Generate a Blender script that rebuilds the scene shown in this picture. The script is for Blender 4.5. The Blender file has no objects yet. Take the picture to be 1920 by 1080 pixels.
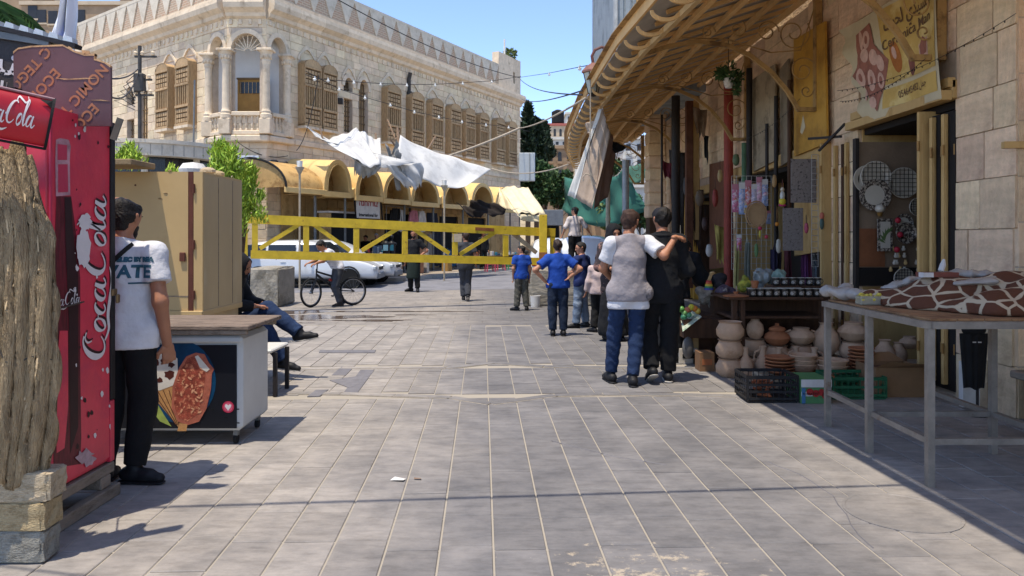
import bpy,bmesh,math,random,zlib
import numpy as np
from mathutils import Vector,Matrix,Euler
random.seed(7)
scene=bpy.context.scene
COL=scene.collection
ORD=['leftmost','second from the left','third from the left','fourth from the left','fifth from the left','sixth from the left','seventh from the left','eighth from the left','ninth from the left','tenth from the left','eleventh from the left','twelfth from the left','thirteenth from the left','fourteenth from the left','fifteenth from the left','sixteenth from the left','seventeenth from the left','eighteenth from the left']
F=1387.0
EYE=1.5
# ------------------------------------------------------------------ camera, sky, sun, exposure
cd=bpy.data.cameras.new('camera');cam=bpy.data.objects.new('camera',cd);COL.objects.link(cam)
cd.sensor_width=36.0;cd.lens=36.0*F/1920.0;cd.clip_start=0.05;cd.clip_end=1500
cd.shift_y=-92.0/1920.0
cam.location=(0,0,EYE);cam.rotation_euler=(math.radians(90),0,0)
scene.camera=cam
SUN_EL,SUN_FROM=math.radians(74.4),Vector((-0.64,-0.77,0)).normalized()
w=bpy.data.worlds.new('World');scene.world=w;w.use_nodes=True
nt=w.node_tree;bg=nt.nodes['Background']
sky=nt.nodes.new('ShaderNodeTexSky');sky.sky_type='NISHITA';sky.sun_disc=False
sky.sun_elevation=SUN_EL;sky.sun_rotation=math.atan2(SUN_FROM.x,SUN_FROM.y)
sky.altitude=930;sky.air_density=0.5;sky.dust_density=.6;sky.ozone_density=1.0
nt.links.new(sky.outputs[0],bg.inputs[0]);bg.inputs[1].default_value=0.15
sl=bpy.data.lights.new('sun','SUN');sl.energy=2.0;sl.angle=math.radians(0.53);sl.color=(1.0,0.905,0.76)
so=bpy.data.objects.new('sun',sl);COL.objects.link(so)
sd=Vector((SUN_FROM.x*math.cos(SUN_EL),SUN_FROM.y*math.cos(SUN_EL),math.sin(SUN_EL)))
so.rotation_euler=sd.to_track_quat('Z','Y').to_euler();so.location=(0,0,30)
scene.view_settings.view_transform='Standard';scene.view_settings.look='None'
scene.view_settings.gamma=1.0;scene.view_settings.use_curve_mapping=False
scene.view_settings.exposure=1.62
scene.render.engine='CYCLES'
scene.cycles.max_bounces=8;scene.cycles.diffuse_bounces=6;scene.cycles.glossy_bounces=3
scene.cycles.transparent_max_bounces=6;scene.cycles.use_denoising=True
def P(u,v,d):
    "point seen at photograph pixel (u, v) at depth d in metres"
    return Vector(((u-960)/F*d,d,EYE-(v-448)/F*d))
def DZ(v,z=0.0):return (EYE-z)*F/(v-448)
def XU(u,d):return (u-960)/F*d
# ------------------------------------------------------------------ materials
def lin(c):
    c=c.lstrip('#');r=[int(c[i:i+2],16)/255 for i in (0,2,4)]
    return tuple((x/12.92 if x<=.04045 else ((x+.055)/1.055)**2.4) for x in r)+(1,)
MATS={}
class NT:
    def __init__(s,m):s.t=m.node_tree;s.n=s.t.nodes;s.l=s.t.links
    def add(s,typ,**kw):
        n=s.n.new(typ)
        for k,v in kw.items():
            if k.startswith('_'):n.inputs[int(k[1:])].default_value=v
            else:setattr(n,k,v)
        return n
    def link(s,a,b):s.l.new(a,b)
def mat(name,col,rough=.8,var=.12,scale=6,bump=.25,bscale=40,metal=0,spec=.3,rnd=0,col2=None,mix2=(.5,.62),s2=2.5,
        emit=0,stretch=None,alpha=1,trans=0,bdist=.01,coat=0,hue=0,wave=None,sss=0):
    if name in MATS:return MATS[name]
    m=bpy.data.materials.new(name);m.use_nodes=True;MATS[name]=m
    N=NT(m);b=N.n['Principled BSDF']
    c=lin(col) if isinstance(col,str) else col
    b.inputs['Roughness'].default_value=rough;b.inputs['Metallic'].default_value=metal
    b.inputs['Specular IOR Level'].default_value=spec
    b.inputs['Coat Weight'].default_value=coat
    b.inputs['Transmission Weight'].default_value=trans
    tc=N.add('ShaderNodeTexCoord');vec=tc.outputs['Object']
    if stretch:
        mp=N.add('ShaderNodeMapping');mp.inputs['Scale'].default_value=stretch;N.link(vec,mp.inputs[0]);vec=mp.outputs[0]
    if rnd or var:
        oi=N.add('ShaderNodeObjectInfo');ge=N.add('ShaderNodeNewGeometry')
        ad=N.add('ShaderNodeMath',operation='ADD');N.link(oi.outputs['Random'],ad.inputs[0]);N.link(ge.outputs['Random Per Island'],ad.inputs[1])
        fr=N.add('ShaderNodeMath',operation='FRACT');N.link(ad.outputs[0],fr.inputs[0])
    nz=N.add('ShaderNodeTexNoise');nz.inputs['Scale'].default_value=scale;nz.inputs['Detail'].default_value=5;nz.inputs['Roughness'].default_value=.65
    N.link(vec,nz.inputs['Vector'])
    lo=tuple(x*(1-var*1.6) for x in c[:3])+(1,);hi=tuple(min(1,x*(1+var*1.4)) for x in c[:3])+(1,)
    cr=N.add('ShaderNodeValToRGB');cr.color_ramp.elements[0].position=.3;cr.color_ramp.elements[1].position=.7
    cr.color_ramp.elements[0].color=lo;cr.color_ramp.elements[1].color=hi
    N.link(nz.outputs[0],cr.inputs[0]);out=cr.outputs[0]
    if col2:
        n2=N.add('ShaderNodeTexNoise');n2.inputs['Scale'].default_value=s2;n2.inputs['Detail'].default_value=7;n2.inputs['Roughness'].default_value=.7
        N.link(vec,n2.inputs['Vector'])
        r2=N.add('ShaderNodeValToRGB');r2.color_ramp.elements[0].position=mix2[0];r2.color_ramp.elements[1].position=mix2[1]
        N.link(n2.outputs[0],r2.inputs[0])
        mx=N.add('ShaderNodeMixRGB');N.link(r2.outputs[0],mx.inputs[0]);N.link(out,mx.inputs[1]);mx.inputs[2].default_value=lin(col2)
        out=mx.outputs[0]
    if rnd:
        mr=N.add('ShaderNodeMapRange');mr.inputs['To Min'].default_value=1-rnd;mr.inputs['To Max'].default_value=1+rnd
        N.link(fr.outputs[0],mr.inputs[0])
        hs=N.add('ShaderNodeHueSaturation');N.link(mr.outputs[0],hs.inputs['Value']);N.link(out,hs.inputs['Color'])
        if hue:
            f2=N.add('ShaderNodeMath',operation='MULTIPLY',_1=7.31);N.link(fr.outputs[0],f2.inputs[0])
            f3=N.add('ShaderNodeMath',operation='FRACT');N.link(f2.outputs[0],f3.inputs[0])
            m2=N.add('ShaderNodeMapRange');m2.inputs['To Min'].default_value=.5-hue;m2.inputs['To Max'].default_value=.5+hue
            N.link(f3.outputs[0],m2.inputs[0]);N.link(m2.outputs[0],hs.inputs['Hue'])
        out=hs.outputs[0]
    N.link(out,b.inputs['Base Color'])
    if bump:
        nb=N.add('ShaderNodeTexNoise');nb.inputs['Scale'].default_value=bscale;nb.inputs['Detail'].default_value=4
        N.link(vec,nb.inputs['Vector']);hgt=nb.outputs[0]
        if wave:
            wv=N.add('ShaderNodeTexWave');wv.inputs['Scale'].default_value=wave;wv.inputs['Distortion'].default_value=2;N.link(vec,wv.inputs['Vector'])
            a2=N.add('ShaderNodeMath',operation='ADD');N.link(nb.outputs[0],a2.inputs[0]);N.link(wv.outputs[1],a2.inputs[1]);hgt=a2.outputs[0]
        bp=N.add('ShaderNodeBump');bp.inputs['Strength'].default_value=min(1,bump);bp.inputs['Distance'].default_value=bdist
        N.link(hgt,bp.inputs['Height']);N.link(bp.outputs[0],b.inputs['Normal'])
    if emit:
        b.inputs['Emission Color'].default_value=c;b.inputs['Emission Strength'].default_value=emit
    if alpha<1:b.inputs['Alpha'].default_value=alpha
    m.diffuse_color=c
    return m
# ------------------------------------------------------------------ mesh building
def link(o,parent=None):
    COL.objects.link(o)
    if parent is not None:o.parent=parent
    return o
class MB:
    def __init__(s):s.v=[];s.f=[];s.m=[];s.mi=0;s.M=None
    def add(s,vs,fs):
        b=len(s.v)
        if s.M is not None:vs=[tuple(s.M@Vector(p)) for p in vs]
        s.v+=[tuple(p) for p in vs];s.f+=[tuple(i+b for i in f) for f in fs];s.m+=[s.mi]*len(fs)
        return s
    def box(s,x0,x1,y0,y1,z0,z1,bev=0):
        if x0>x1:x0,x1=x1,x0
        if y0>y1:y0,y1=y1,y0
        if z0>z1:z0,z1=z1,z0
        if bev<=0:
            return s.add([(x0,y0,z0),(x1,y0,z0),(x1,y1,z0),(x0,y1,z0),(x0,y0,z1),(x1,y0,z1),(x1,y1,z1),(x0,y1,z1)],
                  [(0,3,2,1),(4,5,6,7),(0,1,5,4),(1,2,6,5),(2,3,7,6),(3,0,4,7)])
        b=min(bev,(x1-x0)*.45,(y1-y0)*.45,(z1-z0)*.45)
        vs,ix=[],{}
        for i,x in enumerate((x0,x1)):
            for j,y in enumerate((y0,y1)):
                for k,z in enumerate((z0,z1)):
                    sx,sy,sz=(b if i==0 else -b),(b if j==0 else -b),(b if k==0 else -b)
                    for a,p in enumerate(((x,y+sy,z+sz),(x+sx,y,z+sz),(x+sx,y+sy,z))):
                        ix[i,j,k,a]=len(vs);vs.append(p)
        fs=[]
        for i in (0,1):
            q=[ix[i,0,0,0],ix[i,1,0,0],ix[i,1,1,0],ix[i,0,1,0]];fs.append(q if i else q[::-1])
            q=[ix[0,i,0,1],ix[1,i,0,1],ix[1,i,1,1],ix[0,i,1,1]];fs.append(q[::-1] if i else q)
            q=[ix[0,0,i,2],ix[1,0,i,2],ix[1,1,i,2],ix[0,1,i,2]];fs.append(q if i else q[::-1])
        for i in (0,1):
            for j in (0,1):
                q=[ix[i,j,0,0],ix[i,j,1,0],ix[i,j,1,1],ix[i,j,0,1]];fs.append(q if (i^j) else q[::-1])
                q=[ix[i,0,j,0],ix[i,1,j,0],ix[i,1,j,2],ix[i,0,j,2]];fs.append(q[::-1] if (i^j) else q)
                q=[ix[0,i,j,1],ix[1,i,j,1],ix[1,i,j,2],ix[0,i,j,2]];fs.append(q if (i^j) else q[::-1])
                for k in (0,1):
                    q=[ix[i,j,k,0],ix[i,j,k,1],ix[i,j,k,2]];fs.append(q if (i^j^k) else q[::-1])
        return s.add(vs,fs)
    def bar(s,p,q,w,h,up=(0,0,1)):
        p,q=Vector(p),Vector(q);d=(q-p).normalized();up=Vector(up)
        if abs(d.dot(up))>.99:up=Vector((0,1,0))
        a=d.cross(up).normalized()*(w/2);b=a.cross(d).normalized()*(h/2)
        return s.add([p-a-b,p+a-b,p+a+b,p-a+b,q-a-b,q+a-b,q+a+b,q-a+b],
                     [(0,1,2,3),(7,6,5,4),(4,5,1,0),(5,6,2,1),(6,7,3,2),(7,4,0,3)])
    def tube(s,pts,r,n=8,cap=True,closed=False):
        pts=[Vector(p) for p in pts];k=len(pts)
        rs=r if isinstance(r,(list,tuple)) else [r]*k
        vs,fs=[],[];prev=None
        for i,p in enumerate(pts):
            if closed:t=(pts[(i+1)%k]-pts[i-1])
            else:t=pts[min(i+1,k-1)]-pts[max(i-1,0)]
            t=t.normalized() if t.length>1e-9 else Vector((0,0,1))
            if prev is None:
                a=t.cross(Vector((0,0,1)) if abs(t.z)<.9 else Vector((1,0,0))).normalized()
            else:
                a=(prev-t*prev.dot(t));a=a.normalized() if a.length>1e-6 else t.orthogonal().normalized()
            prev=a;b=t.cross(a)
            for j in range(n):
                an=2*math.pi*j/n;vs.append(p+(a*math.cos(an)+b*math.sin(an))*rs[i])
        for i in range(k if closed else k-1):
            i2=(i+1)%k
            for j in range(n):
                j2=(j+1)%n;fs.append((i*n+j,i*n+j2,i2*n+j2,i2*n+j))
        if cap and not closed:
            fs.append(tuple(range(n))[::-1]);fs.append(tuple((k-1)*n+j for j in range(n)))
        return s.add(vs,fs)
    def lathe(s,prof,n=20,o=(0,0,0),cap=True,jit=0):
        vs,fs=[],[];k=len(prof)
        for (r,z) in prof:
            for j in range(n):
                a=2*math.pi*j/n;rr=r*(1+jit*math.sin(3*a+z*20));vs.append((o[0]+rr*math.cos(a),o[1]+rr*math.sin(a),o[2]+z))
        for i in range(k-1):
            for j in range(n):
                j2=(j+1)%n;fs.append((i*n+j,i*n+j2,(i+1)*n+j2,(i+1)*n+j))
        if cap:
            fs.append(tuple(range(n))[::-1]);fs.append(tuple((k-1)*n+j for j in range(n)))
        return s.add(vs,fs)
    def prism(s,poly,h0,h1,plane='xz'):
        "polygon extruded: plane 'xz' extrudes along y, 'xy' along z, 'yz' along x"
        def q(a,b,h):return (a,h,b) if plane=='xz' else ((a,b,h) if plane=='xy' else (h,a,b))
        n=len(poly)
        ar=sum(poly[i][0]*poly[(i+1)%n][1]-poly[(i+1)%n][0]*poly[i][1] for i in range(n))
        if ar<0:poly=poly[::-1]
        if plane=='xz':lo,hi=max(h0,h1),min(h0,h1)
        else:lo,hi=min(h0,h1),max(h0,h1)
        vs=[q(a,b,lo) for a,b in poly]+[q(a,b,hi) for a,b in poly]
        fs=[tuple(range(n))[::-1],tuple(range(n,2*n))]
        for i in range(n):
            j=(i+1)%n;fs.append((i,j,n+j,n+i))
        return s.add(vs,fs)
    def grid(s,fn,nu,nv,close_u=False):
        vs=[fn(i/nu,j/nv) for j in range(nv+1) for i in range(nu+1)]
        fs=[(j*(nu+1)+i,j*(nu+1)+i+1,(j+1)*(nu+1)+i+1,(j+1)*(nu+1)+i) for j in range(nv) for i in range(nu)]
        return s.add(vs,fs)
    def ball(s,c,r,n=12,m=8,sc=(1,1,1)):
        vs,fs=[(c[0],c[1],c[2]-r*sc[2])],[]
        for i in range(1,m):
            t=math.pi*i/m
            for j in range(n):
                a=2*math.pi*j/n;vs.append((c[0]+r*sc[0]*math.sin(t)*math.cos(a),c[1]+r*sc[1]*math.sin(t)*math.sin(a),c[2]-r*sc[2]*math.cos(t)))
        vs.append((c[0],c[1],c[2]+r*sc[2]))
        for j in range(n):
            j2=(j+1)%n;fs.append((0,1+j2,1+j));fs.append((len(vs)-1,1+(m-2)*n+j,1+(m-2)*n+j2))
            for i in range(m-2):fs.append((1+i*n+j,1+i*n+j2,1+(i+1)*n+j2,1+(i+1)*n+j))
        return s.add(vs,fs)
    def mesh(s,name,mats,smooth=False):
        me=bpy.data.meshes.new(name);me.from_pydata([tuple(p) for p in s.v],[],s.f)
        if not isinstance(mats,(list,tuple)):mats=[mats]
        for m in mats:me.materials.append(m)
        if len(mats)>1:me.polygons.foreach_set('material_index',s.m)
        if smooth:
            me.polygons.foreach_set('use_smooth',[True]*len(s.f))
            if smooth!='all':
                try:me.set_sharp_from_angle(angle=math.radians(40))
                except Exception:pass
        me.validate();me.update();return me
    def build(s,name,mats,parent=None,smooth=False,M=None):
        o=bpy.data.objects.new(name,s.mesh(name,mats,smooth));link(o,parent)
        if M is not None:o.matrix_local=M
        return o
def tag(o,label,cat,group=None):
    o['label']=label;o['category']=cat
    if group:o['group']=group
    return o
def struct(o,kind='structure'):o['kind']=kind;return o
def thing(name,label,cat,loc=(0,0,0),rz=0,group=None):
    o=bpy.data.objects.new(name,None);o.empty_display_size=.1;link(o);o.location=loc;o.rotation_euler=(0,0,rz)
    return tag(o,label,cat,group)
def inst(src,name,parent=None,loc=(0,0,0),rot=(0,0,0),scl=(1,1,1)):
    o=bpy.data.objects.new(name,src.data if hasattr(src,'data') else src);link(o,parent)
    o.location=loc;o.rotation_euler=rot;o.scale=scl;return o
def dup(root,loc,rz=None,label=None,group=None,scl=None):
    r=root.copy();COL.objects.link(r);r.location=loc
    if rz is not None:r.rotation_euler=(0,0,rz)
    if scl is not None:r.scale=scl if isinstance(scl,(tuple,list)) else (scl,)*3
    if label:r['label']=label
    if group:r['group']=group
    for ch in list(root.children):
        c=ch.copy();COL.objects.link(c);c.parent=r
        for g in list(ch.children):
            d=g.copy();COL.objects.link(d);d.parent=c
    return r
def text_mesh(body,size,extrude=.001,align='CENTER',shear=0,space=1,off=0):
    c=bpy.data.curves.new('text','FONT');c.body=body;c.size=size;c.extrude=extrude;c.align_x=align;c.align_y='CENTER'
    c.shear=shear;c.space_character=space;c.resolution_u=3;c.offset=off
    o=bpy.data.objects.new('text',c);COL.objects.link(o)
    dg=bpy.context.evaluated_depsgraph_get();dg.update()
    me=bpy.data.meshes.new_from_object(o.evaluated_get(dg));bpy.data.objects.remove(o);bpy.data.curves.remove(c)
    return me
def text_obj(name,body,size,m,parent,M,**kw):
    me=text_mesh(body,size,**kw);me.materials.clear();me.materials.append(m)
    o=bpy.data.objects.new(name,me);link(o,parent);o.matrix_local=M;return o
def frame(o,x,n):
    "matrix with origin o, local x along x, local z (front) along n"
    x=Vector(x).normalized();n=Vector(n).normalized();y=n.cross(x).normalized();x=y.cross(n)
    M=Matrix((x,y,n)).transposed().to_4x4();M.translation=Vector(o);return M
def rects(W0,W1,H0,H1,holes):
    "split rectangle minus holes into rectangles"
    xs=sorted({W0,W1,*[min(max(h[0],W0),W1) for h in holes],*[min(max(h[1],W0),W1) for h in holes]})
    out=[]
    for a,b in zip(xs,xs[1:]):
        if b-a<1e-5:continue
        z=H0
        for h in sorted([h for h in holes if h[0]<b-1e-6 and h[1]>a+1e-6],key=lambda h:h[2]):
            if h[2]>z+1e-5:out.append((a,b,z,h[2]))
            z=max(z,h[3])
        if z<H1-1e-5:out.append((a,b,z,H1))
    return out
def courses(W0,W1,H0,H1,holes,ch=.3,ln=(.45,.8),rng=None,gap=.012):
    rng=rng or random;out=[];z=H0
    while z<H1-.05:
        h=ch*rng.uniform(.88,1.12);z1=z+h
        if H1-z1<ch*.5:z1=H1
        x=W0-rng.uniform(0,ln[0])
        while x<W1:
            x1=x+rng.uniform(*ln);a,b=max(x,W0),min(x1,W1);x=x1
            segs=[(a,b)]
            for hh in holes:
                if hh[2]<z1-.02 and hh[3]>z+.02:
                    ns=[]
                    for (p,q) in segs:
                        if hh[1]<=p or hh[0]>=q:ns.append((p,q));continue
                        if hh[0]>p:ns.append((p,hh[0]))
                        if hh[1]<q:ns.append((hh[1],q))
                    segs=ns
            for (p,q) in segs:
                if q-p>.05:out.append((p+gap/2,q-gap/2,z+gap/2,z1-gap/2))
        z=z1
    return out
def box_mesh(name,m,bev=.02,sub=(1,1,1)):
    b=MB();b.box(0,1,0,1,0,1,bev);return b.mesh(name,m)
# ------------------------------------------------------------------ implicit surfaces (bodies, clothes, cloth heaps)
class SDF:
    def __init__(s,h=.012,k=.03):s.h=h;s.k=k;s.p=[];s.cuts=[]
    def cap(s,a,b,ra,rb=None,sq=None,k=None,cut=None,sub=False):
        s.p.append((np.array(a,float),np.array(b,float),ra,ra if rb is None else rb,sq,s.k if k is None else k,cut,sub));return s
    def mesh(s,noise=None,box=None):
        h=s.h;P_=s.p
        lo=np.min([np.minimum(p[0],p[1])-max(p[2],p[3]) for p in P_ if not p[7]],axis=0)-3*h
        hi=np.max([np.maximum(p[0],p[1])+max(p[2],p[3]) for p in P_ if not p[7]],axis=0)+3*h
        if box is not None:lo=np.maximum(lo,box[0]);hi=np.minimum(hi,box[1])
        n=np.maximum(4,np.ceil((hi-lo)/h).astype(int)+1)
        ax=[lo[i]+np.arange(n[i])*h for i in range(3)]
        D=np.full(n,.2,np.float32)
        for (a,b,ra,rb,sq,k,cut,sub) in P_:
            R=max(ra,rb)+k+2*h
            i0=np.clip(np.floor((np.minimum(a,b)-R-lo)/h).astype(int),0,n);i1=np.clip(np.ceil((np.maximum(a,b)+R-lo)/h).astype(int)+1,0,n)
            if np.any(i1<=i0):continue
            X,Y,Z=np.meshgrid(ax[0][i0[0]:i1[0]],ax[1][i0[1]:i1[1]],ax[2][i0[2]:i1[2]],indexing='ij',sparse=True)
            ba=b-a;L=ba.dot(ba)+1e-12
            px,py,pz=X-a[0],Y-a[1],Z-a[2]
            t=np.clip((px*ba[0]+py*ba[1]+pz*ba[2])/L,0,1)
            qx,qy,qz=px-t*ba[0],py-t*ba[1],pz-t*ba[2]
            q2=qx*qx+qy*qy+qz*qz
            if sq is not None:
                for (sx,sf) in (sq if isinstance(sq,list) else [sq]):
                    c=qx*sx[0]+qy*sx[1]+qz*sx[2];q2=q2+(sf*sf-1)*c*c
            d=np.sqrt(np.maximum(q2,0))-(ra+(rb-ra)*t)
            if cut is not None:
                for (cp,cn) in (cut if isinstance(cut,list) else [cut]):
                    d=np.maximum(d,(X-cp[0])*cn[0]+(Y-cp[1])*cn[1]+(Z-cp[2])*cn[2])
            sl_=tuple(slice(i0[i],i1[i]) for i in range(3));o=D[sl_]
            if sub:D[sl_]=np.maximum(o,-d);continue
            if k>0:
                hh=np.maximum(k-np.abs(o-d),0)/k;D[sl_]=np.minimum(o,d)-hh*hh*k*.25
            else:D[sl_]=np.minimum(o,d)
        if noise or s.cuts:
            X,Y,Z=np.meshgrid(*ax,indexing='ij',sparse=True)
            if noise:D=D+noise(X,Y,Z)
            for (cp,cn) in s.cuts:D=np.maximum(D,(X-cp[0])*cn[0]+(Y-cp[1])*cn[1]+(Z-cp[2])*cn[2])
        D=D.astype(np.float32)
        D[0],D[-1],D[:,0],D[:,-1],D[:,:,0],D[:,:,-1]=.1,.1,.1,.1,.1,.1
        return surface_net(D,lo,h)
def surface_net(D,lo,h):
    S=D<0;c=[slice(0,-1),slice(1,None)]
    cnt=np.zeros(tuple(x-1 for x in D.shape),np.float32);acc=[np.zeros_like(cnt) for _ in range(3)]
    for axis in range(3):
        o1,o2=[a for a in range(3) if a!=axis]
        for u in (0,1):
            for v in (0,1):
                i=[None]*3;j=[None]*3;i[axis]=c[0];j[axis]=c[1];i[o1]=j[o1]=c[u];i[o2]=j[o2]=c[v]
                a,b=D[tuple(i)],D[tuple(j)];m=(S[tuple(i)]!=S[tuple(j)])
                t=np.where(m,a/np.where(m,a-b,1),0)
                cnt+=m;acc[axis]+=np.where(m,t,0);acc[o1]+=m*u;acc[o2]+=m*v
    act=cnt>0;idx=np.full(cnt.shape,-1,np.int64);ii=np.argwhere(act);idx[act]=np.arange(len(ii))
    cc=cnt[act]
    V=np.stack([lo[a]+h*(ii[:,a]+acc[a][act]/cc) for a in range(3)],1)
    Fs=[]
    for axis in range(3):
        o1,o2=(axis+1)%3,(axis+2)%3
        i=[slice(1,-1)]*3;j=[slice(1,-1)]*3;i[axis]=slice(0,-1);j[axis]=slice(1,None)
        a,b=S[tuple(i)],S[tuple(j)];e=np.argwhere(a!=b)
        if not len(e):continue
        e[:,o1]+=1;e[:,o2]+=1;flip=~S[tuple(e.T)]
        q=[]
        for du,dv in ((0,0),(-1,0),(-1,-1),(0,-1)):
            x=e.copy();x[:,o1]+=du;x[:,o2]+=dv;q.append(idx[tuple(x.T)])
        q=np.stack(q,1);q[flip]=q[flip][:,::-1];Fs.append(q)
    Fs=np.concatenate(Fs) if Fs else np.zeros((0,4),int)
    return V,Fs[(Fs>=0).all(1)]
def np_mesh(name,parts,mats,smooth=True):
    "parts: list of (V, F, material index)"
    vs,fs,mi,b=[],[],[],0
    for V,Q,k in parts:
        vs.append(V);fs.append(Q+b);mi+=[k]*len(Q);b+=len(V)
    V=np.concatenate(vs);Q=np.concatenate(fs)
    me=bpy.data.meshes.new(name);me.vertices.add(len(V));me.vertices.foreach_set('co',V.astype(np.float32).ravel())
    me.loops.add(len(Q)*4);me.loops.foreach_set('vertex_index',Q.astype(np.int32).ravel())
    me.polygons.add(len(Q));me.polygons.foreach_set('loop_start',np.arange(0,len(Q)*4,4,dtype=np.int32))
    try:me.polygons.foreach_set('loop_total',np.full(len(Q),4,np.int32))
    except Exception:pass
    for m in (mats if isinstance(mats,(list,tuple)) else [mats]):me.materials.append(m)
    me.polygons.foreach_set('material_index',mi)
    me.update(calc_edges=True);me.validate()
    if smooth:me.polygons.foreach_set('use_smooth',[True]*len(me.polygons))
    return me
def np_obj(name,parts,mats,parent=None,smooth=True):
    o=bpy.data.objects.new(name,np_mesh(name,parts,mats,smooth));return link(o,parent)
def wrinkle(amp,f=18,sd_=0,zs=.5):
    r=np.random.RandomState(sd_);ks=[(r.normal(size=3)*f*np.array([1,1,zs])*m,r.uniform(0,6.28),a) for m,a in ((.6,1),(1,.8),(1.7,.5),(2.6,.3))]
    def fn(X,Y,Z):
        o=0
        for k,ph,a in ks:o=o+a*np.sin(X*k[0]+Y*k[1]+Z*k[2]+ph+1.3*np.sin(Z*k[0]*.4+X*k[2]*.7))
        return (amp*o).astype(np.float32)
    return fn
# ================================================================== THE SETTING
R=random.Random(3)
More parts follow.
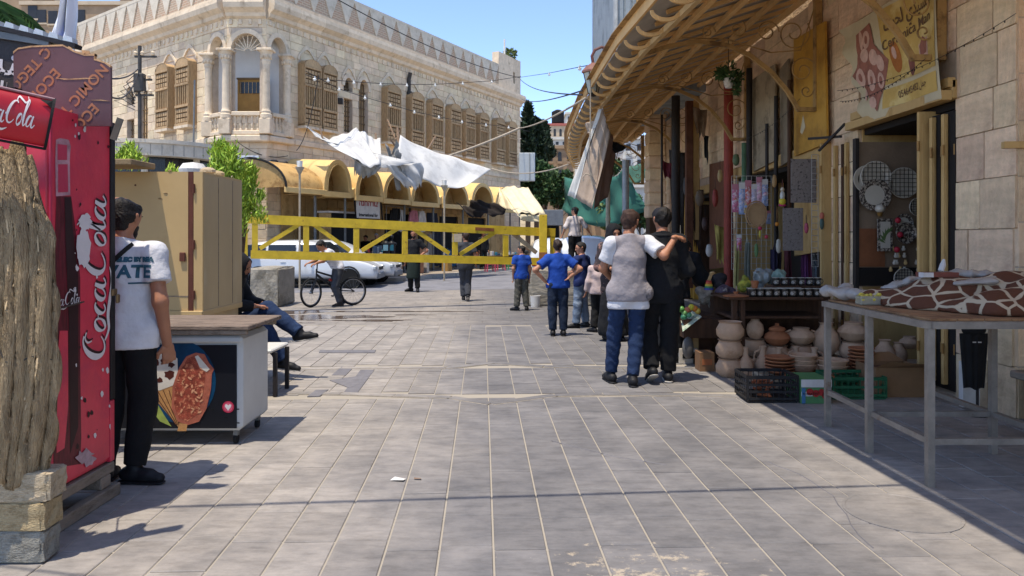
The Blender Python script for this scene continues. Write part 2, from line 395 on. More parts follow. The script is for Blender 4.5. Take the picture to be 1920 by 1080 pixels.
# ---- paving material: light limestone, worn dark in the middle lane
def pave_mat(name,joint=False,far=False):
    m=bpy.data.materials.new(name);m.use_nodes=True;N=NT(m);b=N.n['Principled BSDF']
    ge=N.add('ShaderNodeNewGeometry');sx=N.add('ShaderNodeSeparateXYZ');N.link(ge.outputs['Position'],sx.inputs[0])
    n1=N.add('ShaderNodeTexNoise');n1.inputs['Scale'].default_value=.7;n1.inputs['Detail'].default_value=6;N.link(ge.outputs['Position'],n1.inputs['Vector'])
    # lane of tyre wear and grime along the street: distance from x = 0.6
    a=N.add('ShaderNodeMath',operation='SUBTRACT',_1=.75);N.link(sx.outputs[0],a.inputs[0])
    a1=N.add('ShaderNodeMath',operation='ABSOLUTE');N.link(a.outputs[0],a1.inputs[0])
    a2=N.add('ShaderNodeMath',operation='MULTIPLY_ADD',_1=1.6,_2=-.8);N.link(n1.outputs[0],a2.inputs[0])
    a3=N.add('ShaderNodeMath',operation='ADD');N.link(a1.outputs[0],a3.inputs[0]);N.link(a2.outputs[0],a3.inputs[1])
    ln=N.add('ShaderNodeMapRange',interpolation_type='SMOOTHSTEP');ln.inputs['From Min'].default_value=.6;ln.inputs['From Max'].default_value=2.3;N.link(a3.outputs[0],ln.inputs[0])
    mp=N.add('ShaderNodeMapping');mp.inputs['Scale'].default_value=(5,15,1);N.link(ge.outputs['Position'],mp.inputs[0])
    n2=N.add('ShaderNodeTexNoise');n2.inputs['Scale'].default_value=1;n2.inputs['Detail'].default_value=8;n2.inputs['Roughness'].default_value=.72;N.link(mp.outputs[0],n2.inputs['Vector'])
    n3=N.add('ShaderNodeTexNoise');n3.inputs['Scale'].default_value=2.6;n3.inputs['Detail'].default_value=6;n3.inputs['Roughness'].default_value=.7;N.link(ge.outputs['Position'],n3.inputs['Vector'])
    if joint:
        base=N.add('ShaderNodeMixRGB');base.inputs[1].default_value=lin('8e877b');base.inputs[2].default_value=lin('9c9487');N.link(n3.outputs[0],base.inputs[0]);col=base.outputs[0]
    else:
        base=N.add('ShaderNodeMixRGB');base.inputs[1].default_value=lin('706f70');base.inputs[2].default_value=lin('918c86');N.link(ln.outputs[0],base.inputs[0])
        oi=N.add('ShaderNodeObjectInfo');ad=N.add('ShaderNodeMath',operation='ADD');N.link(oi.outputs['Random'],ad.inputs[0]);N.link(ge.outputs['Random Per Island'],ad.inputs[1])
        fr=N.add('ShaderNodeMath',operation='FRACT');N.link(ad.outputs[0],fr.inputs[0])
        mr=N.add('ShaderNodeMapRange');mr.inputs['To Min'].default_value=.9;mr.inputs['To Max'].default_value=1.1;N.link(fr.outputs[0],mr.inputs[0])
        hs=N.add('ShaderNodeHueSaturation');N.link(mr.outputs[0],hs.inputs['Value']);N.link(base.outputs[0],hs.inputs['Color'])
        # horizontal combed streaks and worn stains
        r2=N.add('ShaderNodeValToRGB');e=r2.color_ramp.elements;e[0].position=.30;e[0].color=(.60,.59,.58,1);e[1].position=.54;e[1].color=(1,1,1,1);e.new(.8).color=(1.16,1.12,1.08,1)
        N.link(n2.outputs[0],r2.inputs[0])
        m1=N.add('ShaderNodeMixRGB',blend_type='MULTIPLY');m1.inputs[0].default_value=.75;N.link(hs.outputs[0],m1.inputs[1]);N.link(r2.outputs[0],m1.inputs[2])
        r3=N.add('ShaderNodeValToRGB');e=r3.color_ramp.elements;e[0].position=.33;e[0].color=(.62,.62,.64,1);e[1].position=.62;e[1].color=(1.1,1.07,1.04,1)
        N.link(n3.outputs[0],r3.inputs[0])
        m2=N.add('ShaderNodeMixRGB',blend_type='MULTIPLY');m2.inputs[0].default_value=.8;N.link(m1.outputs[0],m2.inputs[1]);N.link(r3.outputs[0],m2.inputs[2]);col=m2.outputs[0]
        # chalky spills in the near middle
        n4=N.add('ShaderNodeTexNoise');n4.inputs['Scale'].default_value=9;n4.inputs['Detail'].default_value=9;n4.inputs['Roughness'].default_value=.75;N.link(ge.outputs['Position'],n4.inputs['Vector'])
        dist=N.add('ShaderNodeVectorMath',operation='DISTANCE');dist.inputs[1].default_value=(.62,3.15,0);N.link(ge.outputs['Position'],dist.inputs[0])
        q=N.add('ShaderNodeMapRange');q.inputs['From Min'].default_value=.15;q.inputs['From Max'].default_value=1.0;q.inputs['To Min'].default_value=.12;q.inputs['To Max'].default_value=-.12;N.link(dist.outputs['Value'],q.inputs[0])
        q2=N.add('ShaderNodeMath',operation='ADD');N.link(n4.outputs[0],q2.inputs[0]);N.link(q.outputs[0],q2.inputs[1])
        q3=N.add('ShaderNodeMapRange');q3.inputs['From Min'].default_value=.60;q3.inputs['From Max'].default_value=.68;q3.inputs['To Max'].default_value=.6;N.link(q2.outputs[0],q3.inputs[0])
        m3=N.add('ShaderNodeMixRGB');N.link(q3.outputs[0],m3.inputs[0]);N.link(col,m3.inputs[1]);m3.inputs[2].default_value=lin('b9aa92');col=m3.outputs[0]
        if far:
            mb=N.add('ShaderNodeMapping');mb.inputs['Rotation'].default_value=(0,0,math.radians(-2.3));N.link(ge.outputs['Position'],mb.inputs[0])
            br=N.add('ShaderNodeTexBrick');br.inputs['Scale'].default_value=1;br.inputs['Brick Width'].default_value=.52;br.inputs['Row Height'].default_value=.4
            br.inputs['Mortar Size'].default_value=.012;br.inputs['Color1'].default_value=(.92,.92,.93,1);br.inputs['Color2'].default_value=(1.08,1.07,1.05,1);br.inputs['Mortar'].default_value=(.78,.76,.73,1)
            N.link(mb.outputs[0],br.inputs['Vector'])
            m4=N.add('ShaderNodeMixRGB',blend_type='MULTIPLY');m4.inputs[0].default_value=.8;N.link(col,m4.inputs[1]);N.link(br.outputs[0],m4.inputs[2]);col=m4.outputs[0]
    N.link(col,b.inputs['Base Color']);b.inputs['Roughness'].default_value=.72;b.inputs['Specular IOR Level'].default_value=.25
    bp=N.add('ShaderNodeBump');bp.inputs['Strength'].default_value=.55;bp.inputs['Distance'].default_value=.006;N.link(n2.outputs[0],bp.inputs['Height']);N.link(bp.outputs[0],b.inputs['Normal'])
    return m
M_PAVE,M_JOINT,M_FAR=pave_mat('paving_limestone'),pave_mat('paving_joint',joint=True),pave_mat('paving_far',far=True)
M_INLAY=mat('dark_inlay_stone','69676a',.75,.12,9,.3,60,rnd=.08)
M_LIGHTLINE=mat('pale_joint_line','948c80',.9,.12,20,.3,60)
struct(MB().box(-400,400,-60,900,-.6,-.02).build('ground',mat('dusty_ground','a0907a',.95,.15,2,.2,20)))
pav=MB().box(-9,9,-3,12.9,-.4,-.006).build('pavement',M_JOINT);struct(pav)
TH=math.radians(2.27);ta=Vector((-math.sin(TH),math.cos(TH),0));tb=Vector((math.cos(TH),math.sin(TH),0));TO=Vector((-.078,3.29,0))
tiles=[]
rt=random.Random(11)
for k in range(-34,36):
    off=rt.choice([0,.13,.2,.27])+rt.uniform(-.03,.03)
    y=-6+off
    while y<10.2:
        ln_=.4 if rt.random()<.85 else .3
        y0,y1=y,y+ln_;y=y1
        # keep the two border bands clear (rows 3.68-3.86 and 5.38-5.56 along the street)
        for (b0,b1) in ((3.70,3.88),(5.30,5.48)):
            if y0<b1 and y1>b0:
                if y0<b0-.06:y1=b0
                elif y1>b1+.06:y0=b1
                else:y0=None;break
        if y0 is None or y1-y0<.05:continue
        c=TO+ta*((y0+y1)/2)+tb*((k+.5)*.26)
        if c.y<.5 or c.y>12.8 or abs(c.x)>8:continue
        vis=abs(c.x)/max(c.y,.1)<.74 and c.y>3.0
        tiles.append(((0 if vis else 100)+c.y,k,y0,y1))
tiles.sort()
def tile_pts(k,y0,y1,g=.005):
    return [TO+ta*(y0+g*.7)+tb*(k*.26+g),TO+ta*(y0+g*.7)+tb*((k+1)*.26-g),TO+ta*(y1-g*.7)+tb*((k+1)*.26-g),TO+ta*(y1-g*.7)+tb*(k*.26+g)]
base=MB().box(-.125,.125,-.196,.196,-.03,0,.004).mesh('paving_stone',M_PAVE)
for n_,(_,k,y0,y1) in enumerate(tiles[:300]):
    c=TO+ta*((y0+y1)/2)+tb*((k+.5)*.26)
    inst(base,'paving_stone',pav,(c.x,c.y,rt.uniform(-.0012,.0012)),(rt.uniform(-.002,.002),rt.uniform(-.002,.002),TH),(1,(y1-y0-.01)/.39,1))
b=MB()
for (_,k,y0,y1) in tiles[300:]:
    q=tile_pts(k,y0,y1);dz=rt.uniform(-.0012,.0012)
    b.add([(p.x,p.y,-.03) for p in q]+[(p.x,p.y,dz) for p in q],[(4,5,6,7),(0,1,5,4),(1,2,6,5),(2,3,7,6),(3,0,4,7)])
o=b.build('paving_stones',M_PAVE,pav);o['kind']='stuff'
# border bands with a pointed bump in the middle: narrow stones between pale joint lines
def gp(u,v,z=.0):d=DZ(v,z);return Vector((XU(u,d),d,z))
def band(pts,wd):
    for i in range(len(pts)-1):
        p,q=pts[i],pts[i+1];L=(q-p).length;n=max(1,int(L/.45));d=(q-p)/L;s=Vector((-d.y,d.x,0))
        line=MB().bar(p+Vector((0,0,-.006)),q+Vector((0,0,-.006)),wd+.03,.016).build('joint_line',M_LIGHTLINE,pav)
        for j in range(n):
            a,c=p+d*(L*j/n+.006),p+d*(L*(j+1)/n-.006)
            MB().bar(a+Vector((0,0,-.004)),c+Vector((0,0,-.004)),wd,.018+rt.uniform(0,.001)).build('border_stone',M_PAVE,pav)
near=[gp(520,736),gp(640,738),gp(845,745),gp(920,757),gp(1040,741),gp(1130,739),gp(1280,740),gp(1440,744)]
far=[gp(560,692),gp(640,690),gp(835,690),gp(925,680),gp(1020,687),gp(1140,689),gp(1300,690)]
band(near,.10);band(far,.12)
for ip_,poly in enumerate(([(640,688),(664,688),(648,704),(622,704)],[(676,694),(702,694),(668,740),(642,740)],[(592,732),(616,731),(600,743),(576,744)],
             [(618,714),(684,704),(672,722),(655,728)],[(600,657),(705,657),(702,662),(598,662)])):
    q=[gp(*p) for p in poly];MB().prism([(p.x,p.y) for p in q],-.01,.0045+.0006*ip_,'xy').build('inlay_stone',M_INLAY,pav)
# far paving sheet, road, kerb, walkway in front of the shops
struct(MB().box(-30,12,12.9,22.6,-.4,-.002).build('plaza_pavement',M_FAR))
M_ROAD=mat('road_asphalt','75757a',.85,.1,3,.3,90,col2='66666b',s2=1.2)
rd=MB();rd.prism([(-40,19.2),(-9,19.9),(.9,22.4),(6,24.5),(12,29),(20,44),(30,62),(10,62),(3.6,44),(-3.9,26.2),(-9,25.4),(-40,24.8)],-.3,.002,'xy')
struct(rd.build('road',M_ROAD))
M_KERB=mat('kerb_stone','a39c92',.85,.12,8,.3,50,rnd=.08)
M_WALK=mat('walkway_paving','95897a',.85,.12,5,.3,40)
wk=MB();wk.prism([(-40,24.7),(-9,25.3),(-4.0,26.3),(3.0,44),(3,62),(-60,62)],-.3,.12,'xy');struct(wk.build('sidewalk',M_WALK))
kp=[Vector((-30,24.6,0)),Vector((-9,25.2,0)),Vector((-3.85,26.15,0)),Vector((3.25,44,0))]
kb=bpy.data.objects.new('kerb',None);link(kb);struct(kb)
for i in range(3):
    p,q=kp[i],kp[i+1];L=(q-p).length;n=int(L/1.0);d=(q-p)/L
    for j in range(n):
        a,c=p+d*(L*j/n+.01),p+d*(L*(j+1)/n-.01);m_=(a+c)/2
        if m_.x<-12:continue
        MB().bar(a+Vector((0,0,.06)),c+Vector((0,0,.06)),.2,.14).build('kerb_stone',M_KERB,kb)
# wet patch: thin irregular films of water
M_WET=mat('wet_stone','5b4e44',.12,.2,3,.15,12,spec=.5)
def puddle(cx,cy,rx,ry,seed):
    r=random.Random(seed);pts=[]
    for i in range(40):
        a=2*math.pi*i/40;k=1+.28*math.sin(3*a+seed)+.18*math.sin(7*a+2*seed)+r.uniform(-.12,.12);pts.append((cx+rx*k*math.cos(a),cy+ry*k*math.sin(a)))
    return pts
wp=MB()
for a in ((-3.6,14.2,1.0,.42,1),(-2.4,15.3,1.3,.09,2),(-2.7,13.6,.75,.13,5),(-4.5,15.2,.8,.3,6),(-4.3,13.2,.6,.13,7),(-2.0,14.6,.35,.05,8)):
    wp.prism(puddle(*a),-.001,.0025,'xy')
o=wp.build('puddle_water',M_WET);struct(o)
for pts in ([(1440,866),(1500,890),(1560,930),(1600,985),(1655,1052)],[(1030,826),(1150,856),(1300,880)]):
    q=MB();pp_=[gp(*a)+Vector((0,0,.0005)) for a in pts];q.tube([p.lerp(c,k/3)+Vector((rt.uniform(-.012,.012),0,0)) for p,c in zip(pp_,pp_[1:]) for k in range(3)],.0035,5);q.build('crack',M_INLAY,pav)
# iron cover set in the paving, litter
M_COVER=M_PAVE
c_=gp(1690,960);cv=MB().lathe([(.30,-.01),(.30,.004),(.285,.005),(.28,.002),(.0,.002)],32,(c_.x,c_.y,0)).build('manhole_cover',M_COVER)
tag(cv,'round worn manhole cover flush in the shaded paving before the metal table','manhole cover')
M_PAPER=mat('white_paper','c9c7c2',.9)
p_=gp(745,902);tag(MB().add([(p_.x-.045,p_.y,.006),(p_.x+.04,p_.y-.02,.012),(p_.x+.05,p_.y+.025,.006),(p_.x-.02,p_.y+.03,.018)],[(0,1,2,3)]).build('paper_scrap',M_PAPER),'white scrap of paper lying on the bare paving in the middle of the street','litter')
p_=gp(782,900);tag(MB().add([(p_.x-.02,p_.y,.006),(p_.x+.025,p_.y-.01,.01),(p_.x+.025,p_.y+.015,.006),(p_.x-.02,p_.y+.015,.012)],[(0,1,2,3)]).build('leaf_scrap',mat('brown_leaf','7a6555')),'small brown dry leaf beside the white paper scrap on the paving','litter')
# ------------------------------------------------------------------ foliage
def leaf_mat(name,a,b):
    return mat(name,a,.6,.35,1.5,0,rnd=.35,hue=.02,col2=b,s2=1.2,mix2=(.42,.6),spec=.2)
def crown(name,m,parent,fn,n,size,rng,narrow=.45):
    b=MB()
    for _ in range(n):
        c,d=fn(rng);d=Vector(d).normalized() if Vector(d).length>0 else Vector((0,0,1))
        s=size*rng.uniform(.6,1.4);t=Vector((rng.uniform(-1,1),rng.uniform(-1,1),rng.uniform(-1,1)))
        x=(d+t*.7).normalized();y=x.cross(t).normalized()*narrow
        c=Vector(c);b.add([c-x*s*.5,c+y*s*.5,c+x*s*.5,c-y*s*.5],[(0,1,2,3)])
    return b.build(name,m,parent)
def blob_fn(blobs):
    def fn(r):
        c,rad=r.choice(blobs);d=Vector((r.gauss(0,1),r.gauss(0,1),r.gauss(0,1))).normalized();k=r.uniform(.35,1)**.6
        p=Vector((c[0]+d.x*rad[0]*k,c[1]+d.y*rad[1]*k,c[2]+d.z*rad[2]*k));return p,d
    return fn
M_TRUNK=mat('bark','5a4a3b',.95,.2,10,.6,30)
M_CYP=leaf_mat('cypress_green','25331f','182414');M_TREE=leaf_mat('tree_green','4a6238','2c3f22');M_LIME=leaf_mat('lime_green','b2c84e','73902f');M_OLIVE=leaf_mat('olive_green','6c7b45','45552e')
def tree(label,loc,h,trunk_h,blobs,m,n,size,cat='tree',r0=.15,name='tree'):
    t=thing(name,label,cat,loc);rr=random.Random(int(loc[0]*100+loc[1]))
    b=MB();b.tube([(0,0,0),(.05,0,trunk_h*.5),(0,.05,trunk_h),(.02,0,h*.75)],[r0,r0*.8,r0*.6,r0*.2],8)
    for i in range(5):
        a=i*1.3;b.tube([(0,.03,trunk_h*(.8+.05*i)),(math.cos(a)*h*.1,math.sin(a)*h*.1,trunk_h+h*.08*i),(math.cos(a)*h*.17,math.sin(a)*h*.17,trunk_h+h*.1+h*.08*i)],[r0*.5,r0*.3,r0*.1],6)
    b.build('trunk',M_TRUNK,t,True)
    crown('crown',m,t,blob_fn(blobs),n,size,rr);return t
# ------------------------------------------------------------------ the old stone building
M_STONE=mat('limestone','d4bf9f',.9,.1,3,.5,14,rnd=.13,hue=.008,col2='b8a48e',s2=1.6,mix2=(.52,.72),bdist=.02)
M_MORTAR=mat('mortar','b5a592',.95,.1,6,.3,30)
M_TRIM=mat('carved_limestone','cebca2',.85,.09,4,.4,20,rnd=.08,col2='94816a',s2=2.2,mix2=(.55,.75))
M_PLASTER=mat('pale_plaster','c4baa8',.9,.08,4,.2,20,rnd=.06,col2='a0937e',s2=3,mix2=(.5,.8))
M_WHITEP=mat('white_panel','c9c6c0',.7,.03,3,.05,20)
M_WOOD=mat('lattice_wood','a98c66',.75,.2,8,.4,30,rnd=.18,stretch=(3,3,.6))
M_WOODDK=mat('lattice_wood_dark','66533c',.8,.2,8,.3,30)
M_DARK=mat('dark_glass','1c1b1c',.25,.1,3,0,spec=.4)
M_YDOOR=mat('ochre_door','8f6a34',.7,.1,4,.1,20)
def brick_mat():
    m=mat('parapet_brick','97785f',.9,.15,6,.3,20);N=NT(m);b=N.n['Principled BSDF']
    tc=N.add('ShaderNodeTexCoord');sp=N.add('ShaderNodeSeparateXYZ');N.link(tc.outputs['Object'],sp.inputs[0]);cb=N.add('ShaderNodeCombineXYZ');N.link(sp.outputs[0],cb.inputs[0]);N.link(sp.outputs[2],cb.inputs[1])
    br=N.add('ShaderNodeTexBrick');br.inputs['Scale'].default_value=1;br.inputs['Brick Width'].default_value=.24;br.inputs['Row Height'].default_value=.09;br.inputs['Mortar Size'].default_value=.014
    br.inputs['Color1'].default_value=lin('ab8a72');br.inputs['Color2'].default_value=lin('a08e7a');br.inputs['Mortar'].default_value=lin('b8aa94');N.link(cb.outputs[0],br.inputs['Vector'])
    for l in list(b.inputs['Base Color'].links):N.t.links.remove(l)
    N.link(br.outputs[0],b.inputs['Base Color']);return m
M_BRICK=brick_mat()
DR=Vector((.46,.888,0)).normalized();NRo=Vector((DR.y,-DR.x,0));PR=Vector((-8.62,26,0))
DL=Vector((-.79,.613,0)).normalized();NLo=Vector((DL.y*-1,DL.x,0));PL=Vector((-10.03,26,0))
LL,LR=14.0,19.8
PL0=PL+DL*LL
def fm(o,d,z=0):
    "wall frame: local x along wall (inward = +y), origin o"
    y=Vector((0,0,1)).cross(d);M=Matrix((d,y,Vector((0,0,1)))).transposed().to_4x4();M.translation=Vector((o[0],o[1],z));return M
FR,FC,FL=fm(PR,DR),fm(PL,Vector((1,0,0))),fm(PL0,-DL)
def tR(u,out=0.0):
    r=(u-960)/F;o=PR+NRo*out;return (r*o.y-o.x)/(DR.x-r*DR.y)
def zR(u,v,out=0.0):
    t=tR(u,out);d=(PR+NRo*out+DR*t).y;return EYE-(v-448)/F*d
def tLx(u,out=0.0):
    r=(u-960)/F;o=PL0+NLo*out;D=-DL;return (r*o.y-o.x)/(D.x-r*D.y)
B=thing('stone_building','two storey pale stone building with corner balcony, wooden lattice windows and triangle patterned parapet','building')
ZC=9.25
arcs=[]
holesR=[(0.14,.92,5.85,8.7)];holesL=[(LL-1.04,LL-.14,5.85,8.7)];holesC=[(.16,1.25,5.85,8.72)]
arcs+=[(FR,.14,.92,8.12,8.7),(FL,LL-1.04,LL-.14,8.12,8.7),(FC,.16,1.25,8.12,8.72)]
ow=[]
for a,c in ((630,725),(735,815),(1092,1178),(1232,1305),(1340,1418),(1443,1523),(1525,1605),(1607,1680),(1705,1765),(1772,1835)):
    ua,uc=a/3+360,c/3+360;t0,t1=tR(ua,.3),tR(uc,.3);t0=max(t0,1.15);ow.append(((t0+t1)/2,min(1.0,max(.8,t1-t0))))
for i in range(1,len(ow)):
    if ow[i][0]-ow[i-1][0]<(ow[i][1]+ow[i-1][1])/2+.05:ow[i]=(ow[i-1][0]+(ow[i][1]+ow[i-1][1])/2+.06,ow[i][1])
for (c,wd) in ow:holesR.append((c-wd/2+.05,c+wd/2-.05,5.75,8.05))
ta0,ta1=tR(645),tR(661);tb0,tb1=tR(673),tR(690)
holesR+=[(ta0,ta1,7.45,8.0),(ta0,ta1,5.8,7.15),(tb0,tb1,5.8,8.1)]
arcs+=[(FR,ta0,ta1,7.65,8.0),(FR,tb0,tb1,7.65,8.1)]
owl=[]
for a,c in ((780,865),(880,970)):
    x0,x1=tLx(a/2.7,.3),tLx(c/2.7,.3);owl.append(((x0+x1)/2,.95))
for (c,wd) in owl:holesL.append((c-wd/2+.05,c+wd/2-.05,5.75,8.05))
la0,la1=tLx(238),tLx(252);lb0,lb1=tLx(260),tLx(277)
holesL+=[(la0,la1,7.0,7.75),(la0,la1,4.6,6.4),(lb0,lb1,4.6,7.9)];arcs+=[(FL,la0,la1,7.3,7.75),(FL,lb0,lb1,7.4,7.9)]
cand=[]
rs=random.Random(5)
for (M,L,holes,z0,nm) in ((FR,LR,holesR,0,'r'),(FC,1.41,holesC,0,'c'),(FL,LL,holesL,0,'l')):
    b=MB()
    for (a,c,z,zz) in rects(0,L,z0,ZC,holes):b.box(a,c,.015,.34,z,zz)
    b.box(0,L,.0,.34,ZC,11.2) if nm=='c' else b.box(0,L,.02,.34,ZC+.3,9.9)
    b.build('wall',M_MORTAR,B,M=M)
    if nm!='c':
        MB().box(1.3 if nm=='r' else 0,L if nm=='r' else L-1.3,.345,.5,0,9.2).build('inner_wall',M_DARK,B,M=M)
    hs_=[h for h in holes]
    for rc in courses(0,L,0,ZC,hs_,.31,(.4,.75),rs):cand.append((M,rc))
def px_area(M,rc):
    p=M@Vector(((rc[0]+rc[1])/2,0,(rc[2]+rc[3])/2))
    if p.y<1:return 0
    u,v=960+F*p.x/p.y,448-F*(p.z-EYE)/p.y
    if not (-20<u<1000 and -10<v<500):return 0
    if v>330 and u>545:return .01
    return (rc[1]-rc[0])*(rc[3]-rc[2])/p.y**2
def clad(parent,cand,mt,nmax,depth=.05,name='stone',bev=.03,areaf=px_area):
    cand.sort(key=lambda c:-areaf(*c));um=box_mesh(name,mt,bev)
    rr=random.Random(9)
    for (M,(a,c,z,zz)) in cand[:nmax]:
        o=bpy.data.objects.new(name,um);link(o,parent)
        pr=rr.uniform(0,.012);o.matrix_local=M@Matrix.Translation((a,-pr,z))@Matrix.Diagonal((c-a,depth+pr,zz-z,1))
    groups={}
    for (M,rc) in cand[nmax:]:groups.setdefault(id(M),(M,[]))[1].append(rc)
    for M,rcs in groups.values():
        b=MB()
        for (a,c,z,zz) in rcs:b.box(a,c,-rr.uniform(0,.012),depth,z,zz,.008)
        o=b.build(name+'_courses',mt,parent,M=M);o['kind']='stuff'
clad(B,cand,M_STONE,300)
def arch_fill(b,x0,x1,zs,zt,y0,y1,n=10):
    "fills the corners above a round arch inside a rectangular opening"
    cx,r,h=(x0+x1)/2,(x1-x0)/2,zt-zs
    for s in (-1,1):
        pts=[(cx+s*r,zt)]+[(cx+s*r*math.cos(math.pi/2*i/n),zs+h*.995*math.sin(math.pi/2*i/n)) for i in range(n+1)]
        pts=[(cx+s*r,zt+.001)]+pts[1:]+[(cx,zt+.001)]
        b.prism(pts,y0,y1,'xz')
def arch_ring(b,x0,x1,zs,zt,wd,y0,y1,n=16,point=0):
    cx,r,h=(x0+x1)/2,(x1-x0)/2,zt-zs;inn,out=[],[]
    for i in range(n+1):
        a=math.pi*i/n;pk=point*math.sin(a)**6
        inn.append((cx+r*math.cos(a),zs+h*math.sin(a)+pk));out.append((cx+(r+wd)*math.cos(a),zs+(h+wd)*math.sin(a)+pk*1.6))
    for i in range(n):
        b.prism([inn[i],out[i],out[i+1],inn[i+1]],y0,y1,'xz')
for (M,x0,x1,zs,zt) in arcs:
    b=MB();arch_fill(b,x0,x1,zs,zt,-.004,.3);b.build('spandrel',M_TRIM,B,M=M)
    for i in range(1):
        b=MB();arch_ring(b,x0,x1,zs,zt,.16,-.05,.04);b.build('arch_moulding',M_TRIM,B,M=M)
for (M,x0,x1,z0,z1,hz) in [(FR,ta0,ta1,7.45,8.0,0),(FR,ta0,ta1,5.8,7.15,1),(FR,tb0,tb1,5.8,8.1,1),(FL,la0,la1,7.0,7.75,0),(FL,la0,la1,4.6,6.4,1),(FL,lb0,lb1,4.6,7.9,1)]:
    wn=MB().box(x0,x1,.2,.24,z0,z1).build('window',M_WOOD if hz else M_DARK,B,M=M)
    b=MB()
    for i in range(4):x=x0+(x1-x0)*(i+.5)/4;b.box(x-.02,x+.02,.17,.198,z0,z1)
    for i in range(7 if hz else 2):z=z0+(z1-z0)*(i+.5)/(7 if hz else 2);b.box(x0,x1,.16,.169,z-.02,z+.02)
    b.build('lattice',M_WOODDK,wn)
# oriel lattice windows: one built, copied
def make_oriel(M,cx,wd,src=None):
    Mo=M@Matrix.Translation((cx,0,0))@Matrix.Diagonal((wd,1,1,1))
    if src:
        o=src.copy();link(o,B);o.matrix_local=Mo
        for c in list(src.children):d=c.copy();link(d,o)
        return o
    b=MB();D_=.34
    for x in (-.5,.5-.06):b.box(x,x+.06,-D_,.05,5.7,8.0)
    for z in (5.68,6.35,7.15,7.82):b.box(-.5,.5,-D_-.02,.05,z,z+.09)
    o=b.build('window',M_WOOD,B,M=Mo)
    for s in range(3):
        MB().box(-.43,.43,-D_+.06,-D_+.08,(5.77,6.44,7.24)[s],(6.35,7.15,7.82)[s]).build('pane',M_WOODDK if s!=1 else mat('shutter_slats','85714f',.8),o)
    for i in range(6):
        x=-.36+.144*i;MB().box(x-.018,x+.018,-D_,-D_+.055,6.44,7.15).build('bar',M_WOOD,o)
    for zb in (5.80,7.27):
        for i in range(5):
            for j in range(3):x=-.42+.172*i;z=zb+.18*j;MB().box(x,x+.13,-D_+.01,-D_+.055,z,z+.13).build('lattice_panel',M_WOOD,o)
    b=MB();n=10
    for i in range(n):
        a0,a1=math.pi*i/n,math.pi*(i+1)/n
        b.add([(.5*math.cos(a0),-D_*1.03,7.9+.28*math.sin(a0)),(.5*math.cos(a1),-D_*1.03,7.9+.28*math.sin(a1)),(.5*math.cos(a1),.03,7.9+.28*math.sin(a1)),(.5*math.cos(a0),.03,7.9+.28*math.sin(a0))],[(0,1,2,3)])
    b.prism([(.5*math.cos(math.pi*i/n),7.9+.28*math.sin(math.pi*i/n)) for i in range(n+1)],-D_,-D_+.04,'xz');b.build('cap',M_WOOD,o)
    MB().box(-.52,.52,-D_-.04,0,5.58,5.675).build('sill',M_TRIM,o)
    for s in (-1,1):MB().box(s*.5-.002 if s<0 else .49,-.49 if s<0 else .502,-D_+.02,0,5.75,7.9).build('side_panel',M_WOOD,o)
    return o
O0=None
for (M,lst) in ((FR,ow),(FL,owl)):
    for (cx,wd) in lst:
        o=make_oriel(M,cx,wd,O0);O0=O0 or o
        b=MB();arch_ring(b,cx-wd/2+.02,cx+wd/2-.02,8.15,8.42,.07,-.06,.02,14,.16);b.build('hood_moulding',M_TRIM,B,M=M)
for (a,c,zs,zt) in ((ta0,ta1,7.9,8.2),(tb0,tb1,7.9,8.3)):
    b=MB();arch_ring(b,a-.12,c+.12,zs,zt,.06,-.06,.02,14,.16);b.build('hood_moulding',M_TRIM,B,M=FR)
# storey band, cornice with added teeth for its dark drip streaks, parapet
for (M,L,e0,e1) in ((FR,LR,0,0),(FC,1.41,-.06,-.06),(FL,LL,0,0)):
    b=MB();n=max(1,int(L/1.3))
    for i in range(n):
        x0,x1=L*i/n+.004,L*(i+1)/n-.004
        q=MB();q.prism([(.012,9.22),(-.12,9.30),(-.16,9.42),(-.34,9.55),(-.38,9.72),(-.36,9.86),(.05,9.9),(.05,9.22)],x0,x1,'yz');q.build('cornice_stone',M_TRIM,B,M=M)
        q=MB();q.box(x0,x1,-.07,.015,4.95,5.15,.02);q.build('band_stone',M_TRIM,B,M=M)
    for i in range(int(L/.34)):x=.1+.34*i;b.box(x,x+.11,-.05,.012,9.03,9.215,.012)
    o=b.build('drip_teeth',M_TRIM,B,M=M);o['kind']='stuff'  # teeth added in place of the dark drip streaks, not real carving
    if L<2:continue
    lim=LR-2.7 if M is FR else LL
    MB().box(0,lim,.03,.3,9.9,11.2).build('brick_parapet',M_BRICK,B,M=M)
    MB().box(0,lim,-.03,.34,9.885,10.12).build('parapet_base',M_TRIM,B,M=M)
    n=int(lim/.93)
    for i in range(n):
        x0=lim*i/n;x1=lim*(i+1)/n;q=MB();q.prism([(x0+.02,11.12),(x1-.02,11.12),((x0+x1)/2+.03,10.14),((x0+x1)/2-.03,10.14)],-.012,.035,'xz');q.build('plaster_triangle',M_PLASTER,B,M=M)
    MB().box(0,lim,-.02,.36,11.12,11.24).build('coping',M_PLASTER,B,M=M)
MB().box(-.06,1.47,-.1,.3,9.9,10.9,.02).build('corner_block',M_TRIM,B,M=FC)
MB().box(.3,1.1,-.16,-.101,10.05,10.5,.01).build('plaque',M_PLASTER,B,M=FC)
q=MB()
for (a,c,z,zz) in rects(LR-2.7,LR,9.9,11.95,[(LR-.95,LR-.7,10.5,11.15)]):q.box(a,c,-.02,.4,z,zz)
q.build('end_block',M_TRIM,B,M=FR);MB().box(LR-1.1,LR-.6,.3,.41,10.4,11.2).build('slot_back',M_DARK,B,M=FR)
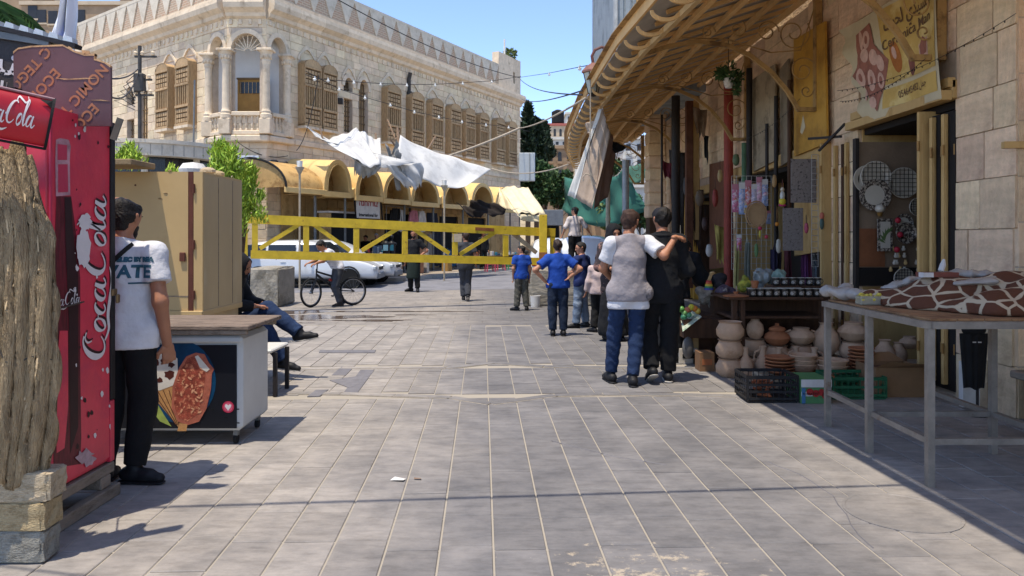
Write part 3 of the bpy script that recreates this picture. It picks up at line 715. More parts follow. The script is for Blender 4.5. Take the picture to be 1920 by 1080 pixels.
# mass of the building behind the facades
body=MB();c1=PR+NRo*-.6+DR*0.9;c2=PR+NRo*-.6+DR*(LR-.02);c3=PL+NLo*-.6+DL*.9;c4=PL+NLo*-.6+DL*(LL-.02)
far1=c2+Vector((-9,5,0));body.prism([(c1.x,c1.y),(c2.x,c2.y),(far1.x,far1.y),(c4.x,c4.y),(c3.x,c3.y)],0,10.0,'xy');body.build('rear_mass',M_MORTAR,B)
e=PR+DR*(LR-.001);MB().prism([(e.x,e.y),(e.x-6,e.y+3.4),(e.x-6.4,e.y+2.8),(e.x-.4*0,e.y-.01)],0,11.9,'xy').build('end_wall',M_STONE,B)
# corner loggia
lg=[(PL+DL*1.15),PL,PR,(PR+DR*1.05)]
inn=[PL+DL*1.05-NLo*.3,PL+DL*.0+Vector((.2,.9,0)),PR+Vector((-.2,.9,0)),PR+DR*.95-NRo*.3]
b=MB()
for i in range(3):p,q=inn[i],inn[i+1];b.add([(p.x,p.y,5.3),(q.x,q.y,5.3),(q.x,q.y,9.1),(p.x,p.y,9.1)],[(0,1,2,3)])
b.prism([(p.x,p.y) for p in lg+inn[::-1]],5.15,5.32,'xy');b.prism([(p.x,p.y) for p in lg+inn[::-1]],9.05,9.15,'xy')
b.build('loggia_lining',M_WHITEP,B)
dr=MB().box(.18,1.2,.55,.6,5.9,7.22).build('door',M_YDOOR,B,M=FC)
MB().box(.27,1.11,.52,.548,6.72,7.12).build('pane',M_DARK,dr);MB().box(.16,1.22,.5,.549,7.22,7.28).build('frame',M_WOODDK,dr)
for i in range(6):MB().box(.3+.14*i,.315+.14*i,.505,.519,6.72,7.12).build('bar',M_WOOD,dr)
b=MB()
for i in range(9):
    a=math.pi*(i+.5)/9;b.bar((.705+.12*math.cos(a),.12,8.13+.1*math.sin(a)),(.705+.52*math.cos(a),.12,8.13+.56*math.sin(a)),.03,.04,(0,1,0))
b.tube([(.705+.12*math.cos(math.pi*i/8),.12,8.13+.1*math.sin(math.pi*i/8)) for i in range(9)],.02,6)
b.build('fan_grille',M_TRIM,B,M=FC)
for (bp_,wx) in ((PL+DL*1.13,.15),(PL,.17),(PR,.17),(PR+DR*1.0,.15)):
    o_=bp_+Vector((0,-.06,0));r=.135
    cl=MB().lathe([(r*1.5,5.72),(r*1.5,5.86),(r*1.2,5.9),(r*1.3,5.97),(r*1.02,6.03),(r,6.1),(r*.9,7.55),(r*.98,7.6),(r*.9,7.63)],20,(o_.x,o_.y,0)).build('column',M_TRIM,B,True)
    cp=MB().lathe([(r*.95,7.62),(r*1.15,7.72),(r*1.05,7.78),(r*1.45,7.92),(r*1.3,7.95),(r*1.75,8.06)],20,(o_.x,o_.y,0));cp.box(o_.x-.27,o_.x+.27,o_.y-.25,o_.y+.25,8.06,8.15,.02)
    for i in range(10):
        a=2*math.pi*i/10;cp.ball((o_.x+r*1.25*math.cos(a),o_.y+r*1.25*math.sin(a),7.86),.045,6,4,(1,1,1.5))
    cp.build('capital',M_TRIM,cl)
    MB().box(o_.x-.2,o_.x+.2,o_.y-.19,o_.y+.2,5.17,5.715,.02).build('pedestal',M_TRIM,B)
def balustrade(M,x0,x1,n):
    MB().box(x0,x1,-.12,.1,5.82,5.97,.02).build('balustrade_rail',M_TRIM,B,M=M);MB().box(x0,x1,-.12,.1,5.16,5.3,.02).build('balustrade_foot',M_TRIM,B,M=M)
    for i in range(n):
        x=x0+(x1-x0)*(i+.5)/n;bm_=MB().lathe([(.05,5.3),(.05,5.36),(.028,5.4),(.062,5.52),(.03,5.66),(.05,5.74),(.05,5.82)],10,(x,-.01,0));bm_.build('baluster',M_TRIM,B,True,M=M)
balustrade(FC,.2,1.21,5);balustrade(FR,.2,.84,4);balustrade(FL,LL-.94,LL-.22,4)
MB().box(-.12,1.53,-.2,.1,4.9,5.14,.04).build('balcony_slab',M_TRIM,B,M=FC)
for s,(M,x0,x1) in enumerate(((FR,0,1.2),(FL,LL-1.3,LL))):MB().box(x0,x1,-.16,.1,4.92,5.14,.04).build('balcony_slab',M_TRIM,B,M=M)
# plaque, drain pipe, small lamp boxes, spotlight on the facade
pq=thing('wall_plaque','white plaque with lines of small print on the stone corner above the green shrub','plaque')
z0,z1=EYE-(328-448)/F*25.95,EYE-(292-448)/F*25.95;x0,x1=XU(445,25.95),XU(486,25.95)
MB().box(x0,x1,25.90,25.94,z0,z1,.01).build('plate',mat('plaque_white','c3c8cf',.5,.03),pq)
M_INKB=mat('slate_ink','4b5560',.7,0,bump=0)
for i,(s,t_) in enumerate(((.1,'חברון'),(.055,'בית רומנו'),(.045,'העיר העתיקה'),(.045,'שכונת הרובע'),(.04,'ברוכים הבאים'))):
    text_obj('lettering',t_[::-1],s*1.1,M_INKB,pq,frame(((x0+x1)/2,25.896,z1-.13-.11*i),(1,0,0),(0,-1,0)))
M_PIPE=mat('dark_pipe','3e3b38',.6,.15)
dp=MB();tp=tR(764);dp.tube([(tp,-.08,2),(tp,-.08,8.7),(tp-.06,-.2,9.0)],.09,8);dp.tube([(tp+.2,-.06,5),(tp+.2,-.06,8.2)],.05,6)
tag(dp.build('drain_pipe',M_PIPE,None,True,M=FR),'dark drain pipe running down the stone facade between two lattice windows','pipe')
for (u,v,lab) in ((636,190,'small black junction box beside the arched window on the stone facade'),):
    p=FR@Vector((tR(u),-.06,zR(u,v)));tag(MB().box(p.x-.1,p.x+.1,p.y-.08,p.y+.08,p.z-.12,p.z+.12,.02).build('junction_box',M_PIPE),lab,'electrical box')
fl=thing('floodlight','pair of dark floodlights mounted on the stone corner left of the first yellow arch','floodlight',(PR+DR*.35+NRo*.25+Vector((0,0,4.15))))
MB().box(-.28,-.05,-.15,.1,-.1,.14,.03).build('lamp_head',M_PIPE,fl);MB().box(.05,.3,-.2,.06,-.2,.1,.03).build('lamp_head',M_PIPE,fl);MB().bar((-.2,.1,0),(.2,.18,-.03),.05,.05).build('bracket',M_PIPE,fl)
tree('spiky green weed growing on top of the far roof corner',tuple(FR@Vector((LR-.9,.2,11.9))),.9,.1,[((0,0,.3),(.45,.3,.35))],M_OLIVE,260,.2,'plant',.03,'plant')
tag(MB().tube([tuple(FR@Vector((LR-1.6,.2,11.9))),tuple(FR@Vector((LR-1.6,.2,12.9)))],.05,8).build('vent_pipe',M_WHITEP),'thin pale pipe standing on the far roof corner beside the weed','pipe')
M_BARW=mat('bare_weathered_steel','a2957f',.7,.15)
# ================================================================== ARCADE OF YELLOW VAULTED AWNINGS AND THE SHOPS UNDER IT
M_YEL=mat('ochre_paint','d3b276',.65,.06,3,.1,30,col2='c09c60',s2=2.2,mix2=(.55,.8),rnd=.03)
M_YEL2=mat('ochre_dull_and_shading','b8955e',.7,.08,3,.1,30,col2='8d6b3d',s2=2)
M_TANP=mat('tan_shutter','b09263',.75,.08,2,.1,20,col2='8f7349',s2=1.5,rnd=.06)
M_BLACK=mat('black_stuff','141415',.8,.2,5,.2,20)
M_STEELG=mat('grey_steel','6f706e',.5,.15,6,.1,40,metal=.3)
AO=2.0
FA=fm(PR+NRo*AO,DR)
def tA(u):return tR(u,AO)
aw=thing('vaulted_awning','row of ochre yellow barrel vaulted awnings over the market shops along the stone building','awning')
spans=[(tA(607),tA(657),3.18,4.28),(tA(666),tA(716),3.12,4.16),(tA(718),tA(768),3.08,4.12),(tA(770),tA(822),3.05,4.06),(tA(829),tA(877),3.05,4.08),(tA(883),tA(924),3.05,4.15),(tA(928),tA(966),3.05,4.1)]
def arcp(x0,x1,zs,zt,i,n,e=0):
    a=math.pi*i/n;cx=(x0+x1)/2;r=(x1-x0)/2+e;return (cx-r*math.cos(a),zs+(zt-zs+e)*math.sin(a)**.9)
for (x0,x1,zs,zt) in spans:
    n=16;b=MB()
    for (e,) in ((0.02,),(-.05,)):
        b.grid(lambda p,q:(arcp(x0,x1,zs,zt,p*n,n,e)[0],q*AO,arcp(x0,x1,zs,zt,p*n,n,e)[1]+q*.15),n,2)
    v=b.build('vault',M_YEL,aw,True,M=FA)
    b=MB()
    for i in range(n):
        p,q=arcp(x0,x1,zs,zt,i,n,.035),arcp(x0,x1,zs,zt,i+1,n,.035);p2,q2=arcp(x0,x1,zs,zt,i,n,-.1),arcp(x0,x1,zs,zt,i+1,n,-.1)
        b.prism([p2,p,q,q2],-.05,.03,'xz')
    for i in range(n):
        p,q=arcp(x0,x1,zs,zt,i,n,-.12),arcp(x0,x1,zs,zt,i+1,n,-.12);p2,q2=arcp(x0,x1,zs,zt,i,n,-.15),arcp(x0,x1,zs,zt,i+1,n,-.15)
        b.prism([p2,p,q,q2],-.07,-.02,'xz')
    b.build('arch_rim',M_YEL,aw,M=FA)
    MB().prism([arcp(x0,x1,zs,zt,i,n,-.04) for i in range(n+1)],.75,.8,'xz').build('back_panel',M_YEL2,aw,M=FA)  # darker ochre paints the shading inside the arch
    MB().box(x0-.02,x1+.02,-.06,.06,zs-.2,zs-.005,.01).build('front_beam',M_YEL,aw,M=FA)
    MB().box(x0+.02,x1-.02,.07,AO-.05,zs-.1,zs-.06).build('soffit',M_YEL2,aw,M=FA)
for (a,c) in zip(spans,spans[1:]):
    m=(a[1]+c[0])/2;w_=max(.12,c[0]-a[1]+.02)
    MB().prism([(m-w_/2,3.02),(m+w_/2,3.02),(m+w_/2+.1,3.45),(m,3.3),(m-w_/2-.1,3.45)],.0,AO,'xz').build('valley_gutter',M_YEL,aw,M=FA)
# plain hood at the near end, curving back to the wall
b=MB();xh0,xh1=tA(537),spans[0][0]+.0
def hood(p,q):
    a=math.pi/2*q;return (xh0+(xh1-xh0)*p+.0,AO*(1-math.cos(a))*.98-.0,3.2+1.0*math.sin(a))
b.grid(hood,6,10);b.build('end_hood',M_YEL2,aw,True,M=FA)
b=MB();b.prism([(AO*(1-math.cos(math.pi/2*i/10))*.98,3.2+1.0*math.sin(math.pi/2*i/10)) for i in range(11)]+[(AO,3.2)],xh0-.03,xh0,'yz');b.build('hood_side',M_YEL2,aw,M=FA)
MB().box(xh0-.05,xh1+.1,-.08,.06,3.02,3.2,.01).build('front_beam',M_YEL,aw,M=FA)
b=MB();b.tube([(xh0-.06,AO*(1-math.cos(math.pi/2*i/10))*.98-.05,3.2+1.03*math.sin(math.pi/2*i/10)) for i in range(11)]+[(xh0-.06,AO-.05,0.1)],.04,6);b.build('drain_pipe',M_BLACK,aw,True,M=FA)
for t_ in (spans[0][0]-.1,spans[0][1]+.06,(spans[2][1]+spans[3][0])/2+.02,spans[3][1]+.05,spans[4][1]+.05,spans[5][1]+.05,spans[6][1]):
    b=MB();b.tube([(t_,.3,.12),(t_,.3,3.0)],.045,8);b.build('post',M_STEELG,aw,True,M=FA)
# shop fronts in the ground floor wall
sf=thing('shopfront','row of tan shutters and dark shop openings under the yellow vaulted awnings','shopfront')
FS=fm(PR+NRo*.08,DR)
doors=[(3.0,4.7),(6.6,8.9),(10.9,12.6),(13.6,15.4)]
for (a,c,z,zz) in rects(.6,17.6,.12,3.4,[(x0,x1,.12,2.6) for x0,x1 in doors]):
    n=max(1,int((c-a)/.55))
    for i in range(n):MB().box(a+(c-a)*i/n+.01,a+(c-a)*(i+1)/n-.01,-.05,.03,z+.01,zz-.01,.012).build('shutter_panel',M_TANP,sf,M=FS)
for (x0,x1) in doors:
    MB().box(x0,x1,.05,.075,.12,2.6).build('opening',M_BLACK,sf,M=FS)  # black sheet puts the shade inside the shop into the doorway
    MB().box(x0-.08,x1+.08,-.1,-.051,2.6,2.72,.01).build('lintel',M_YEL2,sf,M=FS)
# hanging clothes, mannequins, tables with small goods
def cloth_panel(name,label,x,y,z0,z1,w,m,frame_,grp,cat='garment',seed=0,flare=.1,parent=None,sleeves=False):
    r=random.Random(seed);ph=r.uniform(0,6)
    def f(p,q):
        ww=w*(1-flare+flare*2*q);return (x+(p-.5)*ww,y+.035*math.sin(p*11+ph)+.02*math.sin(q*5+ph),z1+(z0-z1)*q+.02*math.sin(p*7+ph)*q)
    b=MB();b.grid(f,12,6);b.grid(lambda p,q:(lambda v:(v[0],v[1]+.05,v[2]))(f(p,q)),12,6)
    if sleeves:
        for s in (-1,1):b.bar((x+s*w*.45,y+.02,z1-.08),(x+s*w*.68,y+.02,z1-.55),.12,.06,(0,1,0))
    b.tube([(x-w*.2,y+.02,z1),(x,y+.02,z1+.08),(x+w*.2,y+.02,z1)],.008,4)
    o=b.build(name,m,parent,True,M=frame_);return tag(o,label,cat,grp) if label else o
M_WHC=mat('white_cloth','c2bdb6',.9,.1,5,.4,20);M_REDC=mat('wine_cloth','7e2b33',.9,.15,5,.4,20);M_NAVY=mat('navy_cloth','20242f',.9,.15,5,.4,20);M_BLUES=mat('blue_striped_cloth','3f6f96',.9,.2,9,.4,20,stretch=(6,6,.5));M_PINKC=mat('pink_cloth','b0727c',.9,.12,5,.4,20);M_GREYC=mat('grey_cloth','8b857e',.9,.12,5,.4,20)
FG=fm(PR+NRo*1.5,DR)
for i,(u,w_,z0_,z1_,m,lb) in enumerate([
    (742,.55,1.7,2.75,M_BLACK,'black open jacket hanging leftmost under the third yellow arch'),(752,.3,1.8,2.7,M_WHC,'white shirt hanging just right of the black open jacket'),
    (776,.45,1.7,2.7,M_PINKC,'dusty pink dress hanging under the fourth yellow arch'),(792,.35,1.8,2.7,M_WHC,'white blouse hanging between the pink dress and the dark skirt'),
    (812,.8,1.8,2.65,M_NAVY,'wide dark navy skirt hanging under the right half of the fourth arch'),
    (790,.5,.75,1.75,M_BLACK,'long black coat hanging behind the bearded man in the apron'),(806,.4,.8,1.7,M_GREYC,'grey garment hanging low beside the long black coat'),
    (822,.55,.3,1.9,M_NAVY,'dark blue robe hanging full length beside the wine red garment'),(862-22,.55,.25,1.0,M_BLUES,'bundle of blue striped skirts hanging to the ground beside the walking man'),
    (852,.4,.25,1.05,M_BLUES,'second narrower blue striped skirt hanging close to the walking man')]):
    cloth_panel('hanging_garment',lb,tR(u,1.5),.0,z0_,z1_,w_,m,FG,'clothes hanging under the arcade',seed=i,sleeves=z1_>2.6 and w_<.7 and w_>.33)
rail=MB();rail.tube([(tR(725,1.5),.02,2.83),(tR(830,1.5),.02,2.83)],.018,6);rail.tube([(tR(780,1.5),.02,1.98),(tR(860,1.5),.02,1.98)],.018,6)
for t_ in (tR(725,1.5),tR(830,1.5),tR(860,1.5)):rail.tube([(t_,.02,.12),(t_,.02,2.85 if t_<tR(840,1.5) else 1.98)],.02,6)
tag(rail.build('clothes_rail',M_STEELG,None,M=FG),'thin metal rail and posts carrying the clothes under the arches','clothes rail')
# small red and white banner under the second arch
bn=thing('shop_banner','small white banner with red and black lettering under the second yellow arch','banner')
t0,t1=tR(668,1.9),tR(712,1.9);zt_,zb_=3.02,2.28;FB=fm(PR+NRo*1.9,DR)
MB().box(t0,t1,-.01,.01,zb_,zt_).build('cloth',M_WHC,bn,M=FB)
M_REDI=mat('red_ink','8e1f26',.7,.05,bump=0);M_BLKI=mat('black_ink','121212',.7,.05,bump=0)
text_obj('lettering','הנחה־ווצ',.3,M_REDI,bn,FB@frame(((t0+t1)/2,-.014,zt_-.18),(1,0,0),(0,-1,0)),off=.01)
text_obj('lettering','International for',.17,M_BLKI,bn,FB@frame(((t0+t1)/2,-.014,zb_+.12),(1,0,0),(0,-1,0)),off=.006)
for s in (t0-.12,t1+.06):MB().bar((s,0,zt_),(s+.12,0,zb_-.1),.04,.04).build('strap',M_BLACK,bn,M=FB)
# stall shelf with its dark interior as a black case behind the cyclist
ss=thing('stall_shelf','low tan stall shelf with a black box front left of the banner','stall')
FT=fm(PR+NRo*1.2,DR)
t0,t1=tR(606,1.2),tR(668,1.2)
MB().box(t0,t1,-.3,.3,2.45,2.52,.01).build('top_shelf',M_WHC,ss,M=FT);MB().box(t0+.25,t1-.1,-.2,.2,.3,2.44).build('dark_case',M_BLACK,ss,M=FT)
MB().box(t0,t0+.2,-.2,.2,.12,2.44).build('side_post',M_TANP,ss,M=FT)
M_TABLE=mat('stall_table','5b4a3a',.8,.15)
rq=random.Random(21)
def stall(label,u0,u1,out,h,dep=.7,m=M_TABLE,cloth=True):
    Fm=fm(PR+NRo*out,DR);t0,t1=tR(u0,out),tR(u1,out);s=thing('market_table',label,'market table')
    MB().box(t0,t1,0,dep,h-.04,h,.008).build('table_top',m,s,M=Fm)
    for x in (t0+.05,t1-.05):
        for y in (.05,dep-.05):MB().box(x-.025,x+.025,y-.025,y+.025,.121,h-.041).build('leg',m,s,M=Fm)
    if cloth:MB().box(t0+.01,t1-.01,-.012,-.002,h-.45,h-.01).build('skirt',M_BLACK,s,M=Fm)
    return Fm,t0,t1
M_GOODS=[mat('goods_%d'%i,c,.6,.15,12,.1,30) for i,c in enumerate(('2e6f86','c9c4bd','7c2f33','9c8a55','31465e','86919a','b9b2a8','3a3734','b36a3f','4f7f8f'))]
def goods(Fm,t0,t1,h,dep,n,desc,hs=(.05,.25),seed=0,name='boxed_item',cat='boxed goods'):
    r=random.Random(seed)
    for i in range(n):
        x=t0+.1+(t1-t0-.25)*i/max(1,n-1);y=.12+r.uniform(0,dep-.3);hh=r.uniform(*hs);w_=r.uniform(.09,.2)
        b=MB();k=r.choice((0,1,2))
        if k==0:b.box(x-w_/2,x+w_/2,y-.06,y+.06,h+.001,h+hh,.008);b.box(x-w_*.3,x+w_*.3,y-.064,y-.0605,h+hh*.3,h+hh*.7)
        elif k==1:b.lathe([(w_*.36,0),(w_*.4,.01),(w_*.4,hh*.7),(w_*.18,hh*.85),(w_*.18,hh)],12,(x,y,h+.001))
        else:b.box(x-w_/2,x+w_/2,y-.05,y+.05,h+.001,h+hh*.6,.008);b.box(x-w_*.35,x+w_*.35,y-.04,y+.04,h+hh*.602,h+hh,.006)
        o=b.build(name,r.choice(M_GOODS),None,M=Fm)
        ci=M_GOODS.index(o.data.materials[0]);kn=('boxed packet','bottle','stacked box')[k]
        tag(o,('teal','white','wine red','olive','dark blue','pale grey','cream','charcoal','rusty','sea blue')[ci]+' '+kn+' on the '+desc+', '+ORD[i],cat,'goods on the '+desc)
Fm,a_,c_=stall('table of small household goods under the second and third arch',690,745,2.5,.85)
goods(Fm,a_,c_,.85,.7,15,'household goods table',seed=3,hs=(.1,.4))
Fm,a_,c_=stall('long table of boxes in the gap behind the white car bonnets',716,752,3.2,.62)
goods(Fm,a_,c_,.62,.7,9,'low table behind the white cars',seed=4,hs=(.05,.2))
Fm,a_,c_=stall('long dark table of wares at the far right end of the arcade',905,1000,3.0,.72)
goods(Fm,a_,c_,.72,.7,18,'far right arcade table',seed=5,hs=(.05,.22))
Fm=fm(PR+NRo*2.6,DR)
for i,(u,c,w_,h_,lb) in enumerate(((784,'9a6b4d',.38,1.05,'tall brown carton standing on the walkway beside the aproned man'),(797,'a8a39a',.16,.95,'narrow pale upright board standing right of the tall brown carton'),(838,'9d7a45',.35,.6,'ochre wooden box standing by the blue striped skirts'),(742,'8a6a55',.5,.38,'open pinkish carton on the ground below the low table'))):
    t_=tR(u,2.6);tag(MB().box(t_-w_/2,t_+w_/2,-.15,.15,.121,.12+h_,.012).build('carton',mat('carton_%d'%i,c,.85,.1,4,.2),None,M=Fm),lb,'carton')
M_PLRED=mat('pink_red_plastic','b5475a',.45,.08);M_PLGRN=mat('green_plastic','3c8a55',.45,.08)
def stool(loc,m,label,s=1):
    t=thing('plastic_stool',label,'stool',loc,.3,'plastic stools outside the far shops')
    MB().box(-.17,.17,-.17,.17,.41,.45,.015).build('seat',m,t)
    for x in (-1,1):
        for y in (-1,1):q=MB();q.bar((x*.18,y*.18,0),(x*.14,y*.14,.41),.045,.045);q.build('leg',m,t)
    q=MB();q.box(-.15,.15,-.165,-.145,.3,.41);q.box(-.15,.15,.145,.165,.3,.41);q.build('apron',m,t)
for (u,d,m,lb) in ((919,31.2,M_PLRED,'pink red plastic stool standing in front of the walking man\'s path'),(938,32.5,M_PLRED,'second pink red plastic stool, the one further from the walking man'),(958,33.5,M_PLGRN,'green plastic stool near the cream cloth canopy')):
    stool((XU(u,d),d,.12),m,lb)
# mannequin / bust and seated shopkeeper are in the people section
# torn white tarpaulins above the arches
M_TARP=mat('white_tarp','bdbcb8',.75,.04,2,.15,6,col2='aaa9a6',s2=1.5,bdist=.05)
M_TARPD=mat('grey_tarp_rag','8b8a86',.85,.15,3,.5,9,bdist=.05)
def patch(pts,sag,nu=26,nv=14,seed=0,fold=.12,ragged=0):
    p00,p10,p11,p01=[Vector(p) for p in pts];r=random.Random(seed);ph=[r.uniform(0,6) for _ in range(4)]
    nrm=(p10-p00).cross(p01-p00).normalized();rag=[r.uniform(0,ragged) for _ in range(nu+1)]
    def f(u,v):
        vv=v*(1-rag[int(u*nu)]) if ragged else v
        p=p00*(1-u)*(1-vv)+p10*u*(1-vv)+p11*u*vv+p01*(1-u)*vv
        p=p+Vector((0,0,-sag*4*u*(1-u)*(.4+.6*vv)))
        return p+nrm*(fold*math.sin(u*9+ph[0]+vv*2)+fold*.6*math.sin(u*21+ph[1]-vv*4)+fold*.5*math.sin(vv*7+ph[2]+u*4))
    b=MB();b.grid(f,nu,nv);return b
def solid(o,t=.006):
    m=o.modifiers.new('thickness','SOLIDIFY');m.thickness=t;return o
t1_=patch([P(606,264,25.5),P(668,238,26.5),P(712,308,25.0),P(664,296,24.2)],.15,seed=1,fold=.035)
tp1=tag(solid(t1_.build('torn_tarpaulin',M_TARP,None,'all')),'left torn white tarpaulin stretched to a point above the first arches','tarpaulin','torn tarpaulins over the arcade')
t1b=patch([P(664,240,26.6),P(712,262,26.8),P(714,310,25.2),P(676,300,25.0)],.1,seed=3,fold=.05);solid(t1b.build('flap',M_TARP,tp1,'all'))
q=patch([P(572,236,25.9),P(612,266,25.3),P(778,303,26.0),P(690,311,24.9)],.1,30,6,seed=31,fold=.02);solid(q.build('long_hem',M_TARP,tp1,'all'))
q=patch([P(612,266,25.4),P(668,262,25.9),P(712,312,25.1),P(664,300,24.9)],.1,20,8,seed=33,fold=.03);solid(q.build('flap',M_TARP,tp1,'all'))
q=patch([P(664,298,25.1),P(716,312,25.1),P(700,330,25.3),P(664,332,25.3)],.1,seed=8,fold=.06,ragged=.5);solid(q.build('hanging_strip',M_TARPD,tp1,'all'))
t2_=patch([P(750,254,28.0),P(922,316,30.5),P(872,352,28.2),P(742,304,26.2)],.3,seed=2,fold=.035,nu=34)
tp2=tag(solid(t2_.build('torn_tarpaulin',M_TARP,None,'all')),'long right torn white tarpaulin sloping down over the middle arches','tarpaulin','torn tarpaulins over the arcade')
t2b=patch([P(716,308,25.1),P(790,302,26.6),P(800,345,26.8),P(758,350,26.0)],.2,seed=5,fold=.1,ragged=.35);solid(t2b.build('flap',M_TARP,tp2,'all'))
for i,(a,b_,c,d) in enumerate((((724,268),(742,300),(752,358),(742,356)),((738,290),(756,306),(772,352),(760,350)),((742,262),(752,292),(740,330),(733,300)))):
    q=patch([P(*a,25.9),P(*b_,26.0),P(*c,26.3),P(*d,26.3)],.0,8,12,seed=20+i,fold=.07);solid(q.build('hanging_strip',M_TARPD,tp2,'all'))
for i_,(p,q,r_) in enumerate(((P(745,240,28.2),P(752,330,27.2),.05),(P(733,262,27.0),P(760,300,27.2),.04),(P(704,250,26.9),P(712,300,26.4),.04),(P(727,225,29),P(742,262,28),.03),(P(816,257,31),P(802,280,30),.04),(P(600,240,25.6),P(606,264,25.5),.03))):tag(MB().tube([p,q],r_,6).build('leaning_stick',mat('old_pole','7a6552',.9,.2)),('thickest upright stick at the near end of the long right tarpaulin','stick crossing low between the two torn tarpaulins','stick standing at the right edge of the left tarpaulin','thin stick leaning highest between the two torn tarpaulins','slanting stick above the middle of the long right tarpaulin','short stick at the far left corner of the left tarpaulin')[i_],'stick','sticks holding the torn tarpaulins')
rp=MB()
def rope(a,b_,sag=.1,r_=.012,n=12):
    a,b_=Vector(a),Vector(b_);return [a.lerp(b_,i/n)+Vector((0,0,-sag*4*(i/n)*(1-i/n))) for i in range(n+1)]
M_ROPE=mat('pale_rope','a59a8a',.9,.1);M_CABLE=mat('black_cable','242426',.6)
rp.tube(rope(P(842,292,31),P(975,240,30),.05),.05,6);rp.tube(rope(P(975,240,30),P(1100,183,12.0),.1),.02,6)
tag(rp.build('stay_rope',M_ROPE),'thick pale rope rising from the middle arches across to the lamp under the canopy','rope')
rp=MB();rp.tube(rope(P(922,316,30.5),P(1066,308,24),.25),.022,6);tag(rp.build('stay_rope',M_ROPE),'pale rope from the tip of the long white tarpaulin to the far canopy end','rope')
# cream cloth canopy and dark sagging net at the far end
M_CREAM=mat('cream_canvas','d4c6a4',.85,.06,2,.5,7,bdist=.04)
cc=thing('cloth_canopy','cream canvas canopy draped over the far end of the yellow arches','canopy')
q=patch([P(938,352,34),P(990,352,34.5),P(1024,404,31.5),P(972,402,30.2)],-.05,22,12,seed=4,fold=.05);solid(q.build('canvas',M_CREAM,cc,'all'))
q=patch([P(972,402,30.2),P(1024,404,31.5),P(1024,418,31.5),P(974,413,30.2)],.0,22,4,seed=9,fold=.05);solid(q.build('valance',M_CREAM,cc,'all'))
q=patch([P(936,353,34),P(938,352,34),P(972,402,30.2),P(934,385,33)],.0,8,8,seed=9,fold=.05);solid(q.build('side_flap',M_CREAM,cc,'all'))
for (u,d) in ((974,30.3),(1022,31.5)):MB().tube([P(u,404,d),Vector((XU(u,d),d,.12))],.03,6).build('pole',M_STEELG,cc)
dn=patch([P(858,386,30.4),P(905,372,30.2),P(948,390,30.0),P(880,402,29.6)],.25,16,8,seed=6,fold=.12)
tag(solid(dn.build('sagging_cloth',mat('black_net','26201d',.9,.2,4,.5,12),None,'all')),'black cloth sagging below the sixth yellow arch','cloth')
# grey kiosk past the canopy, white box sign on the far corner
gk=thing('grey_kiosk','small grey roofed kiosk standing past the cream canopy','kiosk')
x0,x1=XU(1016,38),XU(1056,38);MB().box(x0,x1,38,40,2.2,3.0,.02).build('roof',mat('kiosk_grey','6c7074',.6),gk);
for x in (x0+.05,x1-.05):MB().box(x-.04,x+.04,38.05,38.13,0,2.199).build('post',M_STEELG,gk)
MB().box(x0+.1,x1-.1,39.9,39.95,0,2.199).build('back',M_BLACK,gk);MB().box(x0+.1,x1-.2,38.2,38.9,0.0,.9).build('counter',M_STEELG,gk)
bs=thing('box_sign','blank white box sign fixed to the far corner of the stone building','sign')
MB().box(XU(973,42),XU(1003,42),41.8,42.1,EYE-(340-448)/F*42,EYE-(287-448)/F*42,.03).build('casing',mat('sign_white','aeb4b6',.6,.04),bs)
MB().box(XU(993,41.7),XU(994,41.7),41.76,41.799,EYE-(339-448)/F*42,EYE-(288-448)/F*42).build('seam',M_STEELG,bs)
# ------------------------------------------------------------------ string lights and overhead cables
M_BULB=mat('bulb_glass','d8d6ce',.15,.02,spec=.6)
def string_light(label,pts,bulbs,d0,d1,u0,u1):
    s=thing('string_light',label,'string light',(0,0,0),0,'string lights hung across the square')
    w3=[P(u,v,d0+(d1-d0)*(u-u0)/(u1-u0)) for (u,v) in pts];MB().tube(w3,.012,5).build('cable',M_CABLE,s)
    bm_=None
    for (u,v) in bulbs:
        p=P(u,v,d0+(d1-d0)*(u-u0)/(u1-u0))
        if bm_ is None:bm_=MB().lathe([(.022,.06),(.025,.1),(.02,.1)],8).ball((0,0,0),.055,10,8);bm_=bm_.mesh('bulb',M_BULB,True)
        inst(bm_,'bulb',s,p)
c3=lambda a:[(x/3+360,y/3) for x,y in a]
string_light('upper string light with white bulbs strung level across the stone facade',c3([(640,420),(690,440),(765,448),(910,460),(1060,470),(1208,475),(1367,475),(1522,465),(1685,455),(1850,430)]),c3([(690,447),(765,455),(910,467),(1060,477),(1208,482),(1367,482),(1522,472),(1685,462)]),24,34,570,980)
string_light('lower string light with white bulbs sloping down along the lattice windows',c3([(640,400),(825,500),(973,547),(1115,588),(1250,627),(1388,657),(1518,683),(1653,700),(1780,713),(1900,740)]),c3([(827,505),(973,553),(1115,594),(1250,633),(1388,662),(1518,688),(1653,706),(1780,719)]),24,35,570,995)
string_light('string light between the far roof corner and the lamp, three bulbs against the sky',[(975,145),(1030,137),(1085,126),(1132,117)],[(1030,140),(1087,129),(1110,124)],42,12,975,1132)
def cable(label,a,b_,sag=.3,r_=.014,m=None):
    tag(MB().tube(rope(a,b_,sag,n=16),r_,5).build('overhead_cable',m or M_CABLE),label,'cable')
cable('black cable running above the triangle patterned parapet to the far corner',P(600,-20,27),P(975,146,42),.4,.02)
cable('black cable sagging from the far roof corner to the canopy edge',P(975,148,42),P(1092,178,11.5),.2)
cable('thin black cable from the far wall to the canopy below the lamp',P(978,186,41),P(1092,170,11.5),.15)
cable('black cable looping across the storey band of the stone corner',P(440,262,25.6),P(540,292,26.4),.25)
cable('black cable hanging down beside the first lattice window',P(598,140,26.6),P(556,282,25.8),.5,.014)
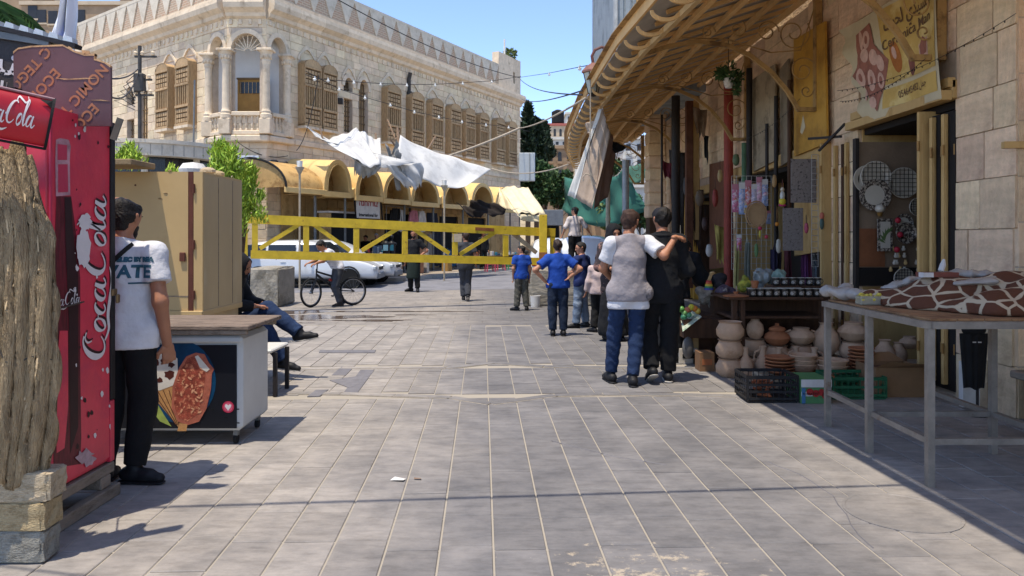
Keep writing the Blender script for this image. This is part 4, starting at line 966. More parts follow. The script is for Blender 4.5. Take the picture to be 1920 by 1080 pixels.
cable('cable crossing above the street between the stall and the canopy',(-5.0,2.98,4.5),(1.70,3.66,3.98),.0,.016)
cable('second thin cable above the street end nearest the stone blocks',(-5.2,3.2,3.4),(1.7,1.4,3.98),.0,.009)
# electric pole with insulators in front of the left facade
ep=thing('electric_pole','dark electric mast with cross arms and insulators before the left stone facade','electric pole',(XU(262,24),24,0))
zt_=EYE-(86-448)/F*24
MB().tube([(0,0,0),(0,0,zt_)],.06,8).build('pole',M_PIPE,ep)
for z,w_ in ((zt_-.35,.55),(zt_-1.1,.4),(zt_-1.6,.45)):
    MB().bar((-w_*.3,0,z),(w_,0,z),.05,.06).build('cross_arm',M_PIPE,ep)
    for x in (-.12,.1,w_*.8):MB().lathe([(.03,0),(.07,.03),(.04,.06),(.07,.09),(.03,.14),(.0,.15)],8,(x,-.03,z+.03)).build('insulator',M_TRIM,ep)
MB().box(-.16,.16,-.12,.12,zt_-1.5,zt_-.9,.03).build('junction_box',M_PIPE,ep)
rr=random.Random(4)
for i in range(5):MB().tube([(rr.uniform(-.1,.1),-.1,zt_-.9-.2*i),(-.35-.1*i,-.15,zt_-1.2-.15*i),(-.1,-.1,zt_-1.7-.1*i)],.014,5).build('loose_wire',M_CABLE,ep)
cable('black cable from the electric mast leaving towards the plywood sheet',P(258,130,23.9),P(205,147,14),.1,.02)
cable('lower black cable from the electric mast towards the plywood sheet',P(258,140,23.9),P(205,180,14),.3,.02)
# ------------------------------------------------------------------ street lamp posts near the arches (small funnel lamps)
for (u,vt,d,lb) in ((562,302,22.0,'slim grey lamp post with a glass cup head left of the first arch'),(833,338,26.5,'slim grey lamp post with a funnel head between the fourth and fifth arch')):
    zt_=EYE-(vt-448)/F*d;t=thing('lamp_post',lb,'lamp post',(XU(u,d),d,0))
    MB().tube([(0,0,0),(0,0,zt_-.35)],.032,8).build('pole',M_BARW,t,True)
    MB().lathe([(.03,zt_-.4),(.13,zt_-.2),(.13,zt_-.18)],12).build('funnel',M_BARW,t,True);MB().lathe([(.08,zt_-.18),(.09,zt_),(.0,zt_+.02)],12).build('glass_cup',M_BULB,t,True)
# ------------------------------------------------------------------ yellow truss barrier
M_BAR=mat('yellow_barrier_paint','c4a62c',.6,.12,5,.2,30,col2='7c5a2c',s2=6,mix2=(.60,.70))
M_BARX=mat('bare_weathered_steel_2','a29c90',.7,.15)
YA,YB=15.0,17.2
def BP(u,v):
    k=(u-470)/(1040-470);d=1/((1-k)/YA+k/YB);return P(u,v,d)
br_=thing('truss_barrier','long yellow steel truss barrier across the street, welded from box beams and diagonals','barrier')
bd=(BP(1040,440)-BP(470,440)).normalized();bd.z=0;nb_=Vector((bd.y,-bd.x,0))
def bb(name,a,b_,w_=.1,h_=.12,m=M_BAR):MB().bar(a,b_,w_,h_,(0,0,1)).build(name,m,br_)
bb('top_beam',BP(463,410),BP(1040,436),.09,.19);bb('bottom_beam',BP(470,477),BP(1040,491),.09,.17)
for (u,w_) in ((478,.11),(574,.11),(668,.11),(759,.11),(853,.11),(948,.12)):
    vt=410+(u-463)*.045;vb=477+(u-470)*.0246
    a,b_=BP(u,vt+9),BP(u,vb-8);a.xy=b_.xy=((a+b_)/2).xy;MB().bar(a,b_,.115,.08,nb_).build('upright',M_BAR,br_)
MB().bar(BP(461,410),BP(461,484),.07,.06,nb_).build('upright',M_BAR,br_)
for (p,q) in (((487,466),(562,420)),((588,421),(656,470)),((678,470),(748,427)),((772,427),(842,475)),((862,477),(934,432))):bb('diagonal',BP(*p),BP(*q),.06,.085)
bb('diagonal',BP(956,433)+Vector((0,.08,0)),BP(1006,474)+Vector((0,.08,0)),.05,.09,M_BARW)
MB().bar(BP(1036,431),BP(1036,497),.1,.08,nb_).build('upright',M_BAR,br_)
MB().box(-.11,.11,-.004,.0,0,.18).build('paint_patch',M_BARW,br_,M=Matrix.Translation(BP(853,452)+nb_*.05+Vector((.03,0,-.02))))
MB().bar(BP(890,429)+nb_*.05,BP(925,431)+nb_*.05,.01,.07).build('rust_patch',mat('rust','7a4a2a',.9,.2),br_)
pb_=BP(1018,470);post=thing('barrier_post','upright yellow and rusty steel post standing on the right concrete block','post',(pb_.x,pb_.y-.1,0))
zt_=EYE-(403-448)/F*pb_.y;MB().box(-.09,.09,-.07,.07,.86,zt_,.008).build('shaft',M_BAR,post);MB().box(-.094,.094,-.074,.074,.86,1.2,.008).build('rusty_sleeve',mat('rusty_steel','8a5a36',.9,.25,8,.4),post)
MB().bar((-.02,-.02,.7),(.2,-.02,.9),.05,.05).build('hinge_arm',M_BARW,post)
# concrete blocks
M_CONC=mat('rough_concrete','8f897d',.95,.14,4,.7,12,col2='736d60',s2=2.5,bdist=.03)
def block(label,x0,x1,y0,y1,h,m=M_CONC,seed=0):
    r=random.Random(seed);b=MB();b.box(-.5,.5,-.5,.5,0,1,.05);me=b.mesh('concrete_block',m)
    o=bpy.data.objects.new('concrete_block',me);link(o);bm2=bmesh.new();bm2.from_mesh(me);bmesh.ops.subdivide_edges(bm2,edges=bm2.edges[:],cuts=2,use_grid_fill=True)
    for v_ in bm2.verts:
        if v_.co.z>.02:v_.co+=Vector((r.uniform(-1,1)*.012,r.uniform(-1,1)*.012,r.uniform(-1,1)*.012))
    bm2.to_mesh(me);bm2.free();o.location=((x0+x1)/2,(y0+y1)/2,0);o.scale=(x1-x0,y1-y0,h);return tag(o,label,'concrete block')
block('grey concrete block left of the bicycle behind the seated person',-5.75,-5.1,16.2,17.4,.87,seed=1)
block('stained concrete block under the yellow post behind the boys in blue',.36,2.3,16.5,17.3,.84,seed=2)
# ------------------------------------------------------------------ cars
M_WCAR=mat('white_car_paint','c6c9cb',.25,.02,3,0,spec=.5,coat=.6);M_GLASS=mat('car_glass','23282c',.08,.05,3,0,spec=.6)
M_TYRE=mat('tyre_rubber','1b1b1b',.9,.1);M_RIM=mat('wheel_rim','9a9c9e',.35,.05,metal=.8);M_LAMP=mat('headlamp_glass','a9b0b4',.12,.1,spec=.7);M_GREYP=mat('grey_bumper','77797b',.6);M_BLKP=mat('black_trim','1a1a1b',.6)
def car(label,loc,rz,prof,L,W=1.7,name='parked_car',lights=True):
    "prof: stations (x fraction, belt z, roof z or None, half width factor)"
    t=thing(name,label,'car',loc,rz)
    secs=[]
    for (fx,zb,zr,hw) in prof:
        x=(fx-.5)*L;w0=W/2*hw
        z_=zr if zr else zb
        k=.0 if not zr else 1
        secs.append([(x,-w0*.96,.24),(x,-w0,.42),(x,-w0*1.0,.62),(x,-w0*.97,zb*.97),(x,-w0*(.94 if k else .90),zb),(x,-w0*(.80 if k else .78),z_-.10*k+.005),(x,-w0*(.66 if k else .5),z_),(x,0,z_+.03),
                     (x,w0*(.66 if k else .5),z_),(x,w0*(.80 if k else .78),z_-.10*k+.005),(x,w0*(.94 if k else .90),zb),(x,w0*.97,zb*.97),(x,w0,.62),(x,w0,.42),(x,w0*.96,.24)])
    b=MB();n=len(secs[0]);vs=[p for s in secs for p in s];fs=[]
    for i in range(len(secs)-1):
        for j in range(n-1):fs.append((i*n+j,i*n+j+1,(i+1)*n+j+1,(i+1)*n+j))
        fs.append((i*n+n-1,i*n,(i+1)*n,(i+1)*n+n-1))
    fs.append(tuple(range(n))[::-1]);fs.append(tuple((len(secs)-1)*n+j for j in range(n)));b.add(vs,fs)
    o=b.build('body',M_WCAR,t,True);sb=o.modifiers.new('sub','SUBSURF');sb.levels=sb.render_levels=2
    for p in o.data.polygons:p.use_smooth=True
    def side(x,z,s,ex=.012):
        for a,c in zip(prof,prof[1:]):
            if a[0]<=x<=c[0]:
                k=(x-a[0])/(c[0]-a[0]);zb=a[1]+(c[1]-a[1])*k;zr=(a[2] or a[1])+((c[2] or c[1])-(a[2] or a[1]))*k;w0=W/2*(a[3]+(c[3]-a[3])*k)
                m=min(1,max(0,(z-zb)/max(.05,zr-.1-zb)));return ((x-.5)*L,s*(w0*(.955-.13*m)+ex),z)
    return t,side
def add_wheels(t,L,W,xs=(.18,.80),r=.31):
    tm=MB();tm.M=Matrix.Rotation(math.pi/2,4,'X');tm.lathe([(r*.62,-.1),(r*.9,-.1),(r,-.06),(r,.06),(r*.9,.1),(r*.62,.1)],24);tm=tm.mesh('tyre',M_TYRE,True)
    rm=MB();rm.M=Matrix.Rotation(math.pi/2,4,'X');rm.lathe([(r*.64,-.07),(r*.6,-.085),(r*.2,-.06),(.0,-.07)],18);rm.lathe([(r*.64,.07),(r*.6,.085),(r*.2,.06),(.0,.07)],18)
    for i in range(5):
        a=2*math.pi*i/5;rm.bar((0,0,-.08),(r*.6*math.cos(a),r*.6*math.sin(a),-.08),.05,.03);rm.bar((0,0,.08),(r*.6*math.cos(a),r*.6*math.sin(a),.08),.05,.03)
    rm=rm.mesh('rim',M_RIM,True);ar=MB();ar.M=Matrix.Rotation(math.pi/2,4,'X');ar.lathe([(r*1.02,-.02),(r*1.16,-.02),(r*1.16,.02),(r*1.02,.02),(r*1.02,-.02)],24,cap=False);ar=ar.mesh('wheel_arch',M_BLKP)
    for fx in xs:
        for s in (-1,1):
            w_=bpy.data.objects.new('wheel',None);link(w_,t);w_.location=((fx-.5)*L,s*(W/2-.08),r)
            inst(tm,'tyre',w_);inst(rm,'rim',w_)
            a=inst(ar,'wheel_arch',t,((fx-.5)*L,s*(W/2+.005),r+.01))
def quad_part(name,m,t,pts):MB().add(pts,[tuple(range(len(pts)))]).build(name,m,t)
# station wagon (side on, facing right) and the second white car beyond it
wagon=[(0,.78,None,.84),(.02,.86,None,.95),(.05,.92,1.30,.98),(.14,.93,1.42,1),(.40,.93,1.47,1),(.58,.92,1.43,1),(.72,.91,1.0,1),(.76,.90,None,1),(.9,.82,None,.98),(.98,.68,None,.9),(1,.56,None,.8)]
def side_windows(t,side,spans_,z0=.97,z1=1.32):
    for s in (-1,1):
        for (a,c,ta_,tc_) in spans_:
            quad_part('window',M_GLASS,t,[side(a,z0,s),side(c,z0,s),side(c+tc_,z1,s),side(a+ta_,z1,s)])
def car_trim(t,side,L,W,seams=(.30,.52,.70),face=1):
    for s in (-1,1):
        for x in seams:quad_part('door_seam',M_BLKP,t,[side(x-.0015,.3,s),side(x+.0015,.3,s),side(x+.0015,.9,s),side(x-.0015,.9,s)])
        quad_part('side_strip',M_GREYP,t,[side(.08,.5,s,.016),side(.92,.5,s,.016),side(.92,.545,s,.016),side(.08,.545,s,.016)])
        quad_part('sill',M_BLKP,t,[side(.08,.27,s,.02),side(.92,.27,s,.02),side(.92,.3,s,.02),side(.08,.3,s,.02)])
        for x in (.33,.545):MB().bar(side(x,.8,s,.03),side(x+.035,.8,s,.03),.02,.025).build('handle',M_WCAR,t)
        MB().ball((side(.70,.95,s)[0],s*(W/2+.09),.99),.09,8,6,(.6,1,.8)).build('mirror',M_BLKP,t)
    MB().box(L/2-.06,L/2+.03,-W*.36,W*.36,.28,.46,.03).build('bumper',M_GREYP,t);MB().box(-L/2-.03,-L/2+.06,-W*.38,W*.38,.3,.5,.03).build('bumper',M_GREYP,t)
    for s in (-1,1):
        MB().box(L/2-.14,L/2-.03,s*W*.40-.13,s*W*.40+.13,.56,.68,.03).build('headlight',M_LAMP,t)
        MB().box(-L/2-.005,-L/2+.06,s*W*.38-.08,s*W*.38+.08,.62,.86,.02).build('tail_light',mat('tail_red','8a1a1a',.2),t)
    MB().box(L/2-.03,L/2-.0,-.35,.35,.54,.64,.01).build('grille',M_BLKP,t)
dw=23.2;tC,sC=car('white station wagon parked side on behind the yellow barrier and the cyclist',(XU(585,dw)+.0,dw,0),.02,wagon,4.35)
add_wheels(tC,4.35,1.7);side_windows(tC,sC,((.06,.22,.02,0),(.24,.43,0,0),(.45,.66,0,-.045)));car_trim(tC,sC,4.35,1.7)
quad_part('windscreen',M_GLASS,tC,[((.735-.5)*4.35,-.68,.97),((.735-.5)*4.35,.68,.97),((.60-.5)*4.35,.6,1.41),((.60-.5)*4.35,-.6,1.41)])
tD,sD=car('second white car, its bonnet and headlight showing past the station wagon',(XU(626,25)+.05,25.05,0),-.04,wagon,4.3)
add_wheels(tD,4.3,1.7);side_windows(tD,sD,((.06,.22,.02,0),(.24,.43,0,0),(.45,.66,0,-.045)));car_trim(tD,sD,4.3,1.7)
hatch=[(0,.80,None,.84),(.02,.88,1.1,.95),(.08,.92,1.36,1),(.2,.93,1.44,1),(.42,.92,1.46,1),(.56,.91,1.38,1),(.70,.9,.98,1),(.74,.89,None,1),(.9,.8,None,.97),(.98,.66,None,.88),(1,.55,None,.8)]
def rear_car(label,x,y,rz,H=1):
    t,s=car(label,(x,y,0),rz,hatch,4.0,1.7,'parked_car');add_wheels(t,4.0,1.7);side_windows(t,s,((.12,.34,.01,0),(.36,.62,0,-.05)));car_trim(t,s,4.0,1.7,(.36,.66))
    quad_part('rear_window',M_GLASS,t,[((.045-.5)*4-.06,-.62,.98),((.045-.5)*4-.06,.62,.98),((.13-.5)*4-.06,.5,1.36),((.13-.5)*4-.06,-.5,1.36)])
    t['label']=label;return t
rear_car('white hatchback seen from behind, past the right concrete block',XU(1043,23.5),24.9,math.radians(88)).scale=(1,1,1.05)
rear_car('white car parked just right of the hatchback behind the standing boy',XU(1112,21.5),23.2,math.radians(80)).scale=(1,1,1.1)
for i,(u,d,c) in enumerate(((1062,44,'second row of the distant car park, the pale car'),(1105,47,'dark car parked far up the street under the red awning'),(1150,41,'far grey car seen between the two lamp poles'))):
    t=rear_car(c,XU(u,d),d,math.radians((20,5,-10)[i]))
# ------------------------------------------------------------------ far street end: hill, houses, trees, awnings
hill=MB();hill.grid(lambda p,q:(-160+320*p,70+170*q,.0+30*(q**.8)*(1-.25*math.cos((p-.55)*5))+1.5*math.sin(p*30)*q),40,16);struct(hill.build('hill',mat('dry_hill','9d9078',.95,.2,.4,.3),None,True))
M_H1=mat('house_stone','b7a58c',.9,.1,1.2,.3,8,rnd=.06);M_H2=mat('house_white','c4bfb5',.9,.06,1,.2,8,rnd=.05);M_H3=mat('house_brown_stone','9a8268',.95,.15,.8,.6,5,rnd=.06)
M_WIN=mat('house_window','2c2b2b',.3)
def house(label,u0,u1,v0,v1,d,m,dep=8,rows=2,cols=4,arch=False,red=False,zb=None):
    x0,x1=XU(u0,d),XU(u1,d);zt,z0=EYE-(v0-448)/F*d,EYE-(v1-448)/F*d
    t=thing('hill_house',label,'house');MB().box(x0,x1,d,d+dep,z0-6 if zb is None else zb,zt).build('wall',m,t)
    MB().box(x0-.2,x1+.2,d-.2,d+dep,zt+.002,zt+.35).build('parapet',m if not red else mat('red_roof','9c5a50',.9),t)
    for i in range(cols):
        for j in range(rows):
            x=x0+(x1-x0)*(i+.5)/cols;z=z0+(zt-z0)*(j+.5)/rows;w_=(x1-x0)/cols*.2;h_=(zt-z0)/rows*.22
            wn=MB()
            if arch:wn.prism([(x-w_,z-h_),(x+w_,z-h_)]+[(x+w_*math.cos(math.pi*k/8),z+h_+w_*math.sin(math.pi*k/8)) for k in range(9)],d-.05,d+.1,'xz')
            else:wn.box(x-w_,x+w_,d-.05,d+.1,z-h_,z+h_)
            wn.build('window',M_WIN,t);MB().box(x-w_*1.4,x+w_*1.4,d-.25,d-.051,z-h_-.25,z-h_-.01).build('sill',m,t)
    return t
h=house('cream upper house with a red roof edge on the hill above the cypress',1024,1078,236,264,105,M_H1,rows=1,cols=5,arch=True,red=True)
p=P(1046,236,106);MB().lathe([(.9,0),(.9,1.6),(.3,1.9)],12,(p.x,p.y,p.z+.4)).build('water_tank',M_BLACK,h,True)
house('white terrace wall on the hill between the cypress and the cream house',1000,1064,262,276,98,M_H2,rows=1,cols=5)
house('brown stone house with arched windows below the cream hill house',1024,1075,279,345,78,M_H3,rows=2,cols=3,arch=True)
house('pale house high on the hill at the far right of the cream house',1062,1090,214,262,125,M_H2,rows=3,cols=3)
house('distant white block seen beside the far end of the stone building',960,1002,225,300,95,M_H2,rows=4,cols=4)
house('low brown stone wall house behind the red market awning',1060,1160,385,425,66,M_H3,rows=1,cols=6,zb=-1)
house('white building seen through the ironwork past the second lamp pole',1168,1250,262,350,60,M_H2,rows=3,cols=4,zb=-1)
hs2=house('pale shop front with a flat awning at the far right end of the street',1186,1245,352,425,38,M_H2,rows=1,cols=3,zb=-1)
def colfn(cx,cy,z0,z1,r):
    def f(g):
        z=g.uniform(0,1);a=g.uniform(0,6.283);k=r*(1-z)**.55*(.5+.5*min(1,z*8))*g.uniform(.55,1)*(1+.15*math.sin(9*z+a*2));d=Vector((math.cos(a),math.sin(a),.9));return Vector((cx+k*math.cos(a),cy+k*math.sin(a),z0+(z1-z0)*z)),d
    return f
def cypress(label,u,v0,v1,d,r,n=1500):
    zt,zb=EYE-(v0-448)/F*d,EYE-(v1-448)/F*d;t=thing('cypress_tree',label,'tree',(XU(u,d),d,0));MB().tube([(0,0,0),(0,0,zt*.8)],.2,8).build('trunk',M_TRUNK,t)
    crown('crown',M_CYP,t,colfn(0,0,zb,zt,r),n,.55,random.Random(int(u)))
cypress('tall dark cypress nearest the far end of the stone building',990,192,400,58,1.1,2200);cypress('shorter dark cypress just right of the tall one',1006,222,380,60,1.2,2000)
cypress('low bushy cypress between the tall cypress and the cream house',1018,226,300,75,1.3,1500)
def dtree(label,u,v0,v1,d,wpx,m,n,s,seed=0):
    zt,zb=EYE-(v0-448)/F*d,EYE-(v1-448)/F*d;r=wpx/2/F*d;H=zt-zb;rr=random.Random(seed+int(u))
    bl=[((rr.uniform(-r*.6,r*.6),rr.uniform(-r*.5,r*.5),zb+H*rr.uniform(.2,.85)),(r*rr.uniform(.3,.55),r*.5,H*rr.uniform(.12,.25))) for _ in range(11)]
    return tree(label,(XU(u,d),d,0),zt,max(.4,zb),bl,m,n,s,r0=max(.05,r*.06))
dtree('broad dark green tree behind the grey kiosk and the white box sign',1022,300,400,50,90,M_TREE,5200,.42)
dtree('rounded green tree whose crown fills the gap left of the hanging canvas',1046,320,396,46,60,M_TREE,2600,.38)
dtree('small yellow green leafy tree between the two lamp poles',1150,378,440,30,70,M_OLIVE,2600,.26)
dtree('dark shrub seen under the far ironwork brackets',1200,362,430,30,40,M_TREE,1300,.24)
dtree('leafy creeper clump hanging in the far ironwork',1150,296,330,34,40,M_TREE,700,.24)
gt=patch([P(1052,330,34),P(1180,318,27),P(1214,392,26),P(1056,392,33)],.7,20,10,seed=3,fold=.12)
tag(solid(gt.build('green_tarpaulin',mat('green_tarp','2f6258',.8,.12,2,.4,6),None,'all')),'green tarpaulin slung behind the hanging canvas at the street end','tarpaulin')
gt=patch([P(1168,318,27),P(1212,300,26.4),P(1216,330,26),P(1180,345,26.6)],.1,8,6,seed=3,fold=.05)
tag(solid(gt.build('dark_green_tarpaulin',mat('green_tarp_dark','3d6256',.8,.12,2,.4,6),None,'all')),'smaller dull green sheet tied above the big green tarpaulin','tarpaulin')
ru=thing('market_awning','red and pink sloping market awning far up the street','awning');MB().prism([(XU(1086,44),2.55),(XU(1104,44),3.2),(XU(1142,44),3.35),(XU(1140,44),2.5)],43,45.5,'xz').build('cover',mat('red_awning','b3605c',.8,.1,3),ru)
for u in (1090,1136):MB().tube([(XU(u,44),43.2,0),(XU(u,44),43.2,2.56)],.04,6).build('pole',M_STEELG,ru)
for (u,v0,d,r_,lb,m) in ((1140,330,20,.06,'pale wooden pole standing before the green tarpaulin',mat('pale_pole','a59a84',.8)),(1173,300,19,.09,'thick grey metal pole right of the pale wooden pole',mat('galvanised','96999a',.5,metal=.3))):
    t=thing('street_pole',lb,'pole',(XU(u,d),d,0));zt_=EYE-(v0-448)/F*d;MB().tube([(0,0,0),(0,0,zt_)],r_,10).build('shaft',m,t,True);MB().lathe([(r_*1.25,2.0),(r_*1.25,2.07)],12).build('collar',m,t);MB().lathe([(r_*1.5,0),(r_*1.5,.06)],12).build('foot',m,t)
# older building behind, top left
ob=thing('hillside_building','brown rubble stone building with small windows behind the left parapet','building')
d=58
for (u0,u1,v0,dd) in ((40,300,10,0),(225,480,-12,3),(-120,60,-20,2)):
    x0,x1=XU(u0,d+dd),XU(u1,d+dd);zt=EYE-(v0-448)/F*(d+dd);MB().box(x0,x1,d+dd,d+dd+10,0,zt).build('wall',M_H3,ob);MB().box(x0-.1,x1+.1,d+dd-.15,d+dd+10,zt+.002,zt+.3).build('coping',M_H1,ob)
for (u,v) in ((77,30),(98,32),(60,22),(133,62),(120,58),(150,30)):
    p=P(u,v,d-.1);wn=MB().box(p.x-.35,p.x+.35,d-.06,d+.1,p.z-.5,p.z+.5).build('window',M_WIN,ob);MB().box(p.x-.45,p.x+.45,d-.09,d-.061,p.z-.65,p.z-.52).build('sill',M_H1,wn)
# ================================================================== LEFT SIDE: DRINKS FRIDGE, FREEZER, KIOSK
M_RED=mat('red_fridge_paint','cc3549',.4,.1,3,.1,40,col2='b42c4a',s2=4,mix2=(.5,.7),spec=.4)
M_PINKR=mat('pink_red_paint','b83350',.45,.08,3,.1,40)
M_REDCAN=mat('red_sign_plastic','a01c28',.35,.08,2,.05,20)
M_WPRINT=mat('white_print','cfc8c6',.55,.05,8,.1,40);M_DPRINT=mat('dark_print','2a0c12',.5,.2,5,0);M_FRGREY=mat('dark_seal','201c1d',.6)
M_BOTTLE=mat('bottle_print','5c1220',.45,.35,9,0,stretch=(1,6,1));M_GLASSP=mat('bottle_glass_print','b0838c',.4,.25,14,0)
# script lettering built from pen strokes: list of (polyline, widths)
def pen(b,pts,w,M,z=.0,n=None):
    "ribbon along a smoothed polyline in the local plane of M; w = list of half widths"
    P_=[];k=len(pts);w=w if isinstance(w,(list,tuple)) else [w]*k
    for i in range(k-1):
        p0,p1,p2,p3=pts[max(0,i-1)],pts[i],pts[i+1],pts[min(k-1,i+2)]
        for s in range(6):
            t=s/6;q=[0.5*((2*p1[a])+(-p0[a]+p2[a])*t+(2*p0[a]-5*p1[a]+4*p2[a]-p3[a])*t*t+(-p0[a]+3*p1[a]-3*p2[a]+p3[a])*t**3) for a in (0,1)]
            P_.append((q[0],q[1],w[i]+(w[i+1]-w[i])*t))
    P_.append((pts[-1][0],pts[-1][1],w[-1]));vs=[];m=len(P_)
    for i,(x,y,h) in enumerate(P_):
        a,c=P_[max(0,i-1)],P_[min(m-1,i+1)];dx,dy=c[0]-a[0],c[1]-a[1];L=math.hypot(dx,dy) or 1
        vs+=[M@Vector((x-dy/L*h,y+dx/L*h,z)),M@Vector((x+dy/L*h,y-dx/L*h,z))]
    b.add(vs,[(2*i,2*i+1,2*i+3,2*i+2) for i in range(m-1)])
T_,K_=.022,.055
def el(cx,cy,rx,ry,a0,a1,n=8,sh=.28):
    return [(cx+rx*math.cos(a0+(a1-a0)*i/n)+sh*(ry*math.sin(a0+(a1-a0)*i/n)),cy+ry*math.sin(a0+(a1-a0)*i/n)) for i in range(n+1)]
PI=math.pi
def script_word():
    S=[]
    # C (big), o, c, a, hyphen, C (big), o, l, a and the two tail ribbons
    S.append((el(.42,.55,.34,.52,1.15,5.6,12),[K_*.5,K_*.4,K_*.6,K_,K_*1.25,K_*1.4,K_*1.3,K_,K_*.8,K_*.6,K_*.5,T_,T_*.5]))
    S.append(([(.78,.92),(.62,.98),(.50,.86),(.52,.66)],[T_,T_,T_,T_*.6]))
    S.append((el(.92,.26,.16,.25,.4,6.7,10),[T_,T_,K_*.8,K_*1.1,K_*.9,T_,T_,K_*.8,K_*.9,T_,T_]))
    S.append(([(1.05,.38),(1.2,.36),(1.34,.42)],[T_*.7]*3))
    S.append((el(1.40,.26,.16,.25,1.0,5.5,9),[T_,K_*.5,K_*.9,K_*1.1,K_,K_*.6,T_,T_,T_,T_]))
    S.append((el(1.78,.26,.16,.25,1.0,6.4,9),[T_,K_*.5,K_*.9,K_*1.1,K_,K_*.6,T_,T_,T_,T_]))
    S.append(([(2.05,.52),(1.97,.25),(1.98,.05),(2.08,.0),(2.2,.1)],[K_*.8,K_,K_*.8,T_,T_]))
    S.append(([(2.2,.42),(2.34,.44)],[K_*.6,K_*.6]))
    o=2.3
    S.append((el(o+.42,.55,.34,.52,1.15,5.6,12),[K_*.5,K_*.4,K_*.6,K_,K_*1.25,K_*1.4,K_*1.3,K_,K_*.8,K_*.6,K_*.5,T_,T_*.5]))
    S.append(([(o+.72,.98),(o+.6,1.12),(o+.7,1.28),(o+1.0,1.16),(o+1.25,1.06),(o+1.42,1.2),(o+1.34,1.36)],[T_,K_*.5,K_*.7,K_*.7,K_*.6,T_,T_*.5]))
    S.append((el(o+.98,.26,.16,.25,.4,6.7,10),[T_,T_,K_*.8,K_*1.1,K_*.9,T_,T_,K_*.8,K_*.9,T_,T_]))
    S.append(([(o+1.22,.25),(o+1.40,.72),(o+1.54,1.1),(o+1.46,1.2),(o+1.36,.9),(o+1.28,.3),(o+1.34,.02),(o+1.5,.14)],[T_,T_,T_,K_*.6,K_,K_*1.1,T_*1.2,T_]))
    S.append((el(o+1.72,.26,.16,.25,1.0,6.4,9),[T_,K_*.5,K_*.9,K_*1.1,K_,K_*.6,T_,T_,T_,T_]))
    S.append(([(o+2.0,.52),(o+1.92,.25),(o+1.93,.05),(o+2.03,.0),(o+2.18,.14)],[K_*.8,K_,K_*.8,T_,T_]))
    S.append(([(.45,.04),(.75,-.16),(1.15,-.12),(1.6,-.22),(2.1,-.32),(2.5,-.2)],[T_,K_*.8,K_*1.1,K_*1.1,K_*.8,T_*.4]))
    return S
def script(name,parent,M,size,mt,z=.002,off=(0,0),fat=1.0):
    b=MB();Mx=M@Matrix.Translation((off[0],off[1],0))@Matrix.Scale(size,4)
    for i,(p,w_) in enumerate(script_word()):pen(b,p,[x*fat for x in w_],Mx,(z+i*.00015)/size)
    return b.build(name,mt,parent)
# the tall fridge: long side towards the street
fx,fy0,fy1,fz0,fz1=-2.335,3.74,4.335,.205,2.175
fr=thing('drinks_fridge','tall worn red drinks fridge with white script lettering and a bottle printed up its side','fridge')
MB().box(fx-.62,fx-.012,fy0,fy1,fz0,fz1,.012).build('cabinet',M_RED,fr)
MB().box(fx-.01,fx,fy0+.004,fy1-.045,fz0+.03,fz1-.005).build('side_print',M_RED,fr)
MB().box(fx-.012,fx+.008,fy1-.04,fy1+.006,fz0+.36,fz1+.004,.003).build('door_seal',M_FRGREY,fr)
MB().box(fx-.6,fx+.004,fy1-.04,fy1+.004,fz0,fz0+.355,.003).build('kick_panel',M_RED,fr)
MB().box(fx-.008,fx+.002,fy0+.0,fy0+.015,fz0,fz1).build('edge_strip',M_PINKR,fr)
def FP(u,v):
    d=fx*F/(u-960);return (d,EYE-(v-448)/F*d)
def fpoly(name,pts,m,e=.002,parent=fr):
    q=[FP(*p) for p in pts];return MB().add([(fx+e,a,z) for a,z in q],[tuple(range(len(q)))]).build(name,m,parent)
fpoly('bottle_shadow',[(105,368),(133,368),(140,420),(150,520),(150,690),(152,820),(150,870),(100,878),(99,560)],M_BOTTLE,.0015)
fpoly('bottle_neck',[(104,262),(112,259),(128,262),(132,274),(130,300),(131,366),(104,368),(103,300)],M_GLASSP,.002)
fpoly('bottle_glass',[(107,270),(125,272),(125,300),(107,300)],M_PINKR,.0026);fpoly('bottle_glass',[(108,308),(126,308),(127,360),(108,361)],M_PINKR,.0026)
fpoly('bottle_dark',[(120,370),(132,370),(136,430),(146,520),(146,800),(131,850),(128,600),(122,460)],M_DPRINT,.0026)
fpoly('bottle_red',[(111,620),(126,620),(127,760),(120,840),(105,850),(104,700)],M_RED,.003)
# big lettering running up the side, reading upwards, with a dark shadow
a0_,z0_=FP(196,668);dz_=.87
Mup=Matrix(((0,0,1,fx),(0,-1,0,a0_),(1,0,0,z0_),(0,0,0,1)))
Mup=Matrix(((0,0,1,fx),(0,-1.0,0,a0_-.0),(1,0,0,z0_+.0),(0,0,0,1)))
sc_=.205
script('lettering_shadow',fr,Mup,sc_,M_DPRINT,.003,(.012,-.012),1.25);script('lettering',fr,Mup,sc_,M_WPRINT,.0045,(0,0),1.2)
Msm=Matrix(((0,0,1,fx),(1,0,0,FP(88,575)[0]),(0,1,0,FP(100,575)[1]),(0,0,0,1)))
script('small_lettering',fr,Msm,.062,M_WPRINT,.0045,(0,0),1.1)
r=random.Random(8)
def scrap(cu,cv,ru,rv,m=M_WPRINT,e=.006,name='torn_paper',n=26,j=.35):
    fpoly(name,[(cu+ru*(1+r.uniform(-j,j))*math.cos(2*PI*i/n),cv+rv*(1+r.uniform(-j,j))*math.sin(2*PI*i/n)) for i in range(n)],m,e)
scrap(154,465,14,35,j=.15,e=.0075);scrap(157,416,12,16,j=.2,e=.008);scrap(158,858,17,14,mat('torn_grey_paper','a98f93',.8,.2,20))
